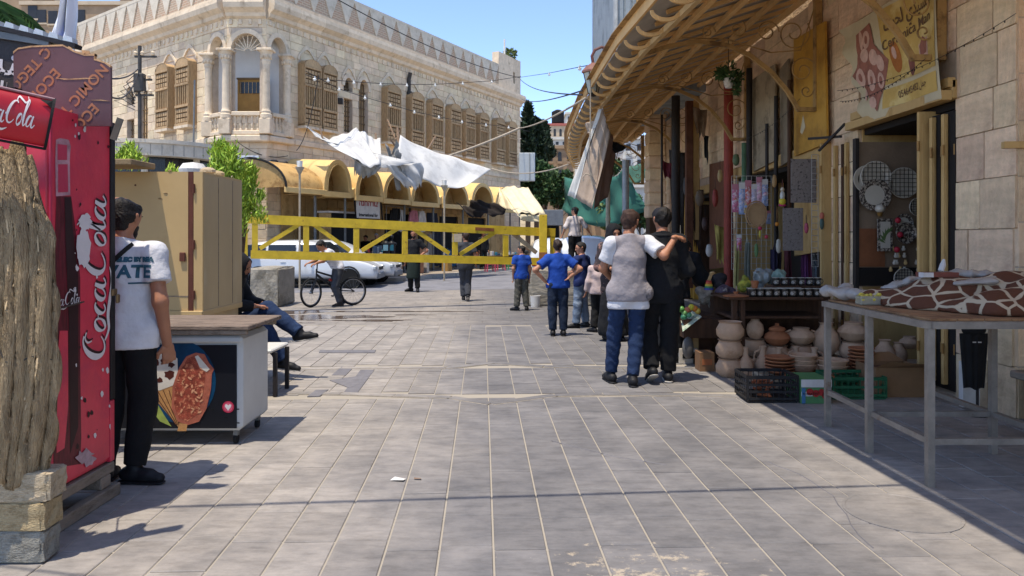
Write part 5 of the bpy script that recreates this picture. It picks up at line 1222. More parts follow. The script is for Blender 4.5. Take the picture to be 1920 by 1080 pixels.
for i in range(46):
    u,v=r.uniform(135,208),r.uniform(215,860)
    if v>340 and v<680:u=r.uniform(135,150)
    s=r.choice((.8,1.2,1.8,3));scrap(u,v,s,s*1.8,M_WPRINT if r.random()<.55 else M_DPRINT,.0022+i*.00004,'paint_chip',7)
ring=MB();yy,zz=FP(209,548);ring.box(fx+.004,fx+.02,yy-.02,yy+.03,zz-.02,zz+.02,.004);ring.box(fx+.02,fx+.035,yy+.0,yy+.035,zz-.065,zz-.012,.006);ring.build('padlock',mat('old_brass','7a6547',.4,.2,metal=.6),fr)
# planks under the fridge
pl=thing('plank_pallet','low stack of weathered planks lying under the red drinks fridge','pallet');M_OLDW=mat('weathered_plank','85786a',.9,.2,6,.6,30,stretch=(4,1,4),col2='675b4e',s2=3)
for i in range(4):MB().box(fx-.62+.16*i,fx-.475+.16*i,3.62+.02*i,4.34,.14,.2,.006).build('plank',M_OLDW,pl)
for y in (3.64,4.2):MB().box(fx-.66,fx+.005,y,y+.1,.07,.139,.006).build('bearer',M_OLDW,pl)
MB().box(fx-.03,fx+.03,3.5,4.36,.0,.069,.006).build('ground_plank',M_OLDW,pl);MB().box(fx-.62,fx-.5,3.5,4.36,.0,.069,.006).build('ground_plank',M_OLDW,pl)
# stone blocks, one thing each
M_SB=[mat('cut_stone_pale','b09f84',.95,.12,6,.7,25,col2='8f8066',s2=5,bdist=.02),mat('cut_stone_buff','a5926f',.95,.12,6,.7,25,col2='887657',s2=5,bdist=.02),mat('cut_stone_grey','8a867b',.95,.12,6,.7,25,col2='706c62',s2=5,bdist=.02)]
def stone_block(label,x0,x1,y0,y1,z0,z1,m,rz,seed):
    rr=random.Random(seed);b=MB();b.box(-.5,.5,-.5,.5,-.5,.5,.06);me=b.mesh('stone_block',m);bm2=bmesh.new();bm2.from_mesh(me)
    bmesh.ops.subdivide_edges(bm2,edges=bm2.edges[:],cuts=3,use_grid_fill=True)
    for v_ in bm2.verts:v_.co+=Vector((rr.uniform(-1,1),rr.uniform(-1,1),rr.uniform(-1,1)*.4))*.018
    bm2.to_mesh(me);bm2.free();o=bpy.data.objects.new('stone_block',me);link(o);o.location=((x0+x1)/2,(y0+y1)/2,(z0+z1)/2);o.scale=(x1-x0,y1-y0,z1-z0);o.rotation_euler=(0,0,rz)
    return tag(o,label,'stone block','stone blocks stacked under the bark mat')
stone_block('top pale stone block of the stack, directly below the hanging bark mat',-2.48,-2.14,3.40,3.56,.285,.42,M_SB[0],.05,1)
stone_block('middle buff stone block of the stack of three',-2.48,-2.155,3.41,3.56,.15,.284,M_SB[1],-.04,2)
stone_block('bottom grey stone block standing on the paving',-2.47,-2.165,3.41,3.55,.002,.149,M_SB[2],.02,3)
# rough bark mat
def bark_mat():
    m=mat('palm_bark','a8916f',1,.25,5,.9,26,col2='8f7a5e',s2=4,mix2=(.5,.66),stretch=(6,6,.8),bdist=.05);return m
def barkf(u,v):
    # u across, v down; bulging sheet hanging before the fridge
    top=1.93-.10*abs(u-.75)-.25*max(0,.35-u)+.03*math.sin(u*23)+.02*math.sin(u*51)
    bot=.43-.1*u+.02*math.sin(u*31)+.18*(1-u)**2
    z=top+(bot-top)*v;hw=.5 if v>.25 else .5*(.62+1.5*v)
    x=-2.41+(u-.5)*2*hw*.5+(.07*math.sin(min(1,v*1.15)*PI*.8))-.03
    if v>.8:x-=(v-.8)**1.3*.35*u
    y=3.5-.14*math.sin(u*PI)-.05*math.sin(v*PI)+.012*math.sin(u*37+v*5)+.008*math.sin(u*90+7*v)+.005*math.sin(u*170+v*31)
    return (x,y,z)
bk=MB();bk.grid(barkf,70,60);bko=bk.build('bark_mat',bark_mat(),None,'all');solid(bko,.02);tag(bko,'big rough sheet of brown palm bark strapped in front of the fridge','bark sheet')
r=random.Random(31);fb=MB()
for i in range(520):
    u,v=r.random(),r.random()**1.3;p=Vector(barkf(u,v));q=Vector(barkf(min(1,u+r.uniform(-.02,.02)),min(1,v+r.uniform(.03,.09))));o_=Vector((0,-.012-r.random()*.012,0))
    w_=r.uniform(.003,.010);fb.add([p+o_*.4+Vector((-w_,0,0)),p+o_*.4+Vector((w_,0,0)),q+o_+Vector((w_*.4,0,0)),q+o_+Vector((-w_*.4,0,0))],[(0,1,2,3)])
o=fb.build('loose_fibres',mat('bark_fibre','b09a78',1,.2,8,.4),bko);o['kind']='stuff'
wr=MB();wr.tube([Vector(barkf(i/14,.615))+Vector((0,-.022,.01*math.sin(i))) for i in range(15)]+[Vector((fx+.02,3.72,1.14)),Vector((fx+.02,4.0,1.16))],.0045,6);wr.build('binding_wire',mat('old_wire','4c4740',.5,metal=.5),bko)
# dark interior of the stall behind the mat and fridge
st=thing('stall_booth','dark stall booth at the left edge behind the bark mat and the red fridge','stall')
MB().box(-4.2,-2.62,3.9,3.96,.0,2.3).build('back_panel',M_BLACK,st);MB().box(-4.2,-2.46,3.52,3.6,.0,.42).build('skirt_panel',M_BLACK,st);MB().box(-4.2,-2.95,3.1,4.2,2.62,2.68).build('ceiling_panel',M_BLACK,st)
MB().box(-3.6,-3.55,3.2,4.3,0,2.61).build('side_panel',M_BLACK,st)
# curved red header sign
hs=thing('curved_sign','curved red sign with white script lettering and dark end cap above the bark mat','sign')
sy=3.42;sx1=XU(90,sy);cz=EYE-(232-448)/F*sy;rad=.108
b=MB();L0=-.95
def cyl(p,q):
    a=-1.25+2.5*q;return (L0+(0-L0)*p,-rad*.62*math.cos(a),rad*math.sin(a)/math.sin(1.25))
b.grid(cyl,4,16);Ms=Matrix.Translation((sx1,sy,cz))@Matrix.Rotation(math.radians(11),4,'Y')@Matrix.Rotation(math.radians(34),4,'Z')
b.build('face',M_REDCAN,hs,'all',M=Ms);b=MB();b.prism([(-.62*rad*1.15*math.cos(a),rad*1.12*math.sin(a)/math.sin(1.25)) for a in [-1.25+2.5*i/12 for i in range(13)]]+[(.0,rad*1.1),(.0,-rad*1.1)],.0,.012,'yz');b.build('end_cap',M_BLACK,hs,M=Ms)
MB().box(L0,.01,-.03,.0,rad*1.02,rad*1.12,.004).build('top_rail',mat('pink_grey_metal','97777a',.5),hs,M=Ms);MB().box(L0,.01,-.03,.0,-rad*1.14,-rad*1.03,.004).build('bottom_rail',M_BLACK,hs,M=Ms)
b=MB();q_=MB()
for i,(p,w_) in enumerate(script_word()):pen(q_,p,[x*1.25 for x in w_],Matrix.Scale(.050,4),i*.0004)
q2=[Vector(v) for v in q_.v];z_off=.035
for v in q2:
    zz_=v.y*2.0-z_off;a=math.asin(max(-1,min(1,zz_*math.sin(1.25)/rad)));b.v.append((v.x-.275,-rad*.62*math.cos(a)-.004-v.z*.02,zz_))
b.f=q_.f;b.m=q_.m;b.build('lettering',M_WPRINT,hs,M=Ms)
MB().add([(-.05,-.05,.10),(-.0,-.045,.105),(-.0,-.06,.07),(-.02,-.06,.085)],[(0,1,2,3)]).build('broken_corner',M_BLACK,hs,M=Ms)
# plywood sheet with diagonal print
pd=3.98;pw=thing('plywood_sheet','brown plywood sheet with broken top edge and orange diagonal print standing above the fridge','board')
def pp(u,v):p=P(u,v,pd);return (p.x,p.z)
out_=[(26,236),(25,100),(34,92),(60,88),(118,86),(128,91),(138,97),(158,104),(178,104),(176,112),(196,118),(207,126),(208,236)]
M_PLY=mat('brown_film_ply','5f4042',.45,.12,3,.15,15,col2='4f3538',s2=1.6,spec=.35);M_PLYE=mat('ply_edge','b5906a',.9,.15,12,.4,60)
MB().prism([pp(*p) for p in out_],pd,pd+.018,'xz').build('face_sheet',M_PLY,pw)
ed=MB();e_=[pp(*p) for p in out_[1:-1]]
for i in range(len(e_)-1):
    (a,c),(a2,c2)=e_[i],e_[i+1];j1,j2=r.uniform(.004,.014),r.uniform(.004,.014);ed.prism([(a,c-.002),(a2,c2-.002),(a2,c2+j2),(a,c+j1)],pd-.002,pd+.02,'xz')
ed.build('split_edge',M_PLYE,pw)
MB().prism([pp(148,92),pp(162,93),pp(166,102),pp(152,102)],pd+.021,pd+.03,'xz').build('splinter',M_PLYE,pw)
for pts in ([(104,146),(130,148),(160,146),(184,147),(150,149),(120,149.5)],[(170,188),(190,187),(206,190),(190,189)]):MB().prism([pp(*p) for p in pts],pd-.003,pd-.0005,'xz').build('crack',M_PLYE,pw)
M_ORI=mat('orange_print','9c6548',.6,.12,20,0)
for (u,v,t_) in ((168,148,'ECONOMIC TEGO'),(93,128,'ECONOMIC TEGO'),(55,122,'ECONOMIC TEGO'),(142,222,'ECONOMIC')):
    pass
ang=math.radians(225+3)
def diag(u,v,t_,s=.078):
    x,z=pp(u,v);M=frame((x,pd-.0025,z),(1,0,0),(0,-1,0))@Matrix.Rotation(ang,4,'Z');me=text_mesh(t_,s,.0004,'LEFT',space=1.06,off=.002)
    # keep only the letters that fall inside the sheet
    me.materials.clear();me.materials.append(M_ORI);bm2=bmesh.new();bm2.from_mesh(me)
    lim=[pp(27,230),pp(206,100)];kill=[]
    for f in bm2.faces:
        c=M@f.calc_center_median();u_=960+F*c.x/c.y;v_=448-F*(c.z-EYE)/c.y
        topv=92 if u_<120 else (99+(u_-120)*.35)
        if not (29<u_<204 and topv<v_<234):kill.append(f)
    bmesh.ops.delete(bm2,geom=kill,context='FACES');bm2.to_mesh(me);bm2.free()
    o=bpy.data.objects.new('lettering',me);link(o,pw);o.matrix_local=M
diag(108,132,'ECONOMIC TEGO');diag(213,107,'ONOMIC TEGO');diag(96,86,'IC TEGO');diag(180,198,'ECONOMIC')
mp_=MB();mp_.bar(P(212,262,4.2),P(226,222,4.2),.035,.012,(0,1,0));tag(mp_.build('bent_bracket',M_STEELG),'bent grey metal bracket sticking up at the back corner of the fridge','bracket')
# black arabic sign and corrugated roof pieces
bsn=thing('arabic_sign','black shop sign with white arabic lettering at the left edge under a ridged roof','sign');sd_=4.7
x1=XU(62,sd_);z1=EYE-(74-448)/F*sd_;z0=EYE-(184-448)/F*sd_
Mb=Matrix.Translation((x1,sd_,z1))@Matrix.Rotation(math.radians(9),4,'Y')
MB().box(-1.1,.1,0,.04,z0-z1-.1,0).build('panel',mat('sign_black','3a3432',.6,.1),bsn,M=Mb);MB().box(-1.1,.12,-.03,-.001,-.03,.012).build('trim',M_STEELG,bsn,M=Mb)
for (t_,s,x,z) in (('طنش',.25,-.17,-.17),('بطاطا-مرطبات',.105,-.23,-.335)):
    sh={'طنش':'ﺶﻨﻃ','بطاطا-مرطبات':'تﺎﺒﻃﺮﻣ-ﺎﻃﺎﻄﺑ'}[t_];text_obj('lettering',sh,s,M_WPRINT,bsn,Mb@frame((x,-.003,z),(1,0,0),(0,-1,0)),off=.004)
crf=thing('ridged_roof','ridged metal roof edge over the black arabic sign','roof')
for i in range(15):
    x=-1.1+.095*i;MB().prism([(x,0),(x+.065,0),(x+.055,.03),(x+.005,.035)],-.03,.03,'xz').build('ridge',mat('bright_metal','b9bab8',.35,.05,metal=.3),crf,M=Matrix.Translation((x1-.02,sd_,z1+.04))@Matrix.Rotation(math.radians(13),4,'Y'))
MB().box(-1.15,.32,-.04,.04,-.03,-.003).build('roof_sheet',M_FRGREY,crf,M=Matrix.Translation((x1-.02,sd_,z1+.04))@Matrix.Rotation(math.radians(13),4,'Y'))
# palm fronds reaching in at the top left
pm=thing('palm_fronds','green palm fronds drooping in at the top left corner above the sign','palm',(XU(-75,6.5),6.5,0));MB().tube([(0,0,0),(0,0,3.55)],.14,10).build('trunk',M_TRUNK,pm,True);M_PALM=leaf_mat('palm_green','3d5a2a','2a4420')
r=random.Random(12)
for i in range(11):
    az=r.uniform(-.9,.9) if i<8 else r.uniform(1,5.3);L=r.uniform(.5,.72);b=MB();pts=[Vector((math.cos(az)*L*t,math.sin(az)*L*t,3.55+.4*t-.75*t*t*(.8+.1*i/11))) for t in [k/8 for k in range(9)]]
    b.tube(pts,[.012*(1-.08*k) for k in range(9)],5)
    for k in range(1,9):
        for j in range(3):
            for s in (-1,1):
                p=pts[k].lerp(pts[k-1],j/3);d=Vector((-math.sin(az)*s,math.cos(az)*s,-.35))+Vector((math.cos(az),math.sin(az),0))*.8;d=d.normalized()*(.34-.02*k);n=Vector((math.cos(az),math.sin(az),0))*.014
                b.add([p-n,p+n,p+d*.6+n*.8,p+d+Vector((0,0,-.04)),p+d*.6-n*.8],[(0,1,2,3,4)])
    b.build('frond',M_PALM,pm)
# flag hanging from a pole behind the plywood
fg=thing('hanging_flag','white flag with blue stripes hanging in folds behind the plywood sheet','flag');M_FW=mat('flag_white','d8dae0',.8,.04,3,.3,10);M_FB=mat('flag_blue','3058c4',.8,.06,3,.3,10)
fd=8.0
MB().tube([P(131,-60,fd),P(120,120,fd),P(118,420,fd)],.018,8).build('pole',M_STEELG,fg)
def flagf(p,q):
    u=127-9*q+(p-.5)*(26+34*q)-10*q*q;v=-12+120*q;w_=P(u,v,fd);return (w_.x,w_.y+.06*math.sin(p*14+q*2)+.02*math.sin(p*31),w_.z)
b=MB();b.grid(flagf,30,14)
nq=30
b.m=[1 if (i%nq)/nq>.42 and (i%nq)/nq<.58 else 0 for i in range(len(b.m))];b.build('cloth',[M_FW,M_FB],fg,'all')
# ---- ice cream freezer
M_FZW=mat('freezer_white','b4b6b4',.4,.05,3,.05,30,col2='96979a',s2=5,mix2=(.6,.8));M_NAVYP=mat('navy_print','0e2638',.35,.25,2.5,0,spec=.3);M_BLKPR=mat('black_print','15161b',.4,.1,3,0)
fz=thing('ice_cream_freezer','chest freezer with a printed choc ice on its dark front and boards on top','freezer')
X0,X1,Y0,Y1=-3.15,-1.965,5.38,5.98
MB().box(X0,X1,Y0,Y1,.10,.80,.03).build('cabinet',M_FZW,fz)
MB().box(X0+.01,X1+.012,Y0-.035,Y0-.002,.745,.80,.015).build('front_rail',M_FZW,fz)
MB().box(X0+.02,X1-.035,Y0-.01,Y0-.001,.125,.73).build('front_print',M_BLKPR,fz)
for i in range(5):
    MB().box(X0-.03,X1+.08,Y0-.08+.152*i,Y0-.08+.152*i+.147,.845+.002*(i%2),.878,.006).build('top_board',mat('grey_wood_board','77685c',.85,.2,5,.5,30,stretch=(1,6,4),col2='544a42',s2=4),fz)
MB().box(X0,X1+.06,Y0-.07,Y0-.03,.81,.844,.005).build('board_batten',M_OLDW,fz);MB().box(X0,X1+.05,Y1-.03,Y1+.04,.81,.844,.005).build('board_batten',M_OLDW,fz)
def fzp(u,v,e=0):d=Y0-.0105-e;return (XU(u,d),EYE-(v-448)/F*d)
def fzpoly(name,pts,m,e):q=[fzp(*p) for p in pts];MB().add([(a,Y0-.0105-e,z) for a,z in q],[tuple(range(len(q)))]).build(name,m,fz)
def ell(cu,cv,ru,rv,n=30,j=0,rot=0,a0=0,a1=2*PI):
    o=[]
    for i in range(n):
        a=a0+(a1-a0)*i/n;k=1+r.uniform(-j,j);x,y=ru*k*math.cos(a),rv*k*math.sin(a);o.append((cu+x*math.cos(rot)-y*math.sin(rot),cv+x*math.sin(rot)+y*math.cos(rot)))
    return o
fzpoly('print_glow',ell(335,715,70,78,30,0),mat('teal_print','0d3a56',.4,.3,3,0),.001)
fzpoly('print_light_swirl',[(279,735),(284,750),(296,758),(306,775),(322,800),(300,790),(284,768),(279,755)],mat('lime_print','8c9a4a',.5,.2,8,0),.0015)
M_CONE=mat('wafer_print','b38350',.5,.15,30,0);M_CREAMP=mat('cream_print','cdc4b4',.5,.08,10,0);M_CHOC=mat('choc_print','8a4030',.45,.35,28,0,col2='c07a58',s2=30,mix2=(.52,.6));M_CHOCD=mat('choc_dark_print','4a2218',.5,.2,10,0)
fzpoly('cone_print',[(274,728),(332,722),(345,760),(343,797),(334,800)],M_CONE,.002)
for i in range(5):a,c=fzp(284+11*i,731),fzp(330+2*i,796);MB().bar((a[0],Y0-.0135,a[1]),(c[0],Y0-.0135,c[1]),.004,.001,(0,1,0)).build('waffle_line',M_CHOCD,fz)
fzpoly('cream_print',[(268,700),(272,672),(285,660),(315,662),(333,672),(334,700),(326,722),(300,732),(274,730)],M_CREAMP,.0032)
for (cu,cv,ru,rv) in ((292,680,6,9),(318,702,10,9),(300,713,7,5),(308,675,8,5),(285,698,4,8),(322,684,6,5)):fzpoly('topping_print',ell(cu,cv,ru,rv,12,.3),M_CHOCD,.004)
fzpoly('choc_bar_print',[(336,690),(350,668),(368,661),(384,664),(392,680),(402,692),(398,700),(396,730),(388,765),(374,790),(352,797),(334,790),(322,765),(324,725)],mat('choc_edge_print','a05a45',.45,.2,20,0),.005)
fzpoly('choc_face_print',[(340,692),(352,672),(368,666),(376,685),(386,700),(382,735),(372,775),(352,790),(336,784),(327,760),(329,726)],M_CHOC,.006)
fzpoly('bite_print',[(366,668),(372,666),(382,678),(394,692),(388,697),(376,690)],M_CREAMP,.007)
for i in range(26):a,l=r.uniform(0,3),r.uniform(2.5,5);cu,cv=r.uniform(335,380),r.uniform(690,780);fzpoly('nut_print',ell(cu,cv,l,l*.42,8,.15,a),mat('nut_print','c88f6a',.5,.1,8,0),.0075+i*.00003)
fzpoly('stick_print',[(337,793),(352,795),(350,808),(333,808)],M_CONE,.0055)
fzpoly('badge_print',ell(428,763,11,11),mat('badge_red','a82d45',.4),.002);fzpoly('badge_print',ell(428,763,8.5,8.5),mat('badge_pink','bb5468',.4),.0026)
fzpoly('heart_print',[(428,770),(422,762),(423,758),(426,758),(428,760),(431,758),(434,759),(433,763)],M_WPRINT,.0032)
for (u,v) in ((399,768),(446,767),(424,783),(447,793)):fzpoly('dark_smudge',ell(u,v,3.5,1.2,10,.2),M_BLACK,.002)
for x in (X0+.1,X1-.06):
    for y in (Y0+.05,Y1-.1):
        w_=MB();w_.tube([(x-.012,y,.036),(x+.012,y,.036)],.034,14);w_.build('caster',M_TYRE,fz,True);MB().box(x-.018,x+.018,y-.02,y+.03,.06,.099,.004).build('caster_fork',M_STEELG,fz)
# ---- ochre kiosk box
M_KIO=mat('kiosk_ochre','b89c6c',.6,.05,1.5,.08,12,col2='9b7d4d',s2=1.2,mix2=(.55,.8));M_KIO2=mat('kiosk_side','b09a72',.5,.08,1.2,.08,12,col2='b8a888',s2=1.8,mix2=(.5,.7),stretch=(1,1,.4));M_RUST=mat('rust_brown','5c3428',.8,.2)
ks=thing('ochre_kiosk','closed ochre metal kiosk box standing behind the freezer','kiosk')
kx,ky0,ky1=-2.76,6.6,7.56
MB().box(-4.4,kx-.13,ky0,ky0+.03,.86,2.1).build('front_shutter',M_KIO,ks);MB().box(kx-.125,kx-.085,ky0-.004,ky0+.03,.84,2.1).build('corner_post',M_RUST,ks);MB().box(kx-.08,kx,ky0-.002,ky0+.03,.84,2.1).build('corner_angle',M_KIO,ks)
MB().box(kx-.03,kx,ky0+.032,ky1,.86,2.08).build('side_panel',M_KIO2,ks);MB().box(-4.4,kx-.03,ky1-.03,ky1,.86,2.08).build('rear_panel',M_KIO,ks)
MB().box(-4.4,kx,ky0+.032,ky1-.001,2.081,2.10).build('top_panel',M_KIO,ks);MB().box(-4.4,kx-.02,ky0+.02,ky1-.05,0.0,.80).build('plinth',M_KIO2,ks);MB().box(-4.4,kx+.005,ky0-.02,ky1,.805,.858,.004).build('ledge',M_KIO,ks)
MB().box(-4.4,-3.18,ky0-.42,ky0-.0,2.12,2.17,.006).build('raised_flap',mat('flap_wood','8a7657',.8,.15,4,.3),ks);MB().box(-4.4,-3.42,ky0-.5,ky0-.4,2.10,2.118).build('flap_edge',M_OLDW,ks)
for y in (6.95,7.3):MB().box(kx+.0005,kx+.003,y,y+.008,.87,2.07).build('panel_seam',M_OLDW,ks)
for z in (1.0,1.45,1.95):MB().tube([(kx-.075,ky0-.012,z-.04),(kx-.075,ky0-.012,z+.04)],.012,8).build('hinge',M_RUST,ks);MB().ball((kx-.6,ky0-.002,z+.03),.009,8,4,(1,.4,1)).build('rivet',M_RUST,ks)
MB().box(-4.4,kx-.13,ky0-.003,ky0-.0005,.985,.993).build('panel_seam',M_OLDW,ks);MB().box(kx-.20,kx-.15,ky0-.02,ky0-.001,1.3,1.38,.004).build('lock_plate',M_RUST,ks)
for (u,v) in ((318,300),(300,352),(310,342)):p=P(u,v+20,ky0-.006);MB().ball((p.x,ky0-.002,p.z),.008,8,4,(2.5,.5,1)).build('dent_patch',mat('bare_spot','8d7653',.8),ks)
rr=random.Random(2);rb=MB()
for i,(u,lb) in enumerate(((400,'lump of broken plaster lying on the kiosk roof edge, nearer the shrub'),(430,'small reddish rubble piece at the right end of the kiosk roof'))):
    p=P(u,330,7.1+.3*i);b=MB();b.ball((0,0,.04),.05,8,5,(1.6,1,.8));o=b.build('rubble',M_SB[i]);o.location=(kx-.12-.05*i,7.0+.35*i,2.101);tag(o,lb,'rubble')
# bench beyond the freezer
bch=thing('white_bench','white bench end with a thin dark metal leg sticking out behind the freezer','bench')
MB().box(-2.74,XU(524,7.2),6.98,7.5,.42,.455,.012).build('seat',mat('bench_white','c2bfb8',.5,.05),bch)
for (x,y) in ((XU(516,7.05),7.05),(XU(516,7.05),7.42),(-2.68,7.05),(-2.68,7.42)):MB().box(x-.018,x+.018,y-.018,y+.018,0,.419).build('leg',M_FRGREY,bch)
# round concrete roof, thuja and greenery
dr=thing('round_pavilion','round pale pavilion roof with a dark band below it beyond the ochre kiosk','pavilion',(XU(262,20.5),21.4,0))
R0=2.1;zt_,zb_=EYE-(262-448)/F*19.6,EYE-(292-448)/F*19.6
MB().lathe([(R0-.1,zb_),(R0,zb_),(R0,zt_-.1),(R0+.04,zt_-.1),(R0+.04,zt_),(0,zt_+.05)],48).build('roof_ring',M_PLASTER,dr,True)
for i in range(48):
    a=2*PI*i/48
    if math.sin(a)<.2:MB().box(-.006,.006,-.004,.004,zb_+.02,zt_-.12).build('panel_joint',M_STEELG,dr,M=Matrix.Translation((R0*1.001*math.cos(a),R0*1.001*math.sin(a),0))@Matrix.Rotation(a,4,'Z'))
MB().lathe([(R0-.35,0),(R0-.35,zb_-.5)],32).build('wall',M_PLASTER,dr);MB().lathe([(R0-.4,zb_-.5),(R0-.4,zb_-.001)],32).build('dark_band',M_DARK,dr)
for i in range(8):a=2*PI*i/8+.3;MB().tube([((R0-.36)*math.cos(a),(R0-.36)*math.sin(a),zb_-.5),((R0-.36)*math.cos(a),(R0-.36)*math.sin(a),zb_)],.09,8).build('column',M_PLASTER,dr)
def thuja(label,u,v0,vb,d,w_,n,lean=0,sz=.13,seed=1):
    zt,zb=EYE-(v0-448)/F*d,EYE-(vb-448)/F*d;t=thing('thuja_shrub',label,'shrub',(XU(u,d),d,0));MB().tube([(0,0,0),(lean*.3,0,zb*.6),(lean,0,zt*.85)],.05,8).build('stem',M_TRUNK,t,True);rr=random.Random(seed)
    cl=[(Vector((lean*z+rr.gauss(0,1)*w_*.33*(1.1-z*.8),rr.gauss(0,1)*w_*.3*(1.1-z),zb+(zt-zb)*z*.93)),rr.uniform(.14,.3)*w_) for z in [rr.random() for _ in range(46)]]
    def fn(g):
        c,s=g.choice(cl);q=Vector((g.gauss(0,1),g.gauss(0,1),g.gauss(0,1.3)))*s*.42;return c+q,Vector((q.x*1.5,q.y*1.5,.18+abs(q.z)))
    crown('crown',M_LIME,t,fn,int(n*2),sz*.75,rr,.24);return t
thuja('tall bright green conifer shrub rising behind the right end of the kiosk',418,262,420,10.2,.55,5200,0,.11)
thuja('shorter lime green branch spreading right of the tall conifer shrub',444,318,400,10.6,.46,3600,.14,.11,5)
thuja('low green shoots poking up behind the flap of the ochre kiosk',240,268,310,11,.36,500,0,.12,7);thuja('tiny green sprig above the middle of the kiosk',322,306,330,9.5,.12,260,0,.07,9)
tag(MB().lathe([(0.0,.0),(.16,.0),(.17,.05),(.12,.12),(0,.14)],16,tuple(P(362,325,9.3))).build('white_dome',M_WHITEP),'small white domed cap visible over the kiosk left of the conifer','dome cap')
tag(MB().tube([P(365,150,22),P(362,320,22)],.025,6).build('thin_mast',M_STEELG),'thin grey vertical mast against the left stone facade','mast')
# ================================================================== RIGHT SIDE: OLD SHOP ROW UNDER THE IRON CANOPY
WX=4.2
def DW(u,x=WX):return x*F/(u-960)
def WP(u,v,x=WX):d=DW(u,x);return Vector((x,d,EYE-(v-448)/F*d))
M_RSTONE=mat('old_wall_stone','dabd99',.92,.13,3,.6,12,rnd=.13,hue=.01,col2='bd9f82',s2=1.8,mix2=(.5,.74),bdist=.03)
M_RMORT=mat('old_wall_mortar','b39e88',.95,.15,4,.5,20)
M_OCH=mat('ochre_wood_paint','bd9a62',.65,.1,3,.2,25,col2='84602c',s2=3,mix2=(.5,.75),stretch=(1,1,.3))
M_OCHI=mat('ochre_iron','a5824f',.6,.12,4,.2,30,col2='6e5230',s2=3);M_OCHR=mat('canopy_timber','d0a76e',.75,.07,2,.15,20,rnd=.10)
M_SHEET=mat('roof_metal_sheet','aca69c',.6,.12,3,.1,10);M_IRON=mat('dark_iron','2c2622',.6,.15,metal=.2);M_DKWOOD=mat('dark_wood','4a3323',.8,.2,5,.4,20,stretch=(4,4,.6));M_INTSHADE=mat('shaded_interior_dark','1d1713',.8,.1)  # near-black last material puts the shade of the shop interiors into colour
M_SHEETP=mat('old_pale_sheet','9a8a70',.85,.12,3,.3,12,col2='756650',s2=2.5)
sr=thing('shop_row','old stone shop row on the right with ochre folding shutters, piers and open shop fronts','building')
FW=Matrix(((0,1,0,WX),(-1,0,0,0),(0,0,1,0),(0,0,0,1)))
cand2=[]
open_=[(-8.95,-7.0,0,2.95),(-13.9,-10.0,0,2.75),(-17.6,-14.6,0,2.6)]
b=MB()
for (a,c,z,zz) in rects(-23,-6.16,0,6.2,open_):b.box(a,c,.02,.4,z,zz)
b.build('wall',M_RMORT,sr,M=FW)
rw=random.Random(17)
for rc in courses(-23,-6.16,0,6.2,open_,.42,(.45,.8),rw,.009):cand2.append((FW,rc))
FW2=Matrix(((0,1,0,4.62),(-1,0,0,0),(0,0,1,0),(0,0,0,1)))
MB().box(-6.2,-1.0,.02,.3,0,6.2).build('wall',M_RMORT,sr,M=FW2)
for rc in courses(-6.15,-1.0,0,6.2,[],.42,(.45,.8),rw,.009):cand2.append((FW2,rc))
FWe=Matrix(((1,0,0,WX),(0,1,0,6.16),(0,0,1,0),(0,0,0,1)))
for rc in courses(0.01,.42,0,6.2,[],.42,(.2,.42),rw,.009):cand2.append((FWe,rc))
def area2(M,rc):
    p=M@Vector(((rc[0]+rc[1])/2,0,(rc[2]+rc[3])/2))
    if p.y<1:return 0
    u,v=960+F*p.x/p.y,448-F*(p.z-EYE)/p.y
    return (rc[1]-rc[0])*(rc[3]-rc[2])/p.y**2 if (-20<u<1940 and -30<v<1100) else 0
clad(sr,cand2,M_RSTONE,210,.06,'stone',.02,area2)
MB().box(-23,-1,1.0,1.1,0,6.19).build('rear_wall',M_INTSHADE,sr,M=FW);MB().box(-23.1,-1.0,.42,6,6.2,6.4).build('roof_slab',M_RMORT,sr,M=FW)
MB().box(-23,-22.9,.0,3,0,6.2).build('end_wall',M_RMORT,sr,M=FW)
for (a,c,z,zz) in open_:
    MB().box(a,c,.9,.95,z,zz).build('shop_back',M_INTSHADE,sr,M=FW);MB().box(a-.02,c+.02,-.05,.06,zz-.12,zz+.06,.01).build('lintel',M_OCH,sr,M=FW);MB().box(a,c,.02,1.0,-.01,.05).build('threshold',M_RMORT,sr,M=FW);MB().box(a,c,.05,.94,zz-.2,zz-.13).build('inner_ceiling',M_INTSHADE,sr,M=FW)
    for x in (a,c):MB().box(x-.03,x+.03,.03,.9,0,zz-.13).build('jamb',M_OCH,sr,M=FW)
def leaf(y,x0,x1,z0,z1,m=M_OCH,t=.04,hinges=True):
    l=MB().box(x0,x1,y,y+t,z0,z1,.006).build('shutter_leaf',m,sr)
    MB().box(x0+.03,x1-.03,y-.006,y-.0005,z0+.12,(z0+z1)/2-.05,.003).build('leaf_panel',m,l);MB().box(x0+.03,x1-.03,y-.006,y-.0005,(z0+z1)/2+.05,z1-.12,.003).build('leaf_panel',m,l)
    if hinges:
        for z in (z0+.35,z1-.35):MB().tube([(x0-.012,y-.01,z-.05),(x0-.012,y-.01,z+.05)],.014,8).build('hinge',mat('brassy_hinge','8f6a3a',.5,metal=.4),l)
    return l
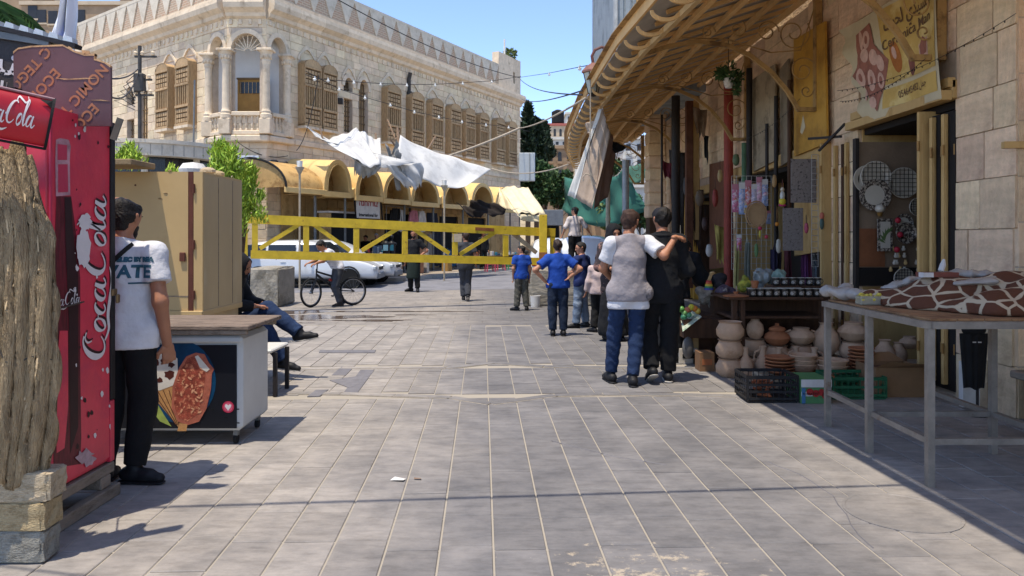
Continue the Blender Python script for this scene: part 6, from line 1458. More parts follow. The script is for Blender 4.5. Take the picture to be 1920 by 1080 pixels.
# open leaf and folded leaves right of shop 1, then left of it
leaf(7.42,4.08,4.30,.08,2.78,M_OCH)
for i,(y,x) in enumerate(((7.30,4.14),(7.20,4.19),(7.10,4.14),(7.02,4.21))):leaf(y,x,x+.05,.1,2.70,M_OCH if i%2==0 else M_DKWOOD,.045)
leaf(9.72,4.06,4.24,.06,2.76)
for i,(y,x) in enumerate(((9.5,4.14),(9.34,4.17),(9.18,4.14),(9.0,4.2))):leaf(y,x,x+.05,.08,2.7,M_DKWOOD if i%2 else M_OCH,.045)
for (y,x0) in ((16.0,3.92),(16.35,3.95),(16.8,3.92)):leaf(y,x0,x0+.14,.2,3.05,mat('bright_ochre_leaf','b98a38',.6,.08),.05)
leaf(17.2,4.0,4.6,.1,2.3,M_DKWOOD,.05,False)
hd=MB();hd.tube([(4.13,7.40,1.16),(4.13,7.37,1.13),(4.19,7.37,1.12),(4.19,7.4,1.1)],.008,6);hd.build('door_handle',mat('worn_brass','9a7b45',.4,metal=.6),sr)
# lintel timbers over shop 1
for (z,x,w_) in ((2.86,4.10,.10),(2.98,4.15,.07)):MB().bar((x,6.98,z),(x,9.0,z),w_,.09).build('lintel_beam',M_OCH,sr)
MB().box(4.19,4.3,6.99,7.38,.05,2.72).build('dark_gap_backing',M_INTSHADE,sr);MB().box(4.2,4.3,8.98,9.56,.05,2.72).build('dark_gap_backing',M_INTSHADE,sr);MB().bar((4.05,9.1,2.76),(3.85,9.6,2.8),.03,.03).build('iron_arm',M_IRON,sr);MB().bar((4.05,9.0,2.9),(3.9,9.4,2.62),.025,.025).build('iron_arm',M_IRON,sr)  # dark boxes paint the shaded gaps between the folded shutter leaves
tag(MB().box(4.32,4.42,5.98,6.12,2.52,2.62,.01).build('wall_box',M_BLACK),'small black box fixed to the stone edge high above the table right of the pier','electrical box')
tag(MB().bar((4.08,6.15,2.28),(4.30,6.12,2.28),.05,.055).build('timber_peg',M_OCH),'short ochre timber peg sticking out of the stone pier','timber')
# low bench at the right under the wall
lb=thing('wall_bench','low rough bench against the stone wall behind the metal table','bench');MB().box(4.1,4.6,4.2,6.1,.36,.42,.01).build('seat',M_OLDW,lb)
for y in (4.3,5.95):MB().box(4.15,4.24,y-.04,y+.04,0,.359).build('leg',M_DKWOOD,lb)
# ---- banner
CX=4.06
bnr=thing('ceramics_banner','yellow and white fabric banner with red vase picture hanging over the first shop opening','banner')
def bnp(u,v,e=0):p=WP(u,v,CX-e);return p
def bf(p,q):
    tl,tr,br,bl=(1572,58),(1752,-42),(1768,184),(1620,231)
    u=(tl[0]*(1-p)+tr[0]*p)*(1-q)+(bl[0]*(1-p)+br[0]*p)*q;v=(tl[1]*(1-p)+tr[1]*p)*(1-q)+(bl[1]*(1-p)+br[1]*p)*q
    w_=bnp(u,v);w_.x+=.02*math.sin(p*9+q*3)+.012*math.sin(q*13)*(1-p)+.05*max(0,.15-p)*6*math.sin(q*20);return w_
M_BNW=mat('banner_white','c0b08e',.8,.06,4,.2,15);M_BNY=mat('banner_yellow','bf9c55',.8,.08,3,.1,15,col2='d2b878',s2=2);M_BNR=mat('banner_red','96604f',.8,.2,8,0);M_BNP=mat('banner_pink','c8a08c',.8,.12,10,0);M_BNB=mat('banner_brown','6a5038',.8,.1,8,0)
b=MB();b.grid(bf,24,16);b.build('cloth',M_BNW,bnr,'all')
def bpoly(name,pts,m,e):
    "pts in banner units (p across 0..1, q down 0..1)"
    b=MB();n=len(pts);c=(sum(p[0] for p in pts)/n,sum(p[1] for p in pts)/n);vs=[]
    for k in range(4):
        for p in pts:q=bf(c[0]+(p[0]-c[0])*(k+1)/4,c[1]+(p[1]-c[1])*(k+1)/4);q.x-=e;vs.append(q)
    q=bf(*c);q.x-=e;vs.append(q);fs=[(len(vs)-1,i,(i+1)%n) for i in range(n)]
    for k in range(3):fs+=[(k*n+i,(k+1)*n+i,(k+1)*n+(i+1)%n,k*n+(i+1)%n) for i in range(n)]
    b.add(vs,fs);return b.build(name,m,bnr,'all')
def be(cx,cy,rx,ry,n=16,j=0):return [(cx+rx*math.cos(2*PI*i/n)*(1+r.uniform(-j,j)),cy+ry*math.sin(2*PI*i/n)*(1+r.uniform(-j,j))) for i in range(n)]
def seg(p,q,n=5):return [(p[0]+(q[0]-p[0])*i/n,p[1]+(q[1]-p[1])*i/n) for i in range(n)]
def polyb(*pts):o=[];[o.extend(seg(pts[i],pts[(i+1)%len(pts)])) for i in range(len(pts))];return o
bpoly('yellow_print',polyb((.40,.03),(.985,.03),(.97,.72),(.36,.72),(.42,.5)),M_BNY,.006);bpoly('yellow_print',polyb((.34,.76),(.97,.76),(.97,.93),(.28,.93)),M_BNY,.006)
bpoly('vase_print',polyb((.13,.12),(.3,.08),(.33,.3),(.45,.5),(.36,.72),(.22,.94),(.14,.72),(.02,.5),(.12,.32)),M_BNR,.009)
for (cx,cy,rx,ry) in ((.24,.22,.045,.09),(.2,.36,.05,.07),(.3,.42,.05,.08),(.36,.5,.04,.08),(.1,.55,.045,.1),(.22,.62,.05,.11),(.33,.66,.035,.08),(.2,.84,.045,.06),(.18,.2,.02,.1),(.12,.74,.02,.06)):bpoly('petal_print',be(cx,cy,rx,ry,12),M_BNP,.012)
for (cx,cy) in ((.1,.55),(.22,.62),(.33,.66),(.24,.22)):bpoly('petal_line',be(cx,cy,.018,.045,10),M_BNR,.014)
bpoly('jug_print',be(.52,.5,.05,.15,14),mat('banner_orange','a4622c',.8,.2),.009);bpoly('jug_print',be(.66,.6,.035,.12,12),mat('banner_purple','7a4a3e',.8,.2),.009);bpoly('box_print',polyb((.76,.48),(.88,.44),(.88,.6),(.76,.62)),M_BNP,.009)
bpoly('jug_highlight',be(.515,.46,.02,.06,10),M_BNP,.011);bpoly('house_print',polyb((.77,.5),(.82,.42),(.87,.47),(.86,.57),(.78,.59)),M_BNR,.011)
def btext(t_,p0,q0,p1,q1,h,off=0):
    me=text_mesh(t_,1.0,0,'LEFT',off=off);me.materials.clear();me.materials.append(M_BNB);xs=[v.co.x for v in me.vertices];w0,w1=min(xs),max(xs)
    for v in me.vertices:k=(v.co.x-w0)/(w1-w0);q=bf(p0+(p1-p0)*k,q0+(q1-q0)*k-v.co.y*h);q.x-=.013;v.co=q
    o=bpy.data.objects.new('lettering',me);link(o,bnr)
btext('Ceramica Man',.42,.375,.93,.28,.125,.01);btext('تﺮﺤﻟ يﺪﻴﺴﻟﺍ',.46,.19,.93,.13,.17,.02);btext('054645452 ﻞﻤﺟ',.48,.85,.84,.82,.09,.005)
# yellow board sign, pale sheets and boards higher on the wall
def wall_board(name,label,pts,m,x=4.1,t=.03,cat='board'):
    q=[WP(u,v,x) for u,v in pts];b=MB();n=len(q);b.add(q+[p+Vector((t,0,0)) for p in q],[tuple(range(n)),tuple(range(n,2*n))[::-1]]+[(i,(i+1)%n,n+(i+1)%n,n+i) for i in range(n)]);return tag(b.build(name,m),label,cat)
yb=wall_board('yellow_board','yellow painted metal board with a pale scuffed spot left of the banner',[(1488,75),(1546,40),(1550,268),(1489,293)],mat('yellow_board_paint','b98a35',.6,.08,2,.1,20,col2='9a6f2a',s2=1.5))
q=[WP(u,v,4.095) for u,v in ((1500,248),(1506,215),(1510,238),(1504,252))];MB().add(q,[(0,1,2,3)]).build('pale_scuff',M_BNW,yb)
wall_board('pale_board','tall pale weathered board on the wall between the dark posts and the yellow board',[(1410,150),(1452,120),(1454,300),(1412,322)],M_SHEETP)
wall_board('narrow_board','narrow grey board just left of the yellow board on the wall',[(1462,130),(1478,110),(1480,300),(1464,312)],mat('grey_board','82745f',.85,.15))
wall_board('tan_board','lower tan board below the yellow board beside the wire rack',[(1489,298),(1546,276),(1546,470),(1489,480)],M_OCH,4.16)
wall_board('brown_panel','brown panel low on the wall between the red pipe and the ochre shutters',[(1330,308),(1362,300),(1362,500),(1330,505)],mat('red_brown_panel','6d4630',.8,.12),4.12)
def post(label,u,v0,v1,x,r_,m,sq=False,lean=0):
    p,q=WP(u,v0,x),WP(u,v1,x);p.y+=lean
    tag((MB().bar(p,q,r_*2,r_*2) if sq else MB().tube([p,q],r_,10)).build('upright_post',m,None, not sq),label,'post')
post('red painted vertical pipe on the wall beside the hanging plant',1366,150,560,4.0,.085,mat('red_pipe_paint','8c3a2c',.6,.12,4))
post('black vertical pipe right of the hanging plant',1405,128,420,4.02,.05,M_IRON);post('slim black post between the pale board and the narrow board',1455,180,480,4.0,.03,M_IRON);post('thin dark post right of the narrow board',1480,150,470,3.98,.028,M_DKWOOD)
post('short black stake in front of the pale board',1438,232,410,3.9,.026,M_IRON);post('thick black post hung with dark cloth at the far end of the row',1267,180,520,3.3,.085,M_IRON);post('rusty brown post right of the thick black post',1292,190,540,3.7,.07,mat('rust_post','5f3c2a',.8,.2),True)
post('ochre brown post beside the rusty brown post',1304,190,450,3.85,.06,M_OCH,True);post('green painted pipe between the red pipe and the black pipe',1396,268,360,4.1,.05,mat('green_pipe','4d6a4d',.7,.15));post('thin dark stake left of the thick black post',1241,215,470,3.2,.025,M_IRON)
# stone column at the far end
fc_=thing('end_pier','rough stone pier on a dark brown box at the far end of the shops','pier');b=MB();x0,x1=XU(1215,19),XU(1247,19)
for i in range(9):MB().box(x0+rw.uniform(0,.03),x1+rw.uniform(0,.05),19,19.6,2.05+.32*i,2.05+.32*i+.315,.03).build('stone',M_RSTONE,fc_)
MB().box(x0+.05,x1,19.05,19.6,0,2.049,.01).build('dark_box',M_DKWOOD,fc_)
# ---- the canopy
EDGE=[(-2,1.95),(0,1.9),(3,1.76),(5,1.65),(7.6,1.53),(9.5,1.37),(13.7,1.29),(18.1,1.36),(21.5,1.6),(25.2,2.05)]
def ex(y):
    for (a,x),(c,x2) in zip(EDGE,EDGE[1:]):
        if a<=y<=c:return x+(x2-x)*(y-a)/(c-a)
    return EDGE[0][1] if y<0 else EDGE[-1][1]
ZE,ZI,XI=3.95,4.86,4.17
def cz_(x,y):return ZE+(ZI-ZE)*(x-ex(y))/(XI-ex(y))
cn=thing('street_canopy','long sloping canopy of ochre timber slats and iron scrolls over the shop row','canopy')
ys=[-2+27.2*i/40 for i in range(41)]
b=MB();b.grid(lambda p,q:(lambda y:(ex(y)+.05+(XI-ex(y)-.05)*p,y,cz_(ex(y)+(XI-ex(y))*p,y)+.10))(-2+27.2*q),6,40);b.build('roof_sheet',M_SHEET,cn)
y=1.0;k=0
while y<25.2:
    x0=ex(y)+.33;MB().bar((x0,y,cz_(x0,y)+.05),(XI,y,ZI+.045),.06,.045,(0,0,1)).build('rafter',M_OCHR,cn);y+=.47;k+=1
for f in (.30,.52,.74,.95):
    b=MB()
    for a,c in zip(ys[4:],ys[5:]):b.bar((ex(a)+(XI-ex(a))*f,a,ZE+(ZI-ZE)*f-.005),(ex(c)+(XI-ex(c))*f,c,ZE+(ZI-ZE)*f-.005),.065,.06)
    b.build('purlin',M_OCHR,cn)
bo,bi,bt=MB(),MB(),MB()
for a,c in zip(ys[1:],ys[2:]):
    bo.bar((ex(a),a,ZE+.12),(ex(c),c,ZE+.12),.03,.13);bi.bar((ex(a)+.34,a,ZE-.02),(ex(c)+.34,c,ZE-.02),.06,.07);bt.bar((ex(a)-.03,a,ZE+.19),(ex(c)-.03,c,ZE+.19),.11,.012)
bo.build('fascia_board',M_OCHR,cn);bi.build('inner_edge_beam',mat('pale_ochre','c4a472',.6,.08,4),cn);bt.build('edge_flashing',M_OCHI,cn)
cm=MB();cm.prism([(.34-.17+.17*math.cos(a)*(1+.02),-.02+.11*math.sin(a)*1.1) for a in [PI+PI*i/10 for i in range(11)]]+[(.34-.17+.14*math.cos(a),-.02+.08*math.sin(a)) for a in [2*PI-PI*i/10 for i in range(11)]],-.02,.02,'xz');cm=cm.mesh('scroll',M_OCHR)
y=5.0
while y<25:inst(cm,'scroll',cn,(ex(y),y,ZE+.04),(0,0,0));y+=.60
def spiral(cx,cz,r_,turns,a0,sgn=1,n=26,y=0):return [(cx+r_*(1-.82*i/n)*math.cos(a0+sgn*turns*2*PI*i/n),y,cz+r_*(1-.82*i/n)*math.sin(a0+sgn*turns*2*PI*i/n)) for i in range(n+1)]
def bracket(y,src=None,full=True):
    t=bpy.data.objects.new('iron_bracket',None);link(t,cn);t.location=(0,y,0)
    if src:
        for ch in src.children:d=ch.copy();link(d,t)
        return t
    MB().bar((4.13,0,3.22),(4.13,0,4.78),.09,.09).build('wall_post',M_OCHI,t);MB().bar((3.86,0,3.25),(4.085,0,3.25),.06,.055).build('foot',M_OCHI,t)
    arc=[(3.87,3.25),(3.72,3.5),(3.5,3.76),(3.22,3.98),(2.9,4.12),(2.5,4.17),(2.1,4.1),(1.75,3.99)]
    b=MB()
    for p,q in zip(arc,arc[1:]):b.bar((p[0],0,p[1]),(q[0],0,q[1]),.045,.055)
    b.build('arched_strut',M_OCHI,t)
    for (cx,cz,r_,tn,a0,s) in ((3.93,3.78,.2,1.6,-.4,1),(3.8,4.28,.24,1.6,.6,-1),(3.45,4.3,.16,1.5,0,1),(3.05,4.34,.12,1.4,1,-1),(2.65,4.3,.10,1.3,0,1),(3.98,3.5,.09,1.2,0,-1)):MB().tube(spiral(cx,cz,r_,tn,a0,s),.009,6).build('scroll',M_OCHI,t)
    b=MB();b.tube([(4.08,0,4.6),(3.9,0,4.05),(3.5,0,4.02),(2.9,0,4.2),(2.3,0,4.22)],.009,6);b.build('inner_rod',M_OCHI,t);return t
k0=bracket(7.15)
for y in (10.0,13.0,16.6,20.2,23.4):bracket(y,k0)
bracket(4.2,k0)
# hanging canvas under the canopy edge, with rope
hc=thing('hanging_canvas','folded canvas sheet with a lit white face and brown folds hanging from the canopy edge with a looped rope','canvas');dd=12.6
M_CANW=mat('canvas_lit_white','c9c6bd',.85,.05,4,.4,10);M_CANB=mat('canvas_brown','9c8a78',.85,.1,3,.5,8,bdist=.03);M_CANR=mat('canvas_redbrown','7d6354',.85,.1,3,.5,8)
def cp(name,pts,m,seed):b=patch([P(u,v,d) for (u,v,d) in pts],0,12,16,seed=seed,fold=.025);solid(b.build(name,m,hc,'all'))
cp('lit_white_face',[(1122,208,12.4),(1130,202,12.3),(1080,374,12.6),(1066,366,12.9)],M_CANW,1);cp('front_fold',[(1129,204,12.25),(1144,250,12.2),(1112,392,12.0),(1078,371,12.55)],M_CANB,2)  # sunlight on the left face is put into its white colour
cp('side_fold',[(1141,236,12.3),(1151,290,12.8),(1139,366,12.6),(1112,392,12.05)],M_CANR,3);cp('top_corner',[(1096,232,12.8),(1114,226,12.5),(1122,250,12.4),(1104,250,12.7)],M_CANB,4);cp('torn_tail',[(1143,262,12.5),(1176,276,12.9),(1150,292,12.9),(1148,280,12.7)],M_BLACK,5)
MB().tube([P(1107,150,12.0),P(1107,235,12.0),P(1104,300,12.0),P(1106,322,12.0),P(1112,335,12.0),P(1117,345,12.0),P(1112,347,12.0),P(1106,328,12.0),P(1098,326,12.0),P(1093,332,12.0),P(1094,340,12.0)],.011,6).build('rope_loop',M_ROPE,hc)
# lantern on its curved arm
ln_=thing('lantern','hexagonal street lantern with a reddish cap on a curved arm beyond the canopy edge','street lamp',tuple(P(1112,175,12.3)))
MB().lathe([(.08,.0),(.155,.33),(.155,.34)],6).build('glass',mat('frosted_pane','a8ab9e',.25,.05),ln_);MB().lathe([(.19,.34),(.19,.37),(.13,.44),(.04,.50),(.0,.52)],6).build('cap',mat('lamp_cap','7a5346',.6),ln_)
for i in range(6):a=2*PI*i/6;MB().bar((.082*math.cos(a),.082*math.sin(a),0),(.16*math.cos(a),.16*math.sin(a),.34),.012,.012).build('frame_bar',M_IRON,ln_)
MB().lathe([(0,-.06),(.05,-.05),(.085,0)],6).build('base_cup',M_IRON,ln_);MB().tube([(0,0,.5),(-.02,0,.62),(.03,0,.72),(.14,0,.77),(.3,0,.73),(.55,0,.62),(.8,0,.5)],.025,8).build('arm',mat('arm_red','5e3a34',.6),ln_)
# grey upper storey above the canopy
us=thing('upper_storey','grey corrugated upper storey with yellow posts rising above the canopy','building');M_COR=mat('corrugated_grey','868d8f',.6,.08,2,.3,14,wave=9,col2='6f7678',s2=1.5)
MB().box(2.28,5.0,16,21,4.7,9).build('wall',M_COR,us)
for i in range(16):MB().box(2.29+.16*i,2.40+.16*i,15.97,15.999,4.7,9).build('rib',M_COR,us)
for x in (2.68,3.3):MB().box(x,x+.09,15.92,15.969,4.7,9).build('post',M_OCH,us)
for z in (5.9,6.6):MB().box(2.68,3.4,15.93,15.968,z,z+.06).build('rail',M_OCH,us)
MB().box(2.2,2.27,15.9,16.1,5.0,9).build('drain_pipe',mat('pale_pipe','9fa09c',.6),us)
# hanging plant
hp=thing('hanging_plant','leafy green plant in a white pot hanging high under the canopy by the red pipe','plant',tuple(P(1366,165,11.2)))
MB().lathe([(.05,0),(.09,.14),(.1,.14),(.08,.14)],14).build('pot',M_WHITEP,hp,True);crown('foliage',M_TREE,hp,blob_fn([((0,0,.25),(.16,.14,.16)),((.05,-.03,.15),(.2,.15,.12)),((-.1,0,.22),(.12,.1,.12)),((.12,0,.02),(.06,.06,.16))]),520,.075,random.Random(3));MB().tube([(0,0,.3),(0,0,.75)],.006,5).build('hanger',M_IRON,hp)
# dark cloth and bunting on the far posts
for (u0,v0,u1,v1,d,m,lb) in ((1240,300,1262,340,16,mat('maroon_cloth','6c2b33',.9,.1),'maroon triangular cloth hanging left of the thick black post'),(1255,280,1285,460,16.5,mat('dark_tattered','37322f',.95,.3,8),'tattered black and grey cloth strips hanging round the thick black post'),(1296,350,1318,480,15.5,mat('dim_garment','4a382e',.9,.2),'dim brown garment hanging right of the rusty post'),(1318,250,1330,310,15.2,M_BLACK,'small black cloth hanging above the ochre shutters'),(1300,200,1325,260,15,mat('dusty_rag','7a6652',.9,.2),'dusty rag strung under the canopy by the ochre posts'),(1340,420,1362,500,14,mat('yellow_dress','a08f4c',.9,.2),'yellow patterned child dress hanging by the red pipe')):
    b=patch([P(u0,v0,d),P(u1,v0+6,d),P(u1-3,v1,d),P(u0+5,v1-8,d)],.05,10,10,seed=u0,fold=.04,ragged=.25);tag(solid(b.build('hanging_cloth',m,None,'all')),lb,'cloth','cloths hanging along the shop row')
# ---- wire rack with packets, hoop, paper boards, plate display
M_WIRE=mat('white_wire','a8a49c',.5,.05,metal=.2)
def wire_grid(label,u0,u1,v0,v1,d,nx,nz,name='wire_rack'):
    t=thing(name,label,'wire rack');a,c=P(u0,v1,d),P(u1,v0,d);b=MB();b.add([],[])
    for i in range(nx+1):x=a.x+(c.x-a.x)*i/nx;MB().tube([(x,d,a.z),(x,d,c.z)],.004,5).build('wire',M_WIRE,t)
    for j in range(nz+1):z=a.z+(c.z-a.z)*j/nz;MB().tube([(a.x,d-.006,z),(c.x,d-.006,z)],.004,5).build('wire',M_WIRE,t)
    return t
wire_grid('wide white wire rack holding toy packets before the second shop',1372,1446,330,505,10.9,8,16);wire_grid('narrow white wire ladder rack left of the tall ochre shutter leaf',1522,1534,290,500,9.8,1,18)
M_PK=[mat('packet_%d'%i,c,.35,.35,20,.2,30,rnd=.1,col2='c9b9bd',s2=14,mix2=(.5,.58)) for i,c in enumerate(('b2627c','8a9cc0','b35a4e','a5a1b5','c090a0','7d8fb0','b8a06a'))]
for i,(u,v0,v1,w_) in enumerate(((1379,345,398,13),(1391,342,402,12),(1403,338,396,12),(1414,345,392,11),(1424,332,382,11),(1434,336,386,12),(1398,372,400,10),(1386,440,470,9),(1441,395,420,9))):
    p=P(u,v1,10.82);h_=(v1-v0)/F*10.8;ww=w_/F*10.8;t=thing('toy_packet',('pink','blue','red','lilac','rose','pale blue','yellow','faded','small pink')[i]+' toy packet hanging on the wide wire rack, '+('outermost left','second along','third along','fourth along','fifth along','at the right end','half hidden low','alone near the bottom','below the right end')[i],'packet',tuple(p),0,'toy packets on the wire rack')
    b=MB();b.grid(lambda a,q:((a-.5)*ww,-.018*math.sin(a*PI)*math.sin(q*PI)-.003*math.sin(a*19+q*13),h_*.8*q),6,8);b.build('bag',M_PK[i%7],t,'all');MB().box(-ww/2,ww/2,-.003,.001,h_*.8,h_).build('header_card',M_WHC if i%2 else M_PINKC,t);MB().ball((0,-.012,h_*.45),ww*.3,8,6,(1,.4,1)).build('toy',M_PK[(i+2)%7],t)
hp_=P(1418,402,10.7);b=MB();b.tube([(hp_.x+.15*math.cos(a),hp_.y,hp_.z+.19*math.sin(a)) for a in [2*PI*i/28 for i in range(28)]],.011,6,closed=True);b.tube([(hp_.x+.125*math.cos(a),hp_.y-.01,hp_.z+.165*math.sin(a)) for a in [2*PI*i/28 for i in range(28)]],.008,6,closed=True);b.grid(lambda a,q:(hp_.x+.13*q*math.cos(2*PI*a),hp_.y+.003,hp_.z+.17*q*math.sin(2*PI*a)),20,3)
tag(b.build('wooden_hoop',mat('hoop_wood','a3825c',.7,.1),None,True),'oval wooden hoop with a net hanging low on the wide wire rack','hoop')
def toy(label,u,v,d,parts_,cat='toy',name='hanging_toy',grp=None):
    t=thing(name,label,cat,tuple(P(u,v,d)),0,grp)
    for (nm,c,(x,z),(rx,rz_)) in parts_:MB().ball((x,0,z),1,12,8,(rx,min(rx,rz_)*.8,rz_)).build(nm,mat('toy_'+c,c,.5,.1),t,True)
toy('white and yellow bell shaped doll hanging from the dark post',1467,378,10.4,[('skirt','c9b53a',(0,0),(.05,.05)),('hem','b8336a',(0,-.05),(.055,.018)),('torso','c9c4b5',(0,.08),(.035,.07)),('head','c9b9a0',(0,.17),(.028,.03)),('string','6a3a30',(0,.25),(.006,.07))])
toy('orange pompom hanging on a cord below the bell shaped doll',1457,420,10.4,[('pompom','c07a28',(0,0),(.03,.03)),('cord','9a7040',(0,.14),(.005,.12))]);toy('red and yellow tassel ornament hanging under the wooden hoop',1425,432,10.6,[('bead','a82f4a',(0,.03),(.03,.03)),('tassel','b3a03a',(0,-.05),(.018,.055))]);toy('small red ball ornament at the right edge of the wide wire rack',1437,444,10.6,[('ball','b0404c',(0,0),(.028,.03)),('string','b9b0a0',(0,.09),(.004,.07))])
toy('coral scarf ball hanging on the narrow wire ladder',1541,405,9.7,[('ball','b3624c',(0,0),(.03,.05)),('tail','46584e',(0,-.1),(.03,.08))])
def paper_board(label,u0,u1,v0,v1,d,m):t=thing('paper_board',label,'board');a,c=P(u0,v1,d),P(u1,v0,d);MB().box(a.x,c.x,d,d+.012,a.z,c.z,.003).build('sheet',m,t);return t,a,c
M_NEWS=mat('grey_print_paper','7d736c',.85,.12,30,.1,40,col2='4a4340',s2=28,mix2=(.56,.6))
paper_board('upper grey printed cardboard hanging beside the narrow wire ladder',1483,1531,298,380,9.9,M_NEWS);paper_board('lower grey cardboard with stick figures hanging under the upper one',1468,1506,390,470,10.0,M_NEWS)
for i,(u,c) in enumerate(((1402,'8a8d80'),(1455,'332c40'),(1515,'7b4470'),(1524,'944a62'),(1536,'a9b0b8'),(1392,'a39a60'),(1475,'40343a'),(1496,'5e3035'))):
    v0,v1=455+(i*13)%20,505+(i*17)%20;cloth_panel('hanging_scarf',('grey green','dark violet','plum','rose','pale grey','mustard','charcoal','maroon')[i]+' scarf hanging at the back of the second shop',XU(u,10.6),10.6+.05*i,P(u,v1+30,10.6).z,P(u,v0,10.6).z,.07,mat('scarf_'+c,c,.9,.15),None,'scarves in the second shop','scarf',i)
# plates on the display panel of shop 1
dp_=thing('display_panel','tall brown display panel inside the first shop opening carrying plates','display panel');PY=8.55
MB().box(3.99,4.8,PY,PY+.04,.95,2.62).build('backing',mat('brown_backing','77634f',.85,.12,3,.3),dp_);MB().box(4.0,4.3,PY-.02,PY-.001,1.18,1.62).build('wood_plaque',mat('plaque_wood','7a4a2c',.7,.15,5),dp_);MB().box(3.96,4.0,PY-.03,PY+.05,.9,2.66).build('frame_post',M_IRON,dp_);MB().box(4.01,4.75,PY-.015,PY-.001,.96,1.17).build('dark_shelf_back',M_INTSHADE,dp_)
M_PLW=mat('glazed_white','b3a998',.3,.05,6,0,spec=.5);M_PLB=mat('glazed_black','2b2521',.35,.15,18,0);M_PLD=mat('glazed_pattern','4b4038',.35,.5,40,0,col2='a09484',s2=40,mix2=(.5,.54))
def plate(label,u,v,rpx,rim=M_PLW,ctr=M_PLW,lines=False,dy=0,grp='plates displayed in the first shop'):
    d=PY-.05-dy;p=P(u,v,d);R_=rpx/F*d;t=thing('decorative_plate',label,'plate',tuple(p),0,grp);Mt=Matrix.Rotation(math.radians(90),4,'X')
    b=MB();b.M=Mt;b.lathe([(R_*.6,0),(R_*.66,.008),(R_,.028),(R_,.034),(R_*.97,.036),(R_*.62,.014)],36,cap=False);b.build('rim',rim,t,True);b=MB();b.M=Mt;b.lathe([(R_*.63,.0),(R_*.63,.013),(0,.013)],32);b.build('well',ctr,t,True)
    if lines:
        for k in range(-3,4):
            x=R_*.27*k;h_=math.sqrt(max(0,R_*R_*.92-x*x));MB().box(x-.003,x+.003,-.041,-.038,-h_,h_).build('dark_line',M_PLB,t);MB().box(-h_,h_,-.045,-.042,x-.003,x+.003).build('dark_line',M_PLB,t)
    return t
plate('white plate with dark grid lines at the upper left of the shop display',1640,331,29,lines=True);plate('plain white plate edge peeking out left of the upper grid plate',1624,336,26,dy=-.035);plate('white grid lined plate hanging right of the upper left one',1692,343,29,lines=True);plate('large dark rimmed patterned plate with a white centre',1639,366,30,M_PLD,M_PLW,dy=.06);plate('half hidden grid lined plate low behind the ochre leaf',1719,388,17,lines=True);plate('dark patterned plate with red detail beside the framed tile',1697,437,20,M_PLD,M_PLD,dy=.04);plate('faint plate hanging just above the red detail plate',1693,418,17,M_PLD,M_PLW,dy=-.01);plate('grid lined plate standing low behind the cloth heap',1693,522,20,lines=True,dy=.1)
ft=thing('framed_tile','tall framed tile with dark border and leafy plant picture','tile');a,c=P(1645,471,PY-.1),P(1673,410,PY-.1);MB().box(a.x,c.x,PY-.11,PY-.09,a.z,c.z,.003).build('border',M_PLD,ft);MB().box(a.x+.03,c.x-.03,PY-.116,PY-.111,a.z+.035,c.z-.035).build('field',M_PLW,ft)
M_LEAFP=mat('painted_green','54683a',.6,.2)
for i in range(7):aa=-1+.33*i;MB().add([(0,0,0),(.02,0,.05),(0,0,.11),(-.012,0,.05)],[(0,1,2,3)]).build('painted_leaf',M_LEAFP,ft,M=Matrix.Translation(((a.x+c.x)/2,PY-.118-.0003*i,a.z+.09+.02*i))@Matrix.Rotation(aa,4,'Y'))
for (u,v,lb) in ((1684,413,'red pompom above the dark patterned plate'),(1688,440,'red pompom on the left of the dark patterned plate'),(1682,468,'red pompom below the framed tile corner')):toy(lb,u,v,PY-.15,[('pompom','9c2230',(0,0),(.034,.034))],'pompom','red_pompom')
t=thing('glass_lamp','white glass lamp globe with a small brass base in the shop display','lamp',tuple(P(1650,391,PY-.16)));MB().ball((0,0,0),.055,14,10,(1,1,.85)).build('globe',M_PLW,t,True);MB().lathe([(.02,-.09),(.035,-.05),(.02,-.04)],10).build('base',mat('brass','8a6a3a',.4,metal=.6),t,True)
for i in range(16):
    u,v=1665+rw.uniform(0,60),470+13*(i%4);p=P(u,v,PY-.08);o=MB().lathe([(.016,0),(.022,.02),(.012,.04),(.014,.055)],8,tuple(p)).build('small_ornament',M_PLW if i%3 else M_OCH,None,True);tag(o,('pale glass','brass','small white','milky')[i%4]+' ornament on the '+('top','second','third','lowest')[i%4]+' row under the plates, '+ORD[i//4],'ornament','tiny ornaments under the plates')
# ---- shelf table with patterned mugs
mt_=thing('mug_table','dark wooden display table set with rows of black and white mugs','table');TY=8.25;TZ=.848
MB().box(XU(1366,TY),XU(1545,TY),TY,TY+.75,TZ-.03,TZ,.006).build('table_top',M_DKWOOD,mt_);MB().box(XU(1375,TY),XU(1540,TY)+.1,TY+.08,TY+.7,.60,.63,.006).build('lower_shelf',M_DKWOOD,mt_)
for u in (1376,1391,1542):MB().box(XU(u,TY),XU(u,TY)+.05,TY+.04,TY+.1,0,TZ-.031).build('leg',M_DKWOOD,mt_)
MB().box(XU(1448,TY+.35),XU(1545,TY+.35),TY+.33,TY+.6,TZ+.001,TZ+.105,.004).build('riser',M_DKWOOD,mt_)
M_MUG=mat('mug_black','28241f',.3,.1,5,0,spec=.5);M_MUGW=mat('mug_pattern','a39c90',.4,.15,50,0,col2='3a352f',s2=60,mix2=(.52,.56))
mugb=MB().lathe([(.034,0),(.040,.01),(.043,.088),(.040,.09),(.036,.02),(.0,.015)],18).mesh('mug_body',M_MUG,True)
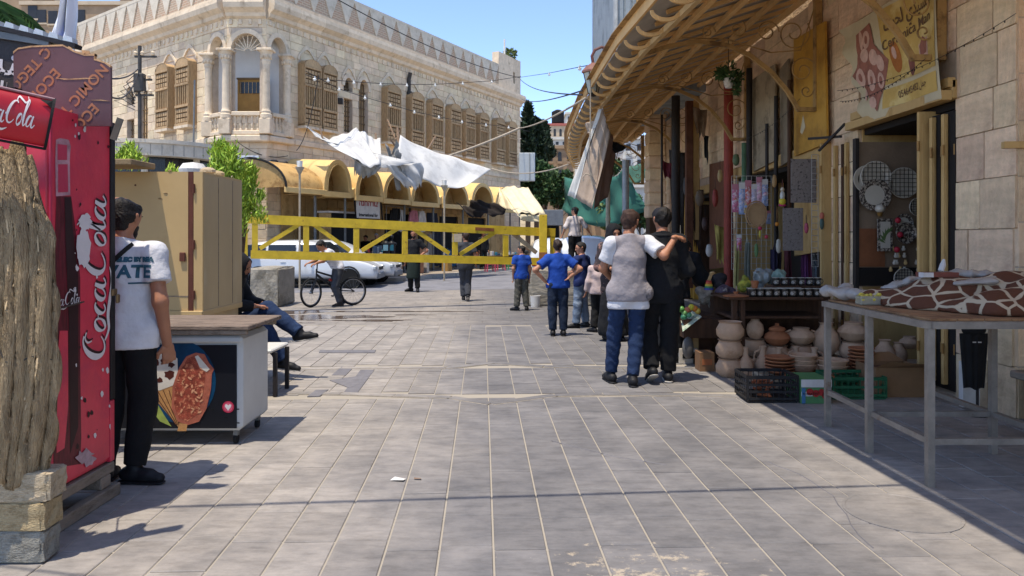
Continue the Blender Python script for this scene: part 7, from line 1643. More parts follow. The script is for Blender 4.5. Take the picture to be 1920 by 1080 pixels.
mgw=MB();mgw.grid(lambda a,q:(.0435*math.cos(-PI/2-.75+1.5*a)*(.985+.02*q),.0435*math.sin(-PI/2-.75+1.5*a)*(.985+.02*q),.02+.045*q),8,2);mgw=mgw.mesh('mug_print',M_MUGW,True);mgr=MB();mgr.tube([(.043*math.cos(a),.043*math.sin(a),.09) for a in [2*PI*i/18 for i in range(18)]],.003,5,closed=True);mgr=mgr.mesh('mug_lip',M_PLW,True)
mgh=MB();mgh.tube([(.04,0,.07),(.062,0,.066),(.066,0,.045),(.055,0,.025),(.04,0,.022)],.005,6);mgh=mgh.mesh('mug_handle',M_MUG,True)
def mug(u,d,z,label,g):
    t=thing('mug',label,'mug',(XU(u,d),d,z),rw.uniform(-.3,.3),g)
    for nm,me in (('body',mugb),('print',mgw),('lip',mgr),('handle',mgh)):inst(me,nm,t)
for i in range(10):mug(1410+15.1*i,TY+.10,TZ+.001,ORD[i]+' mug of the front row of black patterned mugs','front row of black patterned mugs')
for i in range(7):mug(1404+14.6*i+3,TY+.22,TZ+.001,ORD[i]+' mug of the second row, half hidden behind the front mugs','second row of black patterned mugs')
for i in range(6):mug(1455+15.6*i,TY+.44,TZ+.106,ORD[i]+' mug of the raised back row on the riser','raised back row of black patterned mugs')
M_CLAY=mat('pale_clay','b39478',.85,.08,8,.25,40,rnd=.07,col2='a07f62',s2=5);M_TERRA=mat('terracotta','96603f',.85,.1,8,.25,40,rnd=.08)
tag(MB().lathe([(.03,0),(.045,.08),(.04,.085),(.03,.02),(0,.01)],16,(XU(1422,TY),TY+.12,TZ+.095)).build('clay_cup',M_TERRA,None,True),'small plain clay cup on top of the front mugs','cup')
lid=MB();lid.lathe([(.14,0),(.145,.012),(.02,.03),(.03,.055),(0,.06)],24,(XU(1386,TY),TY+.12,TZ+.001));tag(lid.build('pot_cover',M_TERRA,None,True),'flat terracotta pot lid with a knob on the left end of the mug table','pot lid')
# plastic bags, toys and heaps behind and left of the table
M_BAG=mat('clear_plastic_bag','8f9490',.2,.15,9,.6,20,spec=.6,alpha=.75)
def lump(label,name,cat,c,s,m,seed,grp=None,amp=.012):
    S=SDF(.018 if max(s)>.12 else .012,.03);rr_=random.Random(seed)
    for i in range(5):o=Vector((rr_.uniform(-1,1)*s[0]*.5,rr_.uniform(-1,1)*s[1]*.5,s[2]*rr_.uniform(.35,1.1)));S.cap(o,o+Vector((rr_.uniform(-.3,.3)*s[0],0,s[2]*.2)),min(s)*rr_.uniform(.45,.7))
    S.cuts.append(((0,0,0.0),(0,0,-1)));V,Q=S.mesh(wrinkle(amp,30,seed));o=np_obj(name,[(V,Q,0)],m);o.location=c;return tag(o,label,cat,grp)
lump('tall grey plastic wrapped bundle standing behind the mugs','wrapped_bundle','bag',(XU(1432,9.2),9.2,.8),(.16,.12,.22),M_BAG,3);MB().box(XU(1340,8.9),XU(1560,8.9),8.95,9.6,0,.8).build('backing_crate',M_DKWOOD,mt_)
lump('clear bag of yellow and green sponges left of the grey bundle','sponge_bag','bag',(XU(1396,8.8),8.9,.86),(.09,.07,.12),mat('sponge_mix','8f8a30',.7,.5,16,.4,20,col2='3f6a3c',s2=12),5);lump('pale green clear bag behind the raised back row of mugs','green_bag','bag',(XU(1470,8.8),8.95,1.0),(.1,.07,.07),mat('pale_green_bag','7f9486',.3,.3,10,.4),6)
lt=thing('toy_table','low dark table left of the mugs heaped with toys and bags','table');MB().box(XU(1288,9.0),XU(1385,9.0),8.9,9.7,.54,.58,.006).build('table_top',M_DKWOOD,lt);MB().box(XU(1296,9.0),XU(1380,9.0),9.0,9.6,0.0,.539).build('cupboard',mat('box_brown','4e3424',.8,.15),lt);MB().box(XU(1299,8.95),XU(1309,8.95),8.93,8.99,0,.539).build('leg',M_TANP,lt)
for i,(u,dz,s,c,lb) in enumerate(((1345,.0,(.2,.12,.14),'6e6a64','grey printed bag slumped on the toy table'),(1325,.02,(.14,.12,.22),'8b8578','pale plastic bag standing at the left of the toy table'),(1362,.1,(.15,.1,.16),'574a56','dusky purple bag leaning behind the toy table'),(1372,.05,(.12,.1,.13),'7a4a3a','brown red bundle at the right of the toy table'),(1352,.28,(.16,.1,.12),'2e2a2c','black bag on top of the heap by the red pipe'),(1335,.3,(.1,.08,.1),'3a4f5e','dark blue bag high on the heap'))):
    lump(lb,'toy_bag','bag',(XU(u,9.2),9.15+.05*i,.581+dz),s,mat('heap_'+c,c,.7,.35,14,.4,20,col2='a59c92',s2=10,mix2=(.58,.64)),30+i,'bags heaped on the toy table')
tg=thing('giraffe_toy','small rainbow striped giraffe toy standing on the toy heap','toy',(XU(1329,8.9),8.9,.89))
for i,c in enumerate(('3a3f8c','3a7a4a','b8a83a','b8632e','a83a34')):MB().lathe([(.058-.006*i,.022*i),(.055-.006*i,.022*i+.021)],14).build('stripe',mat('rb_'+c,c,.6),tg,True)
MB().bar((0,0,.11),(.03,0,.19),.03,.03).build('neck',mat('giraffe_tan','a8885a',.7),tg);MB().ball((.045,0,.2),.025,10,6,(1.5,.8,.8)).build('head',MATS['giraffe_tan'],tg,True)
pt=thing('produce_tray','tilted tray with printed paper front holding yellow, orange and green balls','tray');PYt=8.6;a,c=P(1278,620,PYt),P(1320,588,PYt)
MB().add([P(1280,622,PYt),P(1316,594,PYt),P(1300,582,PYt+.3),P(1276,596,PYt+.3)],[(0,1,2,3)]).build('tray_front',mat('tray_print','a3aa98',.7,.2,20,0,col2='4a7a5a',s2=25),pt);MB().box(a.x+.05,c.x+.3,PYt+.1,PYt+.5,a.z-.1,a.z+.12).build('tray_box',M_DKWOOD,pt)
for i,(u,v,c) in enumerate(((1296,576,'b8b03a'),(1303,579,'b8702a'),(1289,581,'b06a50'),(1284,587,'6a9a5a'),(1291,590,'5a9a78'),(1282,594,'3f7a5a'),(1308,583,'b8a04a'),(1278,580,'4a7a3a'))):tag(MB().ball((0,0,0),.038,12,8).build('toy_ball',mat('ball_'+c,c,.4,.05),None,True),('yellow','orange','salmon','light green','sea green','dark green','amber','leaf green')[i]+' ball lying on the tilted printed tray','ball','coloured balls on the tray').location=P(u,v,PYt+.12)
# ---- pottery
def pot_profile(kind):
    return {'belly':[(.10,0),(.145,.05),(.15,.11),(.118,.17),(.112,.185),(.128,.2),(.12,.2),(.1,.18),(.0,.17)],
            'jar':[(.06,0),(.11,.06),(.125,.14),(.11,.21),(.06,.27),(.055,.3),(.07,.32),(.05,.31),(0,.29)],
            'bowl':[(.07,0),(.12,.03),(.14,.085),(.152,.09),(.15,.1),(.135,.098),(.1,.03),(0,.02)],'saucer':[(.09,0),(.135,.018),(.15,.03),(.148,.038),(.13,.032),(0,.02)],
            'round':[(.07,0),(.125,.04),(.15,.09),(.135,.13),(.085,.165),(.09,.19),(.075,.185),(0,.17)]}[kind]
PB={}
def pot(kind,label,u,d,z,m=M_CLAY,s=1,grp='clay pots outside the shop',handles=0,lid=False,spout=False,name='clay_pot',cat='pot'):
    k=(kind,m.name)
    if k not in PB:PB[k]=MB().lathe(pot_profile(kind),28,cap=False).mesh('pot_body',m,True)
    t=thing(name,label,cat,(XU(u,d),d,z),rw.uniform(0,6),grp);inst(PB[k],'body',t,scl=(s,s,s))
    if handles:
        for i in range(handles):a=PI*i;b=MB();rr_=.14*s;b.tube([(rr_*math.cos(a)*.9,rr_*math.sin(a),.12*s),(rr_*1.35*math.cos(a),rr_*1.35*math.sin(a),.13*s),(rr_*math.cos(a)*.8,rr_*math.sin(a)*.8,.16*s)],.012*s,6);b.build('handle',m,t,True)
        t.rotation_euler=(0,0,rw.uniform(-.2,.2))
    if lid:MB().lathe([(.1*s,.185*s),(.09*s,.21*s),(.02*s,.235*s),(.025*s,.26*s),(0,.265*s)],20).build('lid',m,t,True)
    return t
def jug(label,u,d,m=M_CLAY,s=1,z=0,rz=0):
    k=('jug',m.name)
    if k not in PB:PB[k]=(MB().lathe([(.045,0),(.08,.06),(.09,.12),(.07,.19),(.032,.24),(.028,.3),(.04,.335),(.03,.33),(0,.3)],24,cap=False).mesh('jug_body',m,True),MB().tube([(.03,0,.29),(.085,0,.27),(.1,0,.21),(.075,0,.17)],.011,7).mesh('jug_handle',m,True),MB().tube([(-.07,0,.17),(-.1,0,.21)],[.014,.008],7).mesh('jug_spout',m,True))
    t=thing('clay_jug',label,'jug',(XU(u,d),d,z),rz,'clay jugs in the front row');
    for nm,me in zip(('body','handle','spout'),PB[k]):inst(me,nm,t,scl=(s,s,s))
for i in range(3):pot('belly',('bottom','middle','top')[i]+' wide clay pot of the tall three pot stack at the street corner',1368+(0,0,1)[i],8.08,.001+.2*i,s=1.0)
pot('belly','hidden lowest pot of the second stack behind the jugs',1415,8.45,0,s=.8);pot('belly','lower visible pot of the second stack behind the jugs',1415,8.45,.17,s=.95);pot('jar','tall narrow rimmed pot on top of the second stack',1416,8.45,.36,s=.78)
pot('belly','brown pot under the lidded terracotta pot',1457,8.35,.12,M_CLAY,.9,handles=1);pot('round','lidded terracotta pot with a side handle on top of another pot',1457,8.35,.30,M_TERRA,.95,handles=1,lid=True);pot('round','pale round pot with side lugs right of the lidded terracotta pot',1502,8.35,.31,M_CLAY,1,handles=2);pot('belly','clay pot under the pale round pot with lugs',1502,8.35,.12,M_CLAY,.95,handles=1)
pot('jar','big round bodied jar standing by the table leg',1549,8.3,.2,M_CLAY,1.15);pot('belly','clay pot under the big round bodied jar',1549,8.3,0,M_CLAY,1.0);pot('round','large round pot high behind the saucer stack',1600,8.2,.37,M_CLAY,1.1);pot('belly','clay pot carrying the large round pot high behind the saucers',1600,8.2,.17,M_CLAY,1.0);pot('jar','clay jar seen through the table legs on the right',1659,7.95,.13,M_CLAY,.9);pot('jar','smaller clay jar right of the jar seen through the table legs',1684,7.95,.15,M_CLAY,.75);pot('round','shadowed jar at the right end of the pottery',1705,8.1,.3,M_CLAY,.7)
for i,(u,d) in enumerate(((1398,8.02),(1430,8.1),(1461,7.98),(1493,8.05),(1527,8.0))):jug('clay jug with narrow neck, '+('beside the tall three pot stack','second from the tall pot stack','in the middle behind the saucers','fourth along behind the bowls','at the right end near the table leg')[i],u,d,rz=(PI,PI,0,PI,0)[i],s=.98)
def stack(kind,n,u,d,z,dz,m,what,s=1):
    for i in range(n):pot(kind,what+(', topmost' if i==n-1 else ', lowest' if i==0 else ', number %s from the bottom'%('','two','three','four','five','six','seven')[i]),u+rw.uniform(-.5,.5),d,z+dz*i,m,s,'stacked bowls and saucers',name='clay_dish',cat='dish')
cr2=MB()
stack('saucer',5,1462,7.6,.12,.034,M_TERRA,'terracotta saucer of the left stack');stack('bowl',3,1505,7.6,.13,.045,M_CLAY,'shallow clay bowl of the middle stack',.95);stack('bowl',2,1561,7.5,.13,.05,M_CLAY,'wide pale bowl of the pair by the table leg',1.02);stack('saucer',7,1615,7.5,.15,.036,M_TERRA,'reddish saucer of the tall right stack',.85);pot('bowl','single clay bowl standing in front of the jugs by the black crate',1420,7.75,.0,M_CLAY,.8,name='clay_dish',cat='dish')
# ---- crates and boxes at the front
def slat_crate(label,x0,x1,y0,y1,z0,h,m,grp,rows=3):
    t=thing('plastic_crate',label,'crate',((x0+x1)/2,(y0+y1)/2,z0),0,grp);X,Y=(x1-x0)/2,(y1-y0)/2
    MB().box(-X+.01,X-.01,-Y+.01,Y-.01,0,.015).build('base',m,t)
    for sx in (-1,1):
        for sy in (-1,1):MB().box(sx*X-.015*(sx>0)-.0,sx*X+.015*(sx<0),sy*Y-.015*(sy>0),sy*Y+.015*(sy<0),.016,h).build('corner',m,t)
    for j in range(rows):
        z=.03+(h-.05)*j/(rows-1);hh=.022 if j<rows-1 else .03
        for s in (-1,1):
            MB().box(-X+.016,X-.016,s*Y-.006,s*Y+.006,z,z+hh).build('side_slat',m,t);MB().box(s*X-.006,s*X+.006,-Y+.016,Y-.016,z,z+hh).build('side_slat',m,t)
    b=MB()
    for s in (-1,1):
        for i in range(9):x=-X+.03+(2*X-.06)*i/8;b.box(x-.003,x+.003,s*Y-.004,s*Y+.004,.02,h-.02)
        for i in range(7):y=-Y+.03+(2*Y-.06)*i/6;b.box(s*X-.004,s*X+.004,y-.003,y+.003,.02,h-.02)
    o=b.build('thin_ribs',m,t);o['kind']='stuff';return t
M_CRB=mat('black_crate','1e1d1e',.5,.1);M_CRG=mat('green_crate','1f5638',.5,.1);M_CRW=mat('pale_crate','9a907e',.6,.1);M_CRO=mat('orange_crate','8f5c34',.6,.1)
slat_crate('black slatted plastic crate of orange odds and ends at the front left of the wares',XU(1402,6.75),XU(1498,6.75),6.75,7.15,0,.24,M_CRB,'crates in front of the pottery',4)
for i in range(9):cc_=(rw.uniform(2.28,2.5),rw.uniform(6.88,7.05),rw.uniform(.05,.15));b=MB();b.tube([(cc_[0]+rw.uniform(-.07,.07),cc_[1]+rw.uniform(-.07,.07),cc_[2]+rw.uniform(-.02,.06)) for _ in range(4)],.013,6);tag(b.build('clay_scrap',mat('orange_clay','8a5034',.8),None,True),'twisted orange brown clay piece in the black slatted crate, '+('lying on top','against the left side','at the right front','deep in the middle','at the back','near the left corner','curled upright','bent over the edge','half buried')[i],'scrap','orange pieces in the black crate')
slat_crate('dark green crate under the table edge beside the tomato box',XU(1562,6.9),XU(1664,6.9),6.9,7.3,0,.2,M_CRG,'crates in front of the pottery');slat_crate('white topped green crate standing behind the dark green crate',XU(1570,7.35),XU(1650,7.35),7.35,7.72,.0,.14,M_CRG,'crates in front of the pottery');slat_crate('pale orange crate behind the tomato box carrying saucers',XU(1480,7.3),XU(1568,7.3),7.3,7.7,0,.13,M_CRO,'crates in front of the pottery');slat_crate('pale low crate behind the black slatted crate',XU(1432,7.4),XU(1482,7.4),7.4,7.75,0,.12,M_CRW,'crates in front of the pottery')
tb=thing('tomato_box','printed fruit box with red tomatoes on a green and white front','box');a,c=P(1503,760,6.72),P(1560,712,6.72);MB().box(a.x,c.x,6.73,7.1,.0,c.z,.004).build('carton',mat('box_green_print','4d7a4c',.7,.1),tb);MB().box(a.x,c.x,6.724,6.729,c.z-.07,c.z).build('white_band',M_WHC,tb);MB().box(a.x,a.x+.1,6.722,6.728,.07,.11).build('label_patch',M_WHC,tb);MB().box(a.x+.003,a.x+.035,6.719,6.7235,0.005,c.z-.075).build('blue_edge',mat('blue_print','3f6a8c',.6),tb)
for (u,v) in ((1519,735),(1530,738),(1541,736),(1548,742)):p=P(u,v,6.72);MB().lathe([(.0,0),(.032,.0),(.032,.004),(0,.004)],16).build('tomato_print',mat('tomato_red','9c2a26',.5),tb,M=Matrix.Translation((p.x,6.7235,p.z))@Matrix.Rotation(PI/2,4,'X'))
text_obj('lettering','TOMATO',.032,M_BLKI,tb,frame((a.x+.075,6.717,.09),(1,0,0),(0,-1,0)))
M_CARD=mat('brown_cardboard','7d5e40',.85,.1,4,.2)
cb_=thing('cardboard_box','open brown cardboard box with torn flaps behind the table legs','box');x0,x1=XU(1642,7.0),XU(1738,7.0)
for (a,c_,y0,y1) in ((x0,x1,7.0,7.012),(x0,x1,7.4,7.412),(x0,x0+.012,7.013,7.399),(x1-.012,x1,7.013,7.399)):MB().box(a,c_,y0,y1,.0,.28).build('side',M_CARD,cb_)
MB().add([(x0,7.0,.281),(x1,7.0,.281),(x1-.05,6.9,.33),(x0+.1,6.92,.35)],[(0,1,2,3)]).build('flap',M_CARD,cb_);MB().add([(x0,7.4,.281),(x1,7.4,.281),(x1-.1,7.5,.36),(x0+.05,7.5,.34)],[(0,1,2,3)]).build('flap',M_CARD,cb_);MB().box(x0+.01,x1-.01,7.013,7.39,.1,.24).build('contents',mat('card_contents','5e4330',.9,.3,20,.5),cb_)
for i,(u,v,w_,h_,c,lb) in enumerate(((1291,682,34,28,'b3aca0','small white printed carton on the ground by the sunlit edge'),(1309,682,20,22,'9a6a58','little pinkish carton right of the white printed carton'),(1326,697,28,36,'7a5a3e','brown box with orange print left of the tall pot stack'))):
    d=DZ(v);t=thing('small_carton',lb,'carton',(XU(u,d),d,0));MB().box(-w_/2/F*d,w_/2/F*d,0,.22,0,h_/F*d,.003).build('box',mat('ct_'+c,c,.8,.1),t);MB().box(-w_/3/F*d,w_/3/F*d,-.004,-.0005,h_*.35/F*d,h_*.65/F*d).build('printed_patch',M_BLKI if i==0 else mat('orange_patch','9a5a34',.7),t)
toy('dark metal iron shaped object standing behind the white printed carton',1290,668,8.7,[('body','5c5a56',(0,.1),(.07,.13)),('hollow','1d1c1b',(0,.12),(.035,.07))],'ornament','metal_ornament')
# ---- the metal table in front with the giraffe cloth
M_STEEL=mat('worn_steel_tube','837a6f',.5,.15,8,.3,40,metal=.25,col2='6a4a34',s2=7,mix2=(.6,.72));M_TWOOD=mat('table_plank','8f6a48',.8,.15,5,.3,25,col2='6a4a30',s2=4)
mt=thing('metal_table','long metal tube table with board top standing at the sunlit edge of the street','table')
tx0,tx1,ty0,ty1=2.53,3.36,4.48,5.95
for (x,y) in ((tx0,ty0),(tx0-.02,5.2),(tx0,ty1-.02),(tx1,ty0),(tx1,5.17),(tx1,ty1-.02)):MB().box(x-.021,x+.021,y-.021,y+.021,0,.958).build('leg',M_STEEL,mt)
for (p,q) in (((tx0,ty0+.022,.276),(tx0,5.178,.276)),((tx0-.0,5.222,.276),(tx0,ty1-.042,.276)),((tx1,ty0+.022,.276),(tx1,5.148,.276)),((tx1,5.192,.276),(tx1,ty1-.042,.276)),((tx0+.022,ty0,.276),(tx1-.022,ty0,.276)),((tx0+.022,5.18,.276),(tx1-.022,5.18,.276))):MB().bar(p,q,.036,.036).build('lower_rail',M_STEEL,mt)
for (p,q) in (((tx0-.02,ty0-.02,.98),(tx0-.02,ty1,.98)),((tx1+.02,ty0-.02,.98),(tx1+.02,ty1,.98)),((tx0+.0,ty0-.022,.98),(tx1+.0,ty0-.022,.98)),((tx0,ty1,.98),(tx1,ty1,.98))):MB().bar(p,q,.04,.042).build('top_rail',M_STEEL,mt)
for i in range(5):x=tx0+.005+.166*i;MB().box(x,x+.16,ty0+.0,ty1-.02,1.001,1.016,.003).build('top_board',M_TWOOD,mt)
def giraffe_mat():
    m=mat('giraffe_cloth','3c2116',.85,.15,20,.4,60);N=NT(m);b=N.n['Principled BSDF'];tc=N.add('ShaderNodeTexCoord');mp=N.add('ShaderNodeMapping');mp.inputs['Scale'].default_value=(9,7.6,11);N.link(tc.outputs['Object'],mp.inputs[0])
    nz=N.add('ShaderNodeTexNoise');nz.inputs['Scale'].default_value=1.2;N.link(mp.outputs[0],nz.inputs['Vector']);mx0=N.add('ShaderNodeMixRGB');mx0.inputs[0].default_value=.18;N.link(mp.outputs[0],mx0.inputs[1]);N.link(nz.outputs[1],mx0.inputs[2])
    vo=N.add('ShaderNodeTexVoronoi',feature='DISTANCE_TO_EDGE');vo.inputs['Scale'].default_value=1.0;N.link(mx0.outputs[0],vo.inputs['Vector']);cr=N.add('ShaderNodeValToRGB');cr.color_ramp.elements[0].position=.05;cr.color_ramp.elements[0].color=lin('b09c80');cr.color_ramp.elements[1].position=.075;cr.color_ramp.elements[1].color=lin('57321f')
    N.link(vo.outputs['Distance'],cr.inputs[0])
    for l in list(b.inputs['Base Color'].links):N.t.links.remove(l)
    N.link(cr.outputs[0],b.inputs['Base Color']);return m
S=SDF(.018,.10);fl2=[((0,0,1),1.4)]
for (a,c,ra,rb) in (((2.72,5.5,1.05),(3.1,5.1,1.09),.10,.17),((3.05,5.2,1.09),(3.5,4.9,1.1),.22,.24),((3.1,4.74,1.06),(3.6,4.62,1.06),.16,.2),((3.3,5.3,1.1),(3.9,5.0,1.05),.17,.18),((2.75,5.2,1.03),(2.95,4.9,1.03),.08,.11),((3.55,4.7,1.04),(4.1,4.7,.98),.17,.14)):S.cap(a,c,ra,rb,fl2)
S.cuts.append(((0,0,1.019),(0,0,-1)));V,Q=S.mesh(wrinkle(.020,14,5));gc=np_obj('giraffe_cloth',[(V,Q,0)],giraffe_mat());tag(gc,'bulky brown and cream giraffe patterned cloth heaped over wares on the metal table','cloth')
M_FILM=mat('cloudy_film','a39b92',.25,.12,10,.6,16,spec=.5,alpha=.8)
def film(label,caps,seed,h=.014):
    S=SDF(h,.03)
    for a,c,ra in caps:S.cap(a,c,ra,None,[((0,0,1),1.6)])
    V,Q=S.mesh(wrinkle(.011,34,seed));return tag(np_obj('plastic_film',[(V,Q,0)],M_FILM),label,'plastic film')
film('crumpled clear plastic bag at the left end of the metal table',[((2.5,5.85,1.09),(2.68,5.6,1.08),.06),((2.56,5.75,1.06),(2.66,5.9,1.12),.05)],1)
film('clear plastic film crumpled along the top of the giraffe cloth',[((2.95,5.45,1.2),(3.2,5.3,1.25),.045),((3.2,5.3,1.25),(3.5,5.2,1.24),.04),((2.8,5.5,1.14),(2.95,5.45,1.2),.04)],2);film('lilac tinted plastic lying in the hollow of the giraffe cloth',[((3.0,4.98,1.2),(3.2,4.9,1.22),.035),((3.1,4.98,1.21),(3.3,5.0,1.24),.03)],4)
yc=thing('sweet_tub','clear tub of small yellow pieces at the left end of the metal table','tub',(2.62,5.42,1.018));MB().box(-.085,.085,-.05,.05,0,.065,.008).build('tub',mat('tub_clear','a8a290',.2,.1,alpha=.6),yc);rr=random.Random(5)
for i in range(34):MB().ball((rr.uniform(-.07,.07),rr.uniform(-.045,.045),.03+rr.uniform(0,.05)),.013,6,4,(1.3,1,1)).build('yellow_piece',mat('yellow_piece','b8a544',.5,.1),yc)
rbx=thing('red_book','flat reddish box with a white end lying on top of the cloth heap','box',tuple(P(1757,516,5.2)));MB().box(-.12,.12,-.06,.06,-.012,.022,.003).build('cover',mat('book_red','6d3c30',.6,.15),rbx);MB().box(-.13,-.06,-.064,.0,-.011,.021).build('white_end',M_WHC,rbx)
wh=MB();wh.tube([P(1764,508,5.25),P(1768,496,5.25),P(1770,486,5.25)],[.02,.02,.008],8);tag(wh.build('white_spatula',M_WHC,None,True),'white rounded handle sticking up behind the red box','handle')
bl=thing('black_apron','black cloth cover tapering downward and hanging on a stand under the metal table','cover',(XU(1826,6.3),6.3,0));h1,h2=EYE-(625-448)/F*6.3,EYE-(728-448)/F*6.3
b=MB();b.grid(lambda p,q:((p-.5)*(.25-.07*q)*1.0,-.03*math.sin(p*PI)-.006*math.sin(p*25),h1+(h2-h1)*q+.012*math.sin(p*9)*q),16,10);b.grid(lambda p,q:((p-.5)*(.25-.07*q),.03*math.sin(p*PI),h1+(h2-h1)*q),16,4);b.build('cloth',M_BLACK,bl,'all');MB().tube([(0.03,.0,0.03),(.03,0,h1)],.012,8).build('stand',M_IRON,bl);MB().lathe([(.1,0),(.1,.02),(.02,.03)],16).build('foot',M_IRON,bl);MB().ball((0,0,h1+.03),.09,12,8,(1.2,.5,.6)).build('gathered_top',M_BLACK,bl,True)
for x in (-.02,.025):MB().box(x-.014,x+.014,-.042,-.038,h1-.075,h1-.066).build('pale_mark',M_WHC,bl)
tag(MB().box(XU(1805,6.5),XU(1838,6.5),6.5,6.56,.02,.42,.004).build('leaning_board',M_WHC),'pale board leaning on the pier behind the black cover','board')
# barbed strings of fairy lights along the wall
for i,(a,c,s) in enumerate(((WP(1570,170,3.95),WP(1905,25,3.95),.12),(WP(1575,190,3.9),WP(1735,110,3.9),.1),(WP(1390,262,3.9),WP(1500,185,3.9),.1))):
    pts=rope(a,c,s,n=24);b=MB();b.tube(pts,.003,5);[b.bar(p,p+Vector((0,0,-.018)),.007,.007) for p in pts[1:-1]]
    tag(b.build('fairy_lights',M_IRON),('long thin string of tiny unlit lights crossing the banner to the stone pier','short string of tiny unlit lights across the middle of the banner','string of tiny unlit lights between the black pipe and the second bracket')[i],'string light','strings of tiny lights on the shop wall')
for i,(u,v,d,rx,rz_,c,nm) in enumerate(((1312,372,15,.09,.16,'6a5a48','tan hanging handbag'),(1322,420,14.6,.07,.13,'3c2a26','dark brown hanging purse'),(1341,372,14.4,.06,.17,'8a3a30','red beaded hanging bag'),(1350,330,14.2,.05,.12,'a88f60','straw coloured hanging pouch'),(1380,300,12.6,.06,.1,'5c6a4a','sage green hanging pouch'),(1296,420,15.6,.08,.15,'241f1e','black hanging bag'),(1452,340,10.6,.035,.09,'9a7a50','ochre hanging trinket'),(1460,462,10.4,.04,.1,'b0a898','pale hanging trinket'),(1512,428,9.9,.03,.07,'a34a5c','rose hanging trinket'),(1286,350,16,.06,.2,'4c4a46','grey hanging cloth bag'),(1330,470,14,.07,.12,'b0aaa0','white figure shaped hanging toy'),(1418,470,10.9,.03,.1,'6a8a5a','green hanging tassel'))):
    toy(nm+(' among the cords by the ochre shutters',' low beside the ochre shutters',' in front of the brown panel',' above the red beaded bag',' left of the black pipe',' beside the rusty post',' on the slim black post',' low on the thin dark post',' beside the lower grey cardboard',' left of the thick black post',' low in front of the brown panel',' under the wooden hoop')[i],u,v,d,[('pouch',c,(0,0),(rx,rz_)),('flap','%s'%c,(0,rz_*.7),(rx*.8,rz_*.35)),('cord','2a2622',(0,rz_*1.7),(.005,rz_*.9))],'hanging ware','hanging_ware')
# ================================================================== PEOPLE
M_SKIN=mat('skin','9c6b50',.55,.08,9,.15,60,spec=.35);M_SKIN2=mat('skin_light','ad7b60',.55,.08,9,.15,60,spec=.35)
M_HAIR=mat('black_hair','15100d',.6,.3,30,.8,90);M_HAIRB=mat('brown_hair','2b1c14',.6,.3,30,.8,90);M_HAIRG=mat('grey_hair','8f8b85',.7,.2,20,.6,60)
M_SHOE=mat('black_shoe','17171a',.6,.2,12,.2,40);M_SOLE=mat('shoe_sole','9a9690',.8);M_EYE=mat('eye_dark','17110e',.2,0,bump=0);M_LIP=mat('lips','7c473c',.6,0,bump=0)
def fab(n,c,**k):return mat(n,c,.92,.08,7,.6,10,bdist=.03,**k)
M_TEE=fab('tee_white','c3c3c6');M_BLKT=fab('black_trousers','121214');M_JEAN=fab('jeans_blue','1b2c4a',col2='3b557c',s2=3,mix2=(.55,.75));M_JEAND=fab('jeans_dark','1b2638',col2='33435a',s2=4,mix2=(.55,.75));M_JEANL=fab('jeans_light','667588',col2='8793a2',s2=4)
M_BLUE=fab('school_blue','1a4192');M_NAVYT=fab('navy_shirt','1f2c58');M_VEST=fab('vest_grey','8d8789');M_CHAR=fab('charcoal','3a3c42');M_OLV=fab('olive_trousers','4c4a42',col2='7d7a70',s2=9,mix2=(.6,.66));M_PKW=fab('pinkish_shirt','b9a6a2');M_DRK=fab('dark_robe','17181b')
def U(v):v=np.array(v,float);return v/np.linalg.norm(v)
def hand_sdf(w_,d,n,s,curl=.5,h=.006,side=1):
    d,n=U(d),np.array(n,float);n=U(n-d*n.dot(d));t=np.cross(d,n)*side;S=SDF(h,.008);w_=np.array(w_,float)
    S.cap(w_-d*.03*s,w_+d*.02*s,.024*s,.026*s,[(n,1.25)]);S.cap(w_+d*.03*s,w_+d*.075*s,.036*s,.038*s,[(n,2.6)],k=.02)
    for i,(o,L) in enumerate(((-.030,.066),(-.010,.078),(.011,.073),(.030,.056))):
        b0=w_+(d*.085+t*o)*s;d1=U(d+n*curl*.5+t*o*2);p1=b0+d1*L*.5*s;d2=U(d1*(1-.35*curl)+n*curl*1.1);p2=p1+d2*L*.5*s
        S.cap(b0-d*.02*s,p1,.0098*s,.0088*s,k=.005);S.cap(p1,p2,.0088*s,.0072*s,k=.005)
    a=w_+(d*.02-t*.026)*s;bb_=a+U(d*.7-t*.7+n*.3)*.042*s;c=bb_+U(d+n*.4*curl-t*.1)*.034*s;S.cap(a,bb_,.014*s,.0105*s);S.cap(bb_,c,.0105*s,.0085*s,k=.005);return S.mesh()
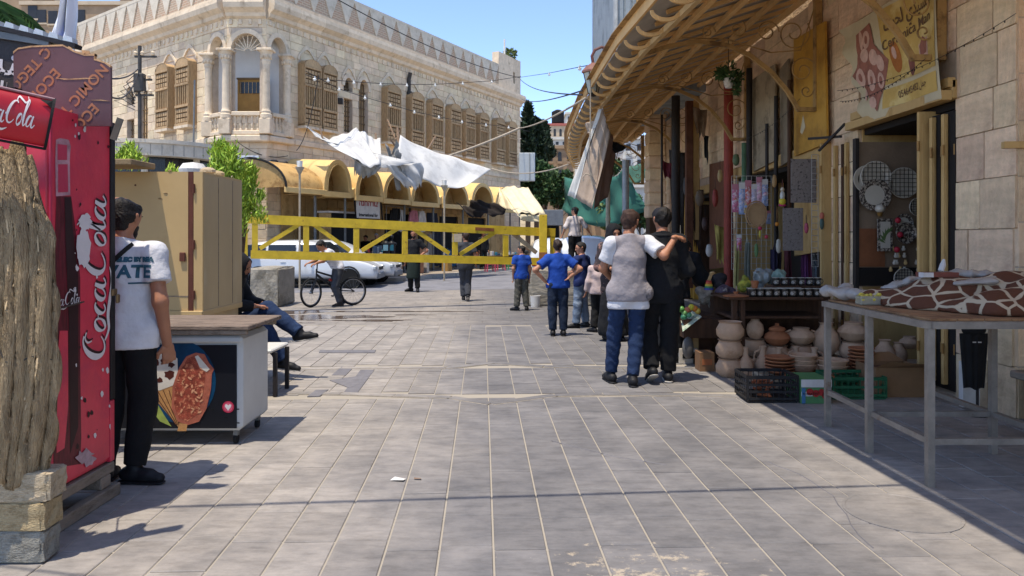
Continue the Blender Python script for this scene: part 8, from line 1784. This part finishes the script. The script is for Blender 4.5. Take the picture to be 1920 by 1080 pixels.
def human(label,loc,rz,H,J=None,top=None,bottom=None,shoe=M_SHOE,skin=M_SKIN,hair=M_HAIR,h=.016,face=(0,1,0),hands=(.5,.5),beard=False,name='person',feet=((0.1,1,0),(-.1,1,0)),extra=None,nohair=False,palm=((-1,.2,0),(1,.2,0)),slim=1.0,sleeves=True,cat='person',plain=False,bald=False):
    s=H/1.75;j=dict(pel=(0,0,.95),che=(0,0,1.28),nek=(0,-.01,1.47),hed=(0,.015,1.625),shl=(-.165,0,1.405),ell=(-.235,-.02,1.13),wrl=(-.23,.06,.87),shr=(.165,0,1.405),elr=(.235,-.02,1.13),wrr=(.23,.06,.87),hil=(-.09,0,.93),knl=(-.10,.02,.5),anl=(-.11,-.03,.09),hir=(.09,0,.93),knr=(.10,.02,.5),anr=(.11,-.03,.09))
    j.update(J or {});j={k:np.array(v,float)*s for k,v in j.items()}
    t=thing(name,label,cat,loc,rz);q=slim*s;fl=[((0,1,0),1.35)];F_,U_=U(face),None;up=U(j['hed']-j['nek']);F_=U(F_-up*F_.dot(up));sd_=np.cross(F_,up)
    B_=SDF(h,.03);hc=j['hed']
    B_.cap(j['hil'],j['hir'],.085*q,None,fl);B_.cap(j['pel']+[0,0,.02*s],j['che'],.118*q,.138*q,fl);B_.cap(j['shl'],j['shr'],.055*q,None);[B_.cap(j['nek'],j[a_],.045*s,.05*q) for a_ in ('shl','shr')];B_.cap(j['che'],(j['shl']+j['shr'])/2,.135*q,.08*q,fl);B_.cap(j['nek']-[0,0,.06*s],hc-up*.03*s-F_*.015*s,.055*s,.05*s)
    for a,b_,c in (('shl','ell','wrl'),('shr','elr','wrr')):B_.cap(j[a],j[b_],.052*q,.043*q);B_.cap(j[b_],j[c],.044*q,.029*q)
    for a,b_,c in (('hil','knl','anl'),('hir','knr','anr')):B_.cap(j[a],j[b_],.078*q,.054*q);B_.cap(j[b_],j[c],.055*q,.037*s)
    B_.cap(hc-up*.01*s,hc+up*.02*s,.075*s)
    parts=[B_.mesh()+(0,)]
    hh=min(.009,h*.7);Hd=SDF(hh,.02)
    Hd.cap(hc+(up*.028-F_*.018)*s,hc+(up*.028+F_*.012)*s,.088*s,None,[(sd_,1.14)]);Hd.cap(hc+(F_*.03-up*.0)*s,hc+(F_*.055-up*.08)*s,.066*s,.034*s,[(sd_,1.05)]);Hd.cap(hc-(up*.05+F_*.01)*s,hc-up*.13*s-F_*.02*s,.05*s,.054*s)
    Hd.cap(hc+(F_*.09+up*.012)*s,hc+(F_*.108-up*.022)*s,.010*s,.016*s,k=.01);Hd.cap(hc+(F_*.083+up*.028+sd_*.03)*s,hc+(F_*.083+up*.028-sd_*.03)*s,.012*s,k=.012);Hd.cap(hc+(F_*.088-up*.052+sd_*.016)*s,hc+(F_*.088-up*.052-sd_*.016)*s,.010*s,k=.008)
    for sg in (-1,1):Hd.cap(hc+(sd_*sg*.082-F_*.012+up*.012)*s,hc+(sd_*sg*.078-F_*.008-up*.02)*s,.020*s,.012*s,[(sd_,2.0)],k=.008);Hd.cap(hc+(F_*.098+sd_*sg*.032+up*.008)*s,hc+(F_*.098+sd_*sg*.034+up*.008)*s,.014*s,sub=True)
    parts.append(Hd.mesh()+(0,))
    for k_,(w_,e_,pn,cu) in enumerate((('wrl','ell',palm[0],hands[0]),('wrr','elr',palm[1],hands[1]))):
        if cu is None:continue
        d_=U(j[w_]-j[e_]);
        if isinstance(cu,tuple):d_=U(cu[1]);cu=cu[0]
        parts.append(hand_sdf(j[w_],d_,pn,s*1.05,cu,.006 if h<.015 else .009,1 if k_ else -1)+(0,))
    if not plain:np_obj('body',parts,skin,t)
    for sg in (-1,1):
        e=hc+(F_*.087+sd_*sg*.032+up*.008)*s;MB().ball(tuple(e),.0105*s,8,6).build('eye',M_EYE,t,True)
        e=hc+(F_*.098+sd_*sg*.034+up*.03)*s;MB().bar(tuple(e-sd_*.014*s),tuple(e+sd_*.014*s),.006*s,.005*s).build('eyebrow',hair,t)
    MB().bar(tuple(hc+(F_*.0985-up*.05-sd_*.02)*s),tuple(hc+(F_*.0985-up*.05+sd_*.02)*s),.006*s,.008*s).build('lips',M_LIP,t)
    if not nohair:
        S=SDF(hh,.012);A=hc+(F_*.072+up*.078)*s;S.cap(hc+(up*.034-F_*.022)*s,hc+(up*.034+F_*.014)*s,.0985*s,None,[(sd_,1.13)]);S.cap(hc+(up*.0-F_*.04)*s,hc+(-up*.055-F_*.038)*s,.068*s,.05*s);S.cuts+=[(A,U(F_*.80-up*.60)),(hc-up*.085*s,-up)]+([(hc+up*.098*s+F_*.0,U(up+F_*.35))] if bald else [])
        np_obj('hair',[S.mesh(wrinkle(.005,70,int(H*100)))+(0,)],hair,t)
    if beard:
        S=SDF(hh,.01);S.cap(hc+(F_*.03-up*.02)*s,hc+(F_*.056-up*.085)*s,.071*s,.042*s,[(sd_,1.0)]);S.cuts+=[(hc-up*.038*s,up),(hc-F_*.0*s,-F_)];np_obj('beard',[S.mesh(wrinkle(.002,120,3))+(0,)],hair,t)
    sd0=int(abs(loc[0]*37+loc[1]*11))%1000
    def shirt(T,nm='shirt'):
        e=T.get('r',.018)*s;S=SDF(h,.03);z=j['pel'][2]+T.get('hem',-.1)*s;eb=(max(e,bottom.get('r',.018)*s)+.02*s if bottom else e)+max(0,T.get('r',.018)-.035)*s;S.cap(j['pel']+[0,0,-.04*s],j['che'],.128*q+eb,.14*q+e,fl);S.cap(j['hil'],j['hir'],.086*q+eb,None,fl)
        for a_ in ('hil','hir'):S.cap(j['pel']+[0,0,.03*s],j[a_]+[0,0,-.14*s],.095*q+eb,.082*q+eb,fl);sk_=1 if T.get('sleeve',.6)>0 else .72;ms_=(j['shl']+j['shr'])/2;[S.cap(ms_,ms_+(j[a_]-ms_)*sk_,.055*q+e*.7) or S.cap(j['nek']+[0,0,-.01*s],ms_+(j[a_]-ms_)*sk_,.045*s+e*.5,.05*q+e*.7) for a_ in ('shl','shr')];S.cap(j['che'],(j['shl']+j['shr'])/2,.137*q+e,.085*q+e,fl);S.cap(j['che'],j['nek']+[0,0,.03*s],.10*q,.058*s+e*.5)
        L=T.get('sleeve',.6)
        for a,b_,c in (('shl','ell','wrl'),('shr','elr','wrr')):
            if L<=0:continue
            A,B2,C=j[a],j[b_],j[c]
            if L<1:E_=A+(B2-A)*L;S.cap(A,E_+(B2-A)*.15,.055*q+e*.9,.05*q+e*1.3,cut=(E_,U(B2-A)))
            else:S.cap(A,B2,.055*q+e*.8,.046*q+e*.8);k2=min(1,L-1);E_=B2+(C-B2)*k2;S.cap(B2,E_+(C-B2)*.1,.046*q+e*.8,.032*q+e*.8,cut=(E_,U(C-B2)))
        S.cuts+=[((0,0,z),(0,0,-1)),(j['nek']+[0,.0,.022*s],U((0,.35,1)))]
        V,Q=S.mesh(wrinkle(T.get('wr',.0032),19,sd0,.8));return np_obj(nm,[(V,Q,0)],T['m'],t),V,Q
    res={}
    if top:res['top']=shirt(top)
    if extra and 'vest' in extra:res['vest']=shirt(extra['vest'],'vest')
    if bottom:
        S=SDF(h,.03);e=bottom.get('r',.018)*s;S.cap(j['hil'],j['hir'],.09*q+e*.7,None,fl);S.cap(j['pel'],j['pel']+[0,0,.06*s],.118*q+e*.6,None,fl)
        for a,b_,c in (('hil','knl','anl'),('hir','knr','anr')):
            S.cap(j[a],j[b_],.08*q+e,.056*q+e*1.1,k=.02);S.cap(j[b_],j[c],.058*q+e*1.2,.038*q+e*(1.3+bottom.get('flare',0)),cut=(j[c]+U(j[b_]-j[c])*.02*s*bottom.get('up',1),-U(j[b_]-j[c])),k=.015)
        S.cuts.append((j['pel']+[0,0,.08*s],U(bottom.get('cn',(0,0,1)))));np_obj('trousers',[S.mesh(wrinkle(.0028,22,sd0+5,1.8))+(0,)],bottom['m'],t)
    for i,a in enumerate(('anl','anr')):
        fd=U(feet[i]);fu=U(np.array([0,0,1.])-fd*fd[2]);A=j[a]-fu*.035*s;S=SDF(min(h,.012),.02);S.cap(A-fd*.045*s,A+fd*.10*s,.047*s,.04*s,[(fu,1.05)]);S.cap(A+fd*.08*s-fu*.012*s,A+fd*.165*s-fu*.018*s,.042*s,.034*s,[(fu,1.15)]);S.cap(A,A+fu*.05*s,.045*s);S.cuts.append((j[a]-fu*.088*s,-fu));sh_=np_obj('shoe',[S.mesh()+(0,)],shoe,t)
        S=SDF(min(h,.012),.0);sq_=[(fu,4.5)];C_=j[a]-fu*.080*s;S.cap(C_-fd*.05*s,C_+fd*.165*s,.052*s,.042*s,sq_);np_obj('sole',[S.mesh()+(0,)],M_SOLE if bottom and bottom.get('sole') else shoe,sh_)
    return t,j,res
from mathutils.bvhtree import BVHTree
def decal(body,size,T,V,Q,m,x,z,y0=-1,parent=None,body_is=None,space=1):
    bv=BVHTree.FromPolygons([tuple(v) for v in V],[tuple(int(i) for i in f) for f in Q]);me=text_mesh(body,size,0,'CENTER',off=.004,space=space);bm2=bmesh.new();bm2.from_mesh(me);bmesh.ops.triangulate(bm2,faces=bm2.faces);bmesh.ops.subdivide_edges(bm2,edges=[e for e in bm2.edges if e.calc_length()>.02],cuts=1);kill=[]
    for v in bm2.verts:
        hit=bv.ray_cast(Vector((x+v.co.x,y0,z+v.co.y)),Vector((0,1,0)))
        if hit[0] is None:kill.append(v)
        else:v.co=hit[0]+Vector((0,-.004,0))
    bmesh.ops.delete(bm2,geom=kill,context='VERTS');bm2.to_mesh(me);bm2.free();me.materials.clear();me.materials.append(m);o=bpy.data.objects.new('lettering',me);link(o,T);return o
# 1 the man in the white T-shirt by the fridge
t,j,rs_=human('man in white printed T-shirt and black trousers with one hand on his head',(-2.385,4.55,0),.0,1.75,dict(elr=(.245,-.05,1.12),wrr=(.25,.03,.85),ell=(-.36,.06,1.62),wrl=(-.13,.0,1.725),knr=(.1,.04,.5),anr=(.06,0,.09),shr=(.18,0,1.41)),dict(m=M_TEE,sleeve=.62,hem=-.12,r=.025),dict(m=M_BLKT,r=.022),h=.011,bald=True,face=(.12,1,0),feet=((-.1,1,0),(1,-.12,0)),beard=True,hands=((.5,(.9,-.1,.15)),.9),palm=((0,.2,-1),(-.6,.6,0)),hair=M_HAIR,skin=M_SKIN)
_,V_,Q_=rs_['top'];M_TEAL=mat('teal_print_ink','2d5464',.8,.15,bump=0)
decal('VATE',.105,t,V_,Q_,M_TEAL,.085,1.30);decal('ELEC BY REA',.036,t,V_,Q_,M_TEAL,.115,1.375);decal('— ———',.03,t,V_,Q_,M_TEAL,.15,1.235)
bv=BVHTree.FromPolygons([tuple(v) for v in V_],[tuple(int(i) for i in f) for f in Q_]);b=MB();pts=[]
for i in range(12):
    x,z=.085-.27*i/11,1.47-.30*i/11;hit=bv.ray_cast(Vector((x,-1,z)),Vector((0,1,0)));pts.append((hit[0] if hit[0] else Vector((x,-.1,z)))+Vector((0,-.006,0)))
for p,q in zip(pts,pts[1:]):b.bar(p,q,.006,.026,(0,0,1))
b.build('bag_strap',M_BLKI,t)
# 2 the seated person beyond the kiosk
t,j,_=human('person in black hooded top and blue jeans sitting cross legged beyond the kiosk',(-3.06,7.95,0),-PI/2,1.72,dict(pel=(0,0,.55),che=(-.0,.03,.92),nek=(0,.09,1.1),hed=(0,.15,1.23),shl=(-.17,.05,1.06),ell=(-.25,.15,.82),wrl=(-.12,.36,.80),shr=(.17,.05,1.06),elr=(.25,.15,.82),wrr=(.10,.34,.80),hil=(-.09,.02,.53),knl=(-.04,.42,.76),anl=(.02,.80,.50),hir=(.09,.02,.53),knr=(.10,.42,.60),anr=(.08,.64,.20)),dict(m=M_DRK,sleeve=1.9,hem=-.08,r=.035),dict(m=M_JEAN,r=.028,sole=1,cn=(0,-.9,1)),feet=((0.0,1,.15),(0,.9,-.12)),face=(0,1,-.1),h=.014,hands=(.8,.8),palm=((0,0,-1),(0,0,-1)),nohair=True)
S=SDF(.014,.04);S.cap(j['hed']+[0,-.03,.03],j['hed']+[0,0,.0],.128);S.cap(j['hed']+[0,-.04,-.03],j['nek']+[0,-.02,-.04],.12,.13);S.cap(j['hed']+[0,.10,-.02],j['hed']+[0,.12,-.03],.075,sub=True);np_obj('hood',[S.mesh(wrinkle(.006,18,4))+(0,)],M_DRK,t)
sb_=tag(MB().box(-3.5,-2.86,7.62,8.25,.0,.44,.02).build('low_wall_seat',M_CONC),'low concrete ledge under the seated person, hidden behind the kiosk','ledge')
# 3 bicycle and rider
bx,by=-3.60,16.75;fxw,fyw=-4.40,16.2;yaw=math.atan2(fyw-by,fxw-bx);Lb=math.hypot(fxw-bx,fyw-by)
bi=thing('bicycle','black mountain bicycle with a red shock spring held by the boy in the white shirt','bicycle',(bx,by,0),yaw);Rw=.32
M_BIKE=mat('bike_frame','1b1c20',.4,.1);M_BRED=mat('bike_red','a03028',.5);M_CHR=mat('bike_metal','8a8c90',.35,metal=.7)
def wheel(x,rot):
    w_=bpy.data.objects.new('wheel',None);link(w_,bi);w_.location=(x,0,Rw);w_.rotation_euler=(0,0,rot)
    MB().tube([(Rw*.94*math.cos(a),0,Rw*.94*math.sin(a)) for a in [2*PI*i/32 for i in range(32)]],.021,8,closed=True).build('tyre',M_TYRE,w_,True);MB().tube([(Rw*.85*math.cos(a),0,Rw*.85*math.sin(a)) for a in [2*PI*i/32 for i in range(32)]],.012,6,closed=True).build('rim',M_CHR,w_,True);MB().tube([(0,-.04,0),(0,.04,0)],.025,10).build('hub',M_CHR,w_,True)
    for i in range(16):a=2*PI*i/16;MB().tube([(0,.02*(-1)**i,0),(Rw*.85*math.cos(a),0,Rw*.85*math.sin(a))],.002,4).build('spoke',M_CHR,w_)
wheel(0,0);wheel(Lb,.45)
def btube(nm,pts,r_,m=M_BIKE):MB().tube(pts,r_,8).build(nm,m,bi,True)
hd_,bb_,st_=(Lb-.13,0,.78),(.40,0,.36),(.30,0,.74)
btube('down_tube',[(Lb-.12,0,.72),bb_],.028);btube('top_tube',[(Lb-.13,0,.78),(.34,0,.62)],.022);btube('seat_tube',[bb_,st_],.018);btube('chain_stay',[bb_,(0,.04,Rw)],.012);btube('seat_stay',[(.34,.0,.6),(0,.04,Rw)],.012);btube('fork',[(Lb-.12,0,.84),(Lb-.1,.04,.6),(Lb,.05,Rw)],.017);btube('fork',[(Lb-.1,-.04,.6),(Lb,-.05,Rw)],.017);btube('stem',[(Lb-.13,0,.78),(Lb-.14,0,.98)],.016)
btube('handlebar',[(Lb-.25,.28,1.02),(Lb-.12,.1,.98),(Lb-.12,-.1,.98),(Lb-.25,-.28,1.02)],.012);btube('shock_spring',[(.42,0,.55),(.56,0,.60)],.032,M_BRED);MB().box(.16,.42,-.07,.07,.76,.81,.02).build('saddle',M_BIKE,bi);btube('crank',[(.40,-.06,.36),(.44,-.07,.22)],.010,M_CHR);btube('pedal',[(.44,-.07,.22),(.44,-.16,.22)],.018)
MB().lathe([(.085,-.004),(.085,.004)],20).build('chainring',M_CHR,bi,M=Matrix.Translation((.40,-.05,.36))@Matrix.Rotation(PI/2,4,'X'));b=MB();b.tube([(.40,-.05,.44),(0,-.05,Rw+.04),(-.035,-.05,Rw),(0,-.05,Rw-.04),(.40,-.05,.28)],.006,5);b.build('chain',M_IRON,bi)
ry=yaw-PI/2
human('boy in a white striped shirt standing astride the bicycle and leaning to its handlebar',(-3.86,16.45,0),ry,1.66,dict(pel=(0,0,.93),che=(0,.20,1.18),nek=(0,.33,1.31),hed=(0,.42,1.42),shl=(-.17,.28,1.27),ell=(-.25,.46,1.08),wrl=(-.25,.62,1.03),shr=(.17,.28,1.27),elr=(.25,.46,1.08),wrr=(.25,.60,1.03),hil=(-.09,0,.9),knl=(-.14,.14,.48),anl=(-.16,.02,.09),hir=(.09,0,.9),knr=(.14,.08,.5),anr=(.15,-.16,.12)),dict(m=mat('striped_shirt','b9bac2',.9,.08,4,.4,20,col2='77748f',s2=5,mix2=(.56,.62),stretch=(1,1,7)),sleeve=.65,hem=-.05,r=.025),dict(m=M_CHAR,r=.025,sole=1),face=(.0,1,-.5),feet=((0,1,0),(0,.9,-.25)),h=.016,palm=((0,.3,-1),(0,.3,-1)),hands=(.9,.9))
# 4 bearded man in an apron
t,j,_=human('bearded man in black T-shirt and long dark apron with hand on hip',(-2.78,21.0,0),PI-.35,1.76,dict(ell=(-.36,-.08,1.16),wrl=(-.2,.06,1.0),elr=(.24,-.03,1.13),anl=(-.14,.05,.09),anr=(.16,-.1,.09)),dict(m=M_DRK,sleeve=.7,hem=-.1,r=.025),dict(m=M_BLKT,r=.025),beard=True,face=(-.25,1,0),feet=((-.5,1,0),(.6,1,0)),h=.02)
S=SDF(.02,.03);S.cap((0,.03,1.0),(0,.04,.42),.17,.2,[((0,1,0),1.25)]);S.cuts+=[((0,0,.38),(0,0,-1)),((0,0,1.05),(0,0,1))];np_obj('apron',[S.mesh(wrinkle(.008,14,2,.4))+(0,)],mat('apron_green','18231f',.9,.1),t)
# 5 walking man
human('man in a charcoal T-shirt and grey trousers walking away toward the shops',(XU(873,17.9),17.9,0),.12,1.66,dict(knl=(-.05,.1,.5),anl=(-.05,.06,.09),knr=(.06,.08,.5),anr=(.05,-.12,.13),wrr=(.27,.16,.95),elr=(.26,-.05,1.13),wrl=(-.2,.2,1.0)),dict(m=M_CHAR,sleeve=.62,hem=-.14,r=.03),dict(m=M_CHAR,r=.03,sole=1),face=(-.55,1,0),feet=((0,1,0),(0,.85,-.4)),h=.018,hair=M_HAIRB)
# 6-9 the boys
human('small boy in blue shirt and patterned olive trousers standing alone left of the other boys',(XU(978,15.5),15.5,0),.25,1.36,dict(anl=(-.14,0,.09),anr=(.13,-.03,.09),wrl=(-.2,.12,.88)),dict(m=M_BLUE,sleeve=.62,hem=-.1,r=.028),dict(m=M_OLV,r=.03),face=(-1,.7,0),feet=((-.9,.6,0),(.5,1,0)),h=.016,skin=M_SKIN2)
human('boy in blue polo and dark jeans seen from behind with both hands on his hips',(XU(1046,11.45),11.45,0),0,1.49,dict(ell=(-.42,-.12,1.2),wrl=(-.22,-.03,.98),elr=(.40,-.08,1.22),wrr=(.2,-.05,1.06),anl=(-.09,0,.09),anr=(.10,0,.09)),dict(m=M_BLUE,sleeve=.66,hem=-.08,r=.03),dict(m=M_JEAND,r=.026),face=(.1,1,0),h=.014,skin=M_SKIN2,palm=((1,0,.3),(-1,0,.3)),hair=M_HAIRB)
human('boy in navy and blue polo and pale jeans looking left in profile behind the others',(XU(1090,12.5),12.5,0),.9,1.44,dict(ell=(-.22,.06,1.15),wrl=(-.05,.26,1.12),anl=(-.12,.05,.09),anr=(.14,-.03,.09)),dict(m=M_NAVYT,sleeve=.7,hem=-.1,r=.028),dict(m=M_JEANL,r=.032),face=(-.75,.75,0),feet=((-.8,.7,0),(.1,1,0)),h=.014,skin=M_SKIN2,palm=((0,-1,0),(1,0,0)))
human('smallest boy, in pinkish white long sleeves and dark trousers, by the vested man',(XU(1124,11.9),11.9,0),-.3,1.26,dict(knl=(-.10,.08,.5),anl=(-.12,-.04,.09),wrl=(-.3,.0,.9),anr=(.14,.02,.09)),dict(m=M_PKW,sleeve=1.95,hem=-.1,r=.035),dict(m=M_BLKT,r=.035),face=(.6,1,0),feet=((-.9,.4,0),(.4,1,0)),h=.014,skin=M_SKIN2,hair=M_HAIRB)
human('boy in white shirt and black trousers standing up on the concrete block',(XU(1078,16.9),16.9,.84),.25,1.38,dict(ell=(-.28,.0,1.18),wrl=(-.34,.1,.97),elr=(.33,.0,1.2),wrr=(.48,.08,1.02)),dict(m=mat('boy_white_shirt','bdb3ae',.9,.1),sleeve=1.0,hem=-.04,r=.028),dict(m=M_BLKT,r=.03),face=(-.8,1,0),h=.018,skin=M_SKIN2)
# 10 woman in a black headscarf
t,j,_=human('woman in black headscarf and dark flower patterned dress standing behind the vested man',(1.50,10.9,0),PI+.3,1.70,dict(wrl=(-.1,.2,1.05),wrr=(.12,.2,1.1)),dict(m=mat('flower_dress','3a3233',.9,.2,9,.4,20,col2='8c6a60',s2=8,mix2=(.56,.6)),sleeve=1.9,hem=-.3,r=.04),None,nohair=True,h=.016,skin=M_SKIN2)
S=SDF(.014,.03);S.cap(j['hed']+[0,-.02,.04],j['hed']+[0,-.02,-.02],.115,.12);S.cap(j['hed']+[0,-.02,-.06],j['che']+[0,.03,.03],.12,.15,[((0,1,0),1.2)]);S.cap(j['hed']+[0,.10,.0],j['hed']+[0,.13,-.03],.066,sub=True);np_obj('headscarf',[S.mesh(wrinkle(.006,20,6))+(0,)],M_DRK,t)
S=SDF(.02,.03);S.cap((0,0,1.0),(0,0,.15),.16,.24,[((0,1,0),1.25)]);S.cuts.append(((0,0,.08),(0,0,-1)));np_obj('skirt',[S.mesh(wrinkle(.01,14,2,.3))+(0,)],M_DRK,t)
# 11 the man in the grey vest
t,j,_=human('man in grey vest, white T-shirt and blue jeans, arm round the man in black',(1.20,7.62,0),0,1.80,dict(elr=(.33,-.12,1.29),wrr=(.46,-.05,1.475),shr=(.185,0,1.43),ell=(-.25,.06,1.16),wrl=(-.14,.27,1.05),anl=(-.16,.12,.09),knl=(-.13,.08,.5),knr=(.08,.02,.5),anr=(.03,-.08,.09),hed=(.02,.02,1.625)),dict(m=M_TEE,sleeve=.72,hem=-.19,r=.026),dict(m=M_JEAN,r=.02),slim=.93,face=(.55,1,0),feet=((-.25,1,0),(.05,1,0)),h=.012,hands=(.5,(.7,(.7,.7,.0))),palm=((1,0,0),(0,.2,-1)),hair=mat('cropped_hair','3a2820',.75,.2,30,.4,80),extra=dict(vest=dict(m=M_VEST,sleeve=0,hem=-.115,r=.036,wr=.0035)))
b=MB();b.ball((.20,-.05,.95),.07,12,8,(.7,1,1.1));b.build('waist_pouch',mat('lace_pouch','6f6a6c',.9,.4,30,.8,60),t,True)
# 12 the man in black
t,j,_=human('tall man dressed all in black beside the vested man, one heel lifted',(1.575,7.78,0),0,1.83,dict(knl=(-.12,.10,.5),anl=(-.12,-.10,.14),knr=(.08,.02,.5),anr=(.06,.0,.09),ell=(-.22,.08,1.14),wrl=(-.1,.27,1.1),elr=(.27,.03,1.12),wrr=(.2,.22,1.05)),dict(m=M_DRK,sleeve=1.8,hem=-.16,r=.03,wr=.004),dict(m=M_BLKT,r=.03,sole=1),face=(-.25,1,0),feet=((-.1,.85,-.4),(.05,1,0)),h=.012,slim=1.0)
MB().tube([(.085*math.cos(a),-.012+.075*math.sin(a),j['nek'][2]-.0+.0*a) for a in [2*PI*i/20 for i in range(20)]],.022,8,closed=True).build('collar',M_DRK,t,True)
# 13 dark robed figure at the wares
t,j,_=human('figure in a black jacket and long dark robe bending over the wares beside the men',(1.93,9.1,0),-.6,1.72,dict(che=(0,.22,1.16),nek=(0,.38,1.30),hed=(0,.50,1.38),shl=(-.19,.30,1.27),shr=(.19,.30,1.27),ell=(-.26,.4,1.03),elr=(.27,.4,1.03),wrl=(-.15,.6,.95),wrr=(.15,.6,.95)),dict(m=M_DRK,sleeve=1.9,hem=-.15,r=.06,wr=.008),None,h=.014,slim=1.15)
S=SDF(.016,.03);S.cap((0,0,.98),(0,0,.2),.17,.22,[((0,1,0),1.2)]);S.cuts.append(((0,0,.12),(0,0,-1)));np_obj('robe',[S.mesh(wrinkle(.01,14,9,.3))+(0,)],M_DRK,t)
# 14-16 people in the arcade
human('white haired man sitting in dark clothes behind the household goods table',(XU(706,29.5),29.5,.1),PI,1.62,dict(),dict(m=M_DRK,sleeve=1.9,hem=-.1,r=.03),dict(m=M_BLKT),hair=M_HAIRG,h=.024,skin=M_SKIN2)
human('dim figure in a black jacket standing left of the white haired man in the arcade',(XU(684,30),30.2,.1),PI-.5,1.55,dict(),dict(m=M_DRK,sleeve=1.9,hem=-.1,r=.04),dict(m=M_BLKT),h=.024)
human('slender dark figure standing in the shade below the black sagging cloth',(XU(906,33.5),33.5,.12),PI+.4,1.72,dict(elr=(.3,.1,1.15)),dict(m=M_DRK,sleeve=1.9,hem=-.1,r=.02),dict(m=M_BLKT),h=.024)
# mannequin busts on the goods table
M_MQ=mat('mannequin_black','1b1c1f',.4)
for i,(u,c) in enumerate(((724,'77a0ae'),(732,'2c6f86'))):
    d=28.2;S=SDF(.02,.03);S.cap((0,0,.1),(0,0,.42),.13,.15,[((0,1,0),1.4)]);S.cap((-.14,0,.46),(.14,0,.46),.06);S.cap((0,0,.46),(0,0,.6),.05);S.cap((0,0,.70),(0,0,.74),.075);S.cuts.append(((0,0,.0),(0,0,-1)));t=thing('mannequin_bust',('left mannequin bust with a pale blue square on its chest','right mannequin bust with a teal print among the household goods')[i],'mannequin',(XU(u,d),d+.3*i,.851));np_obj('torso',[S.mesh()+(0,)],M_MQ,t);MB().box(-.09,.09,-.125,-.115,.2,.42,.003).build('shirt_print',mat('bust_'+c,c,.8),t)
# pigeon-sized extras: second glass lamp box, white bucket by the post
tag(MB().lathe([(.1,0),(.12,.25),(.11,.25),(.09,.02),(0,.02)],18,(XU(1004,16.3),16.3,0)).build('white_bucket',M_WHITEP,None,True),'white bucket standing against the left end of the stained concrete block','bucket')
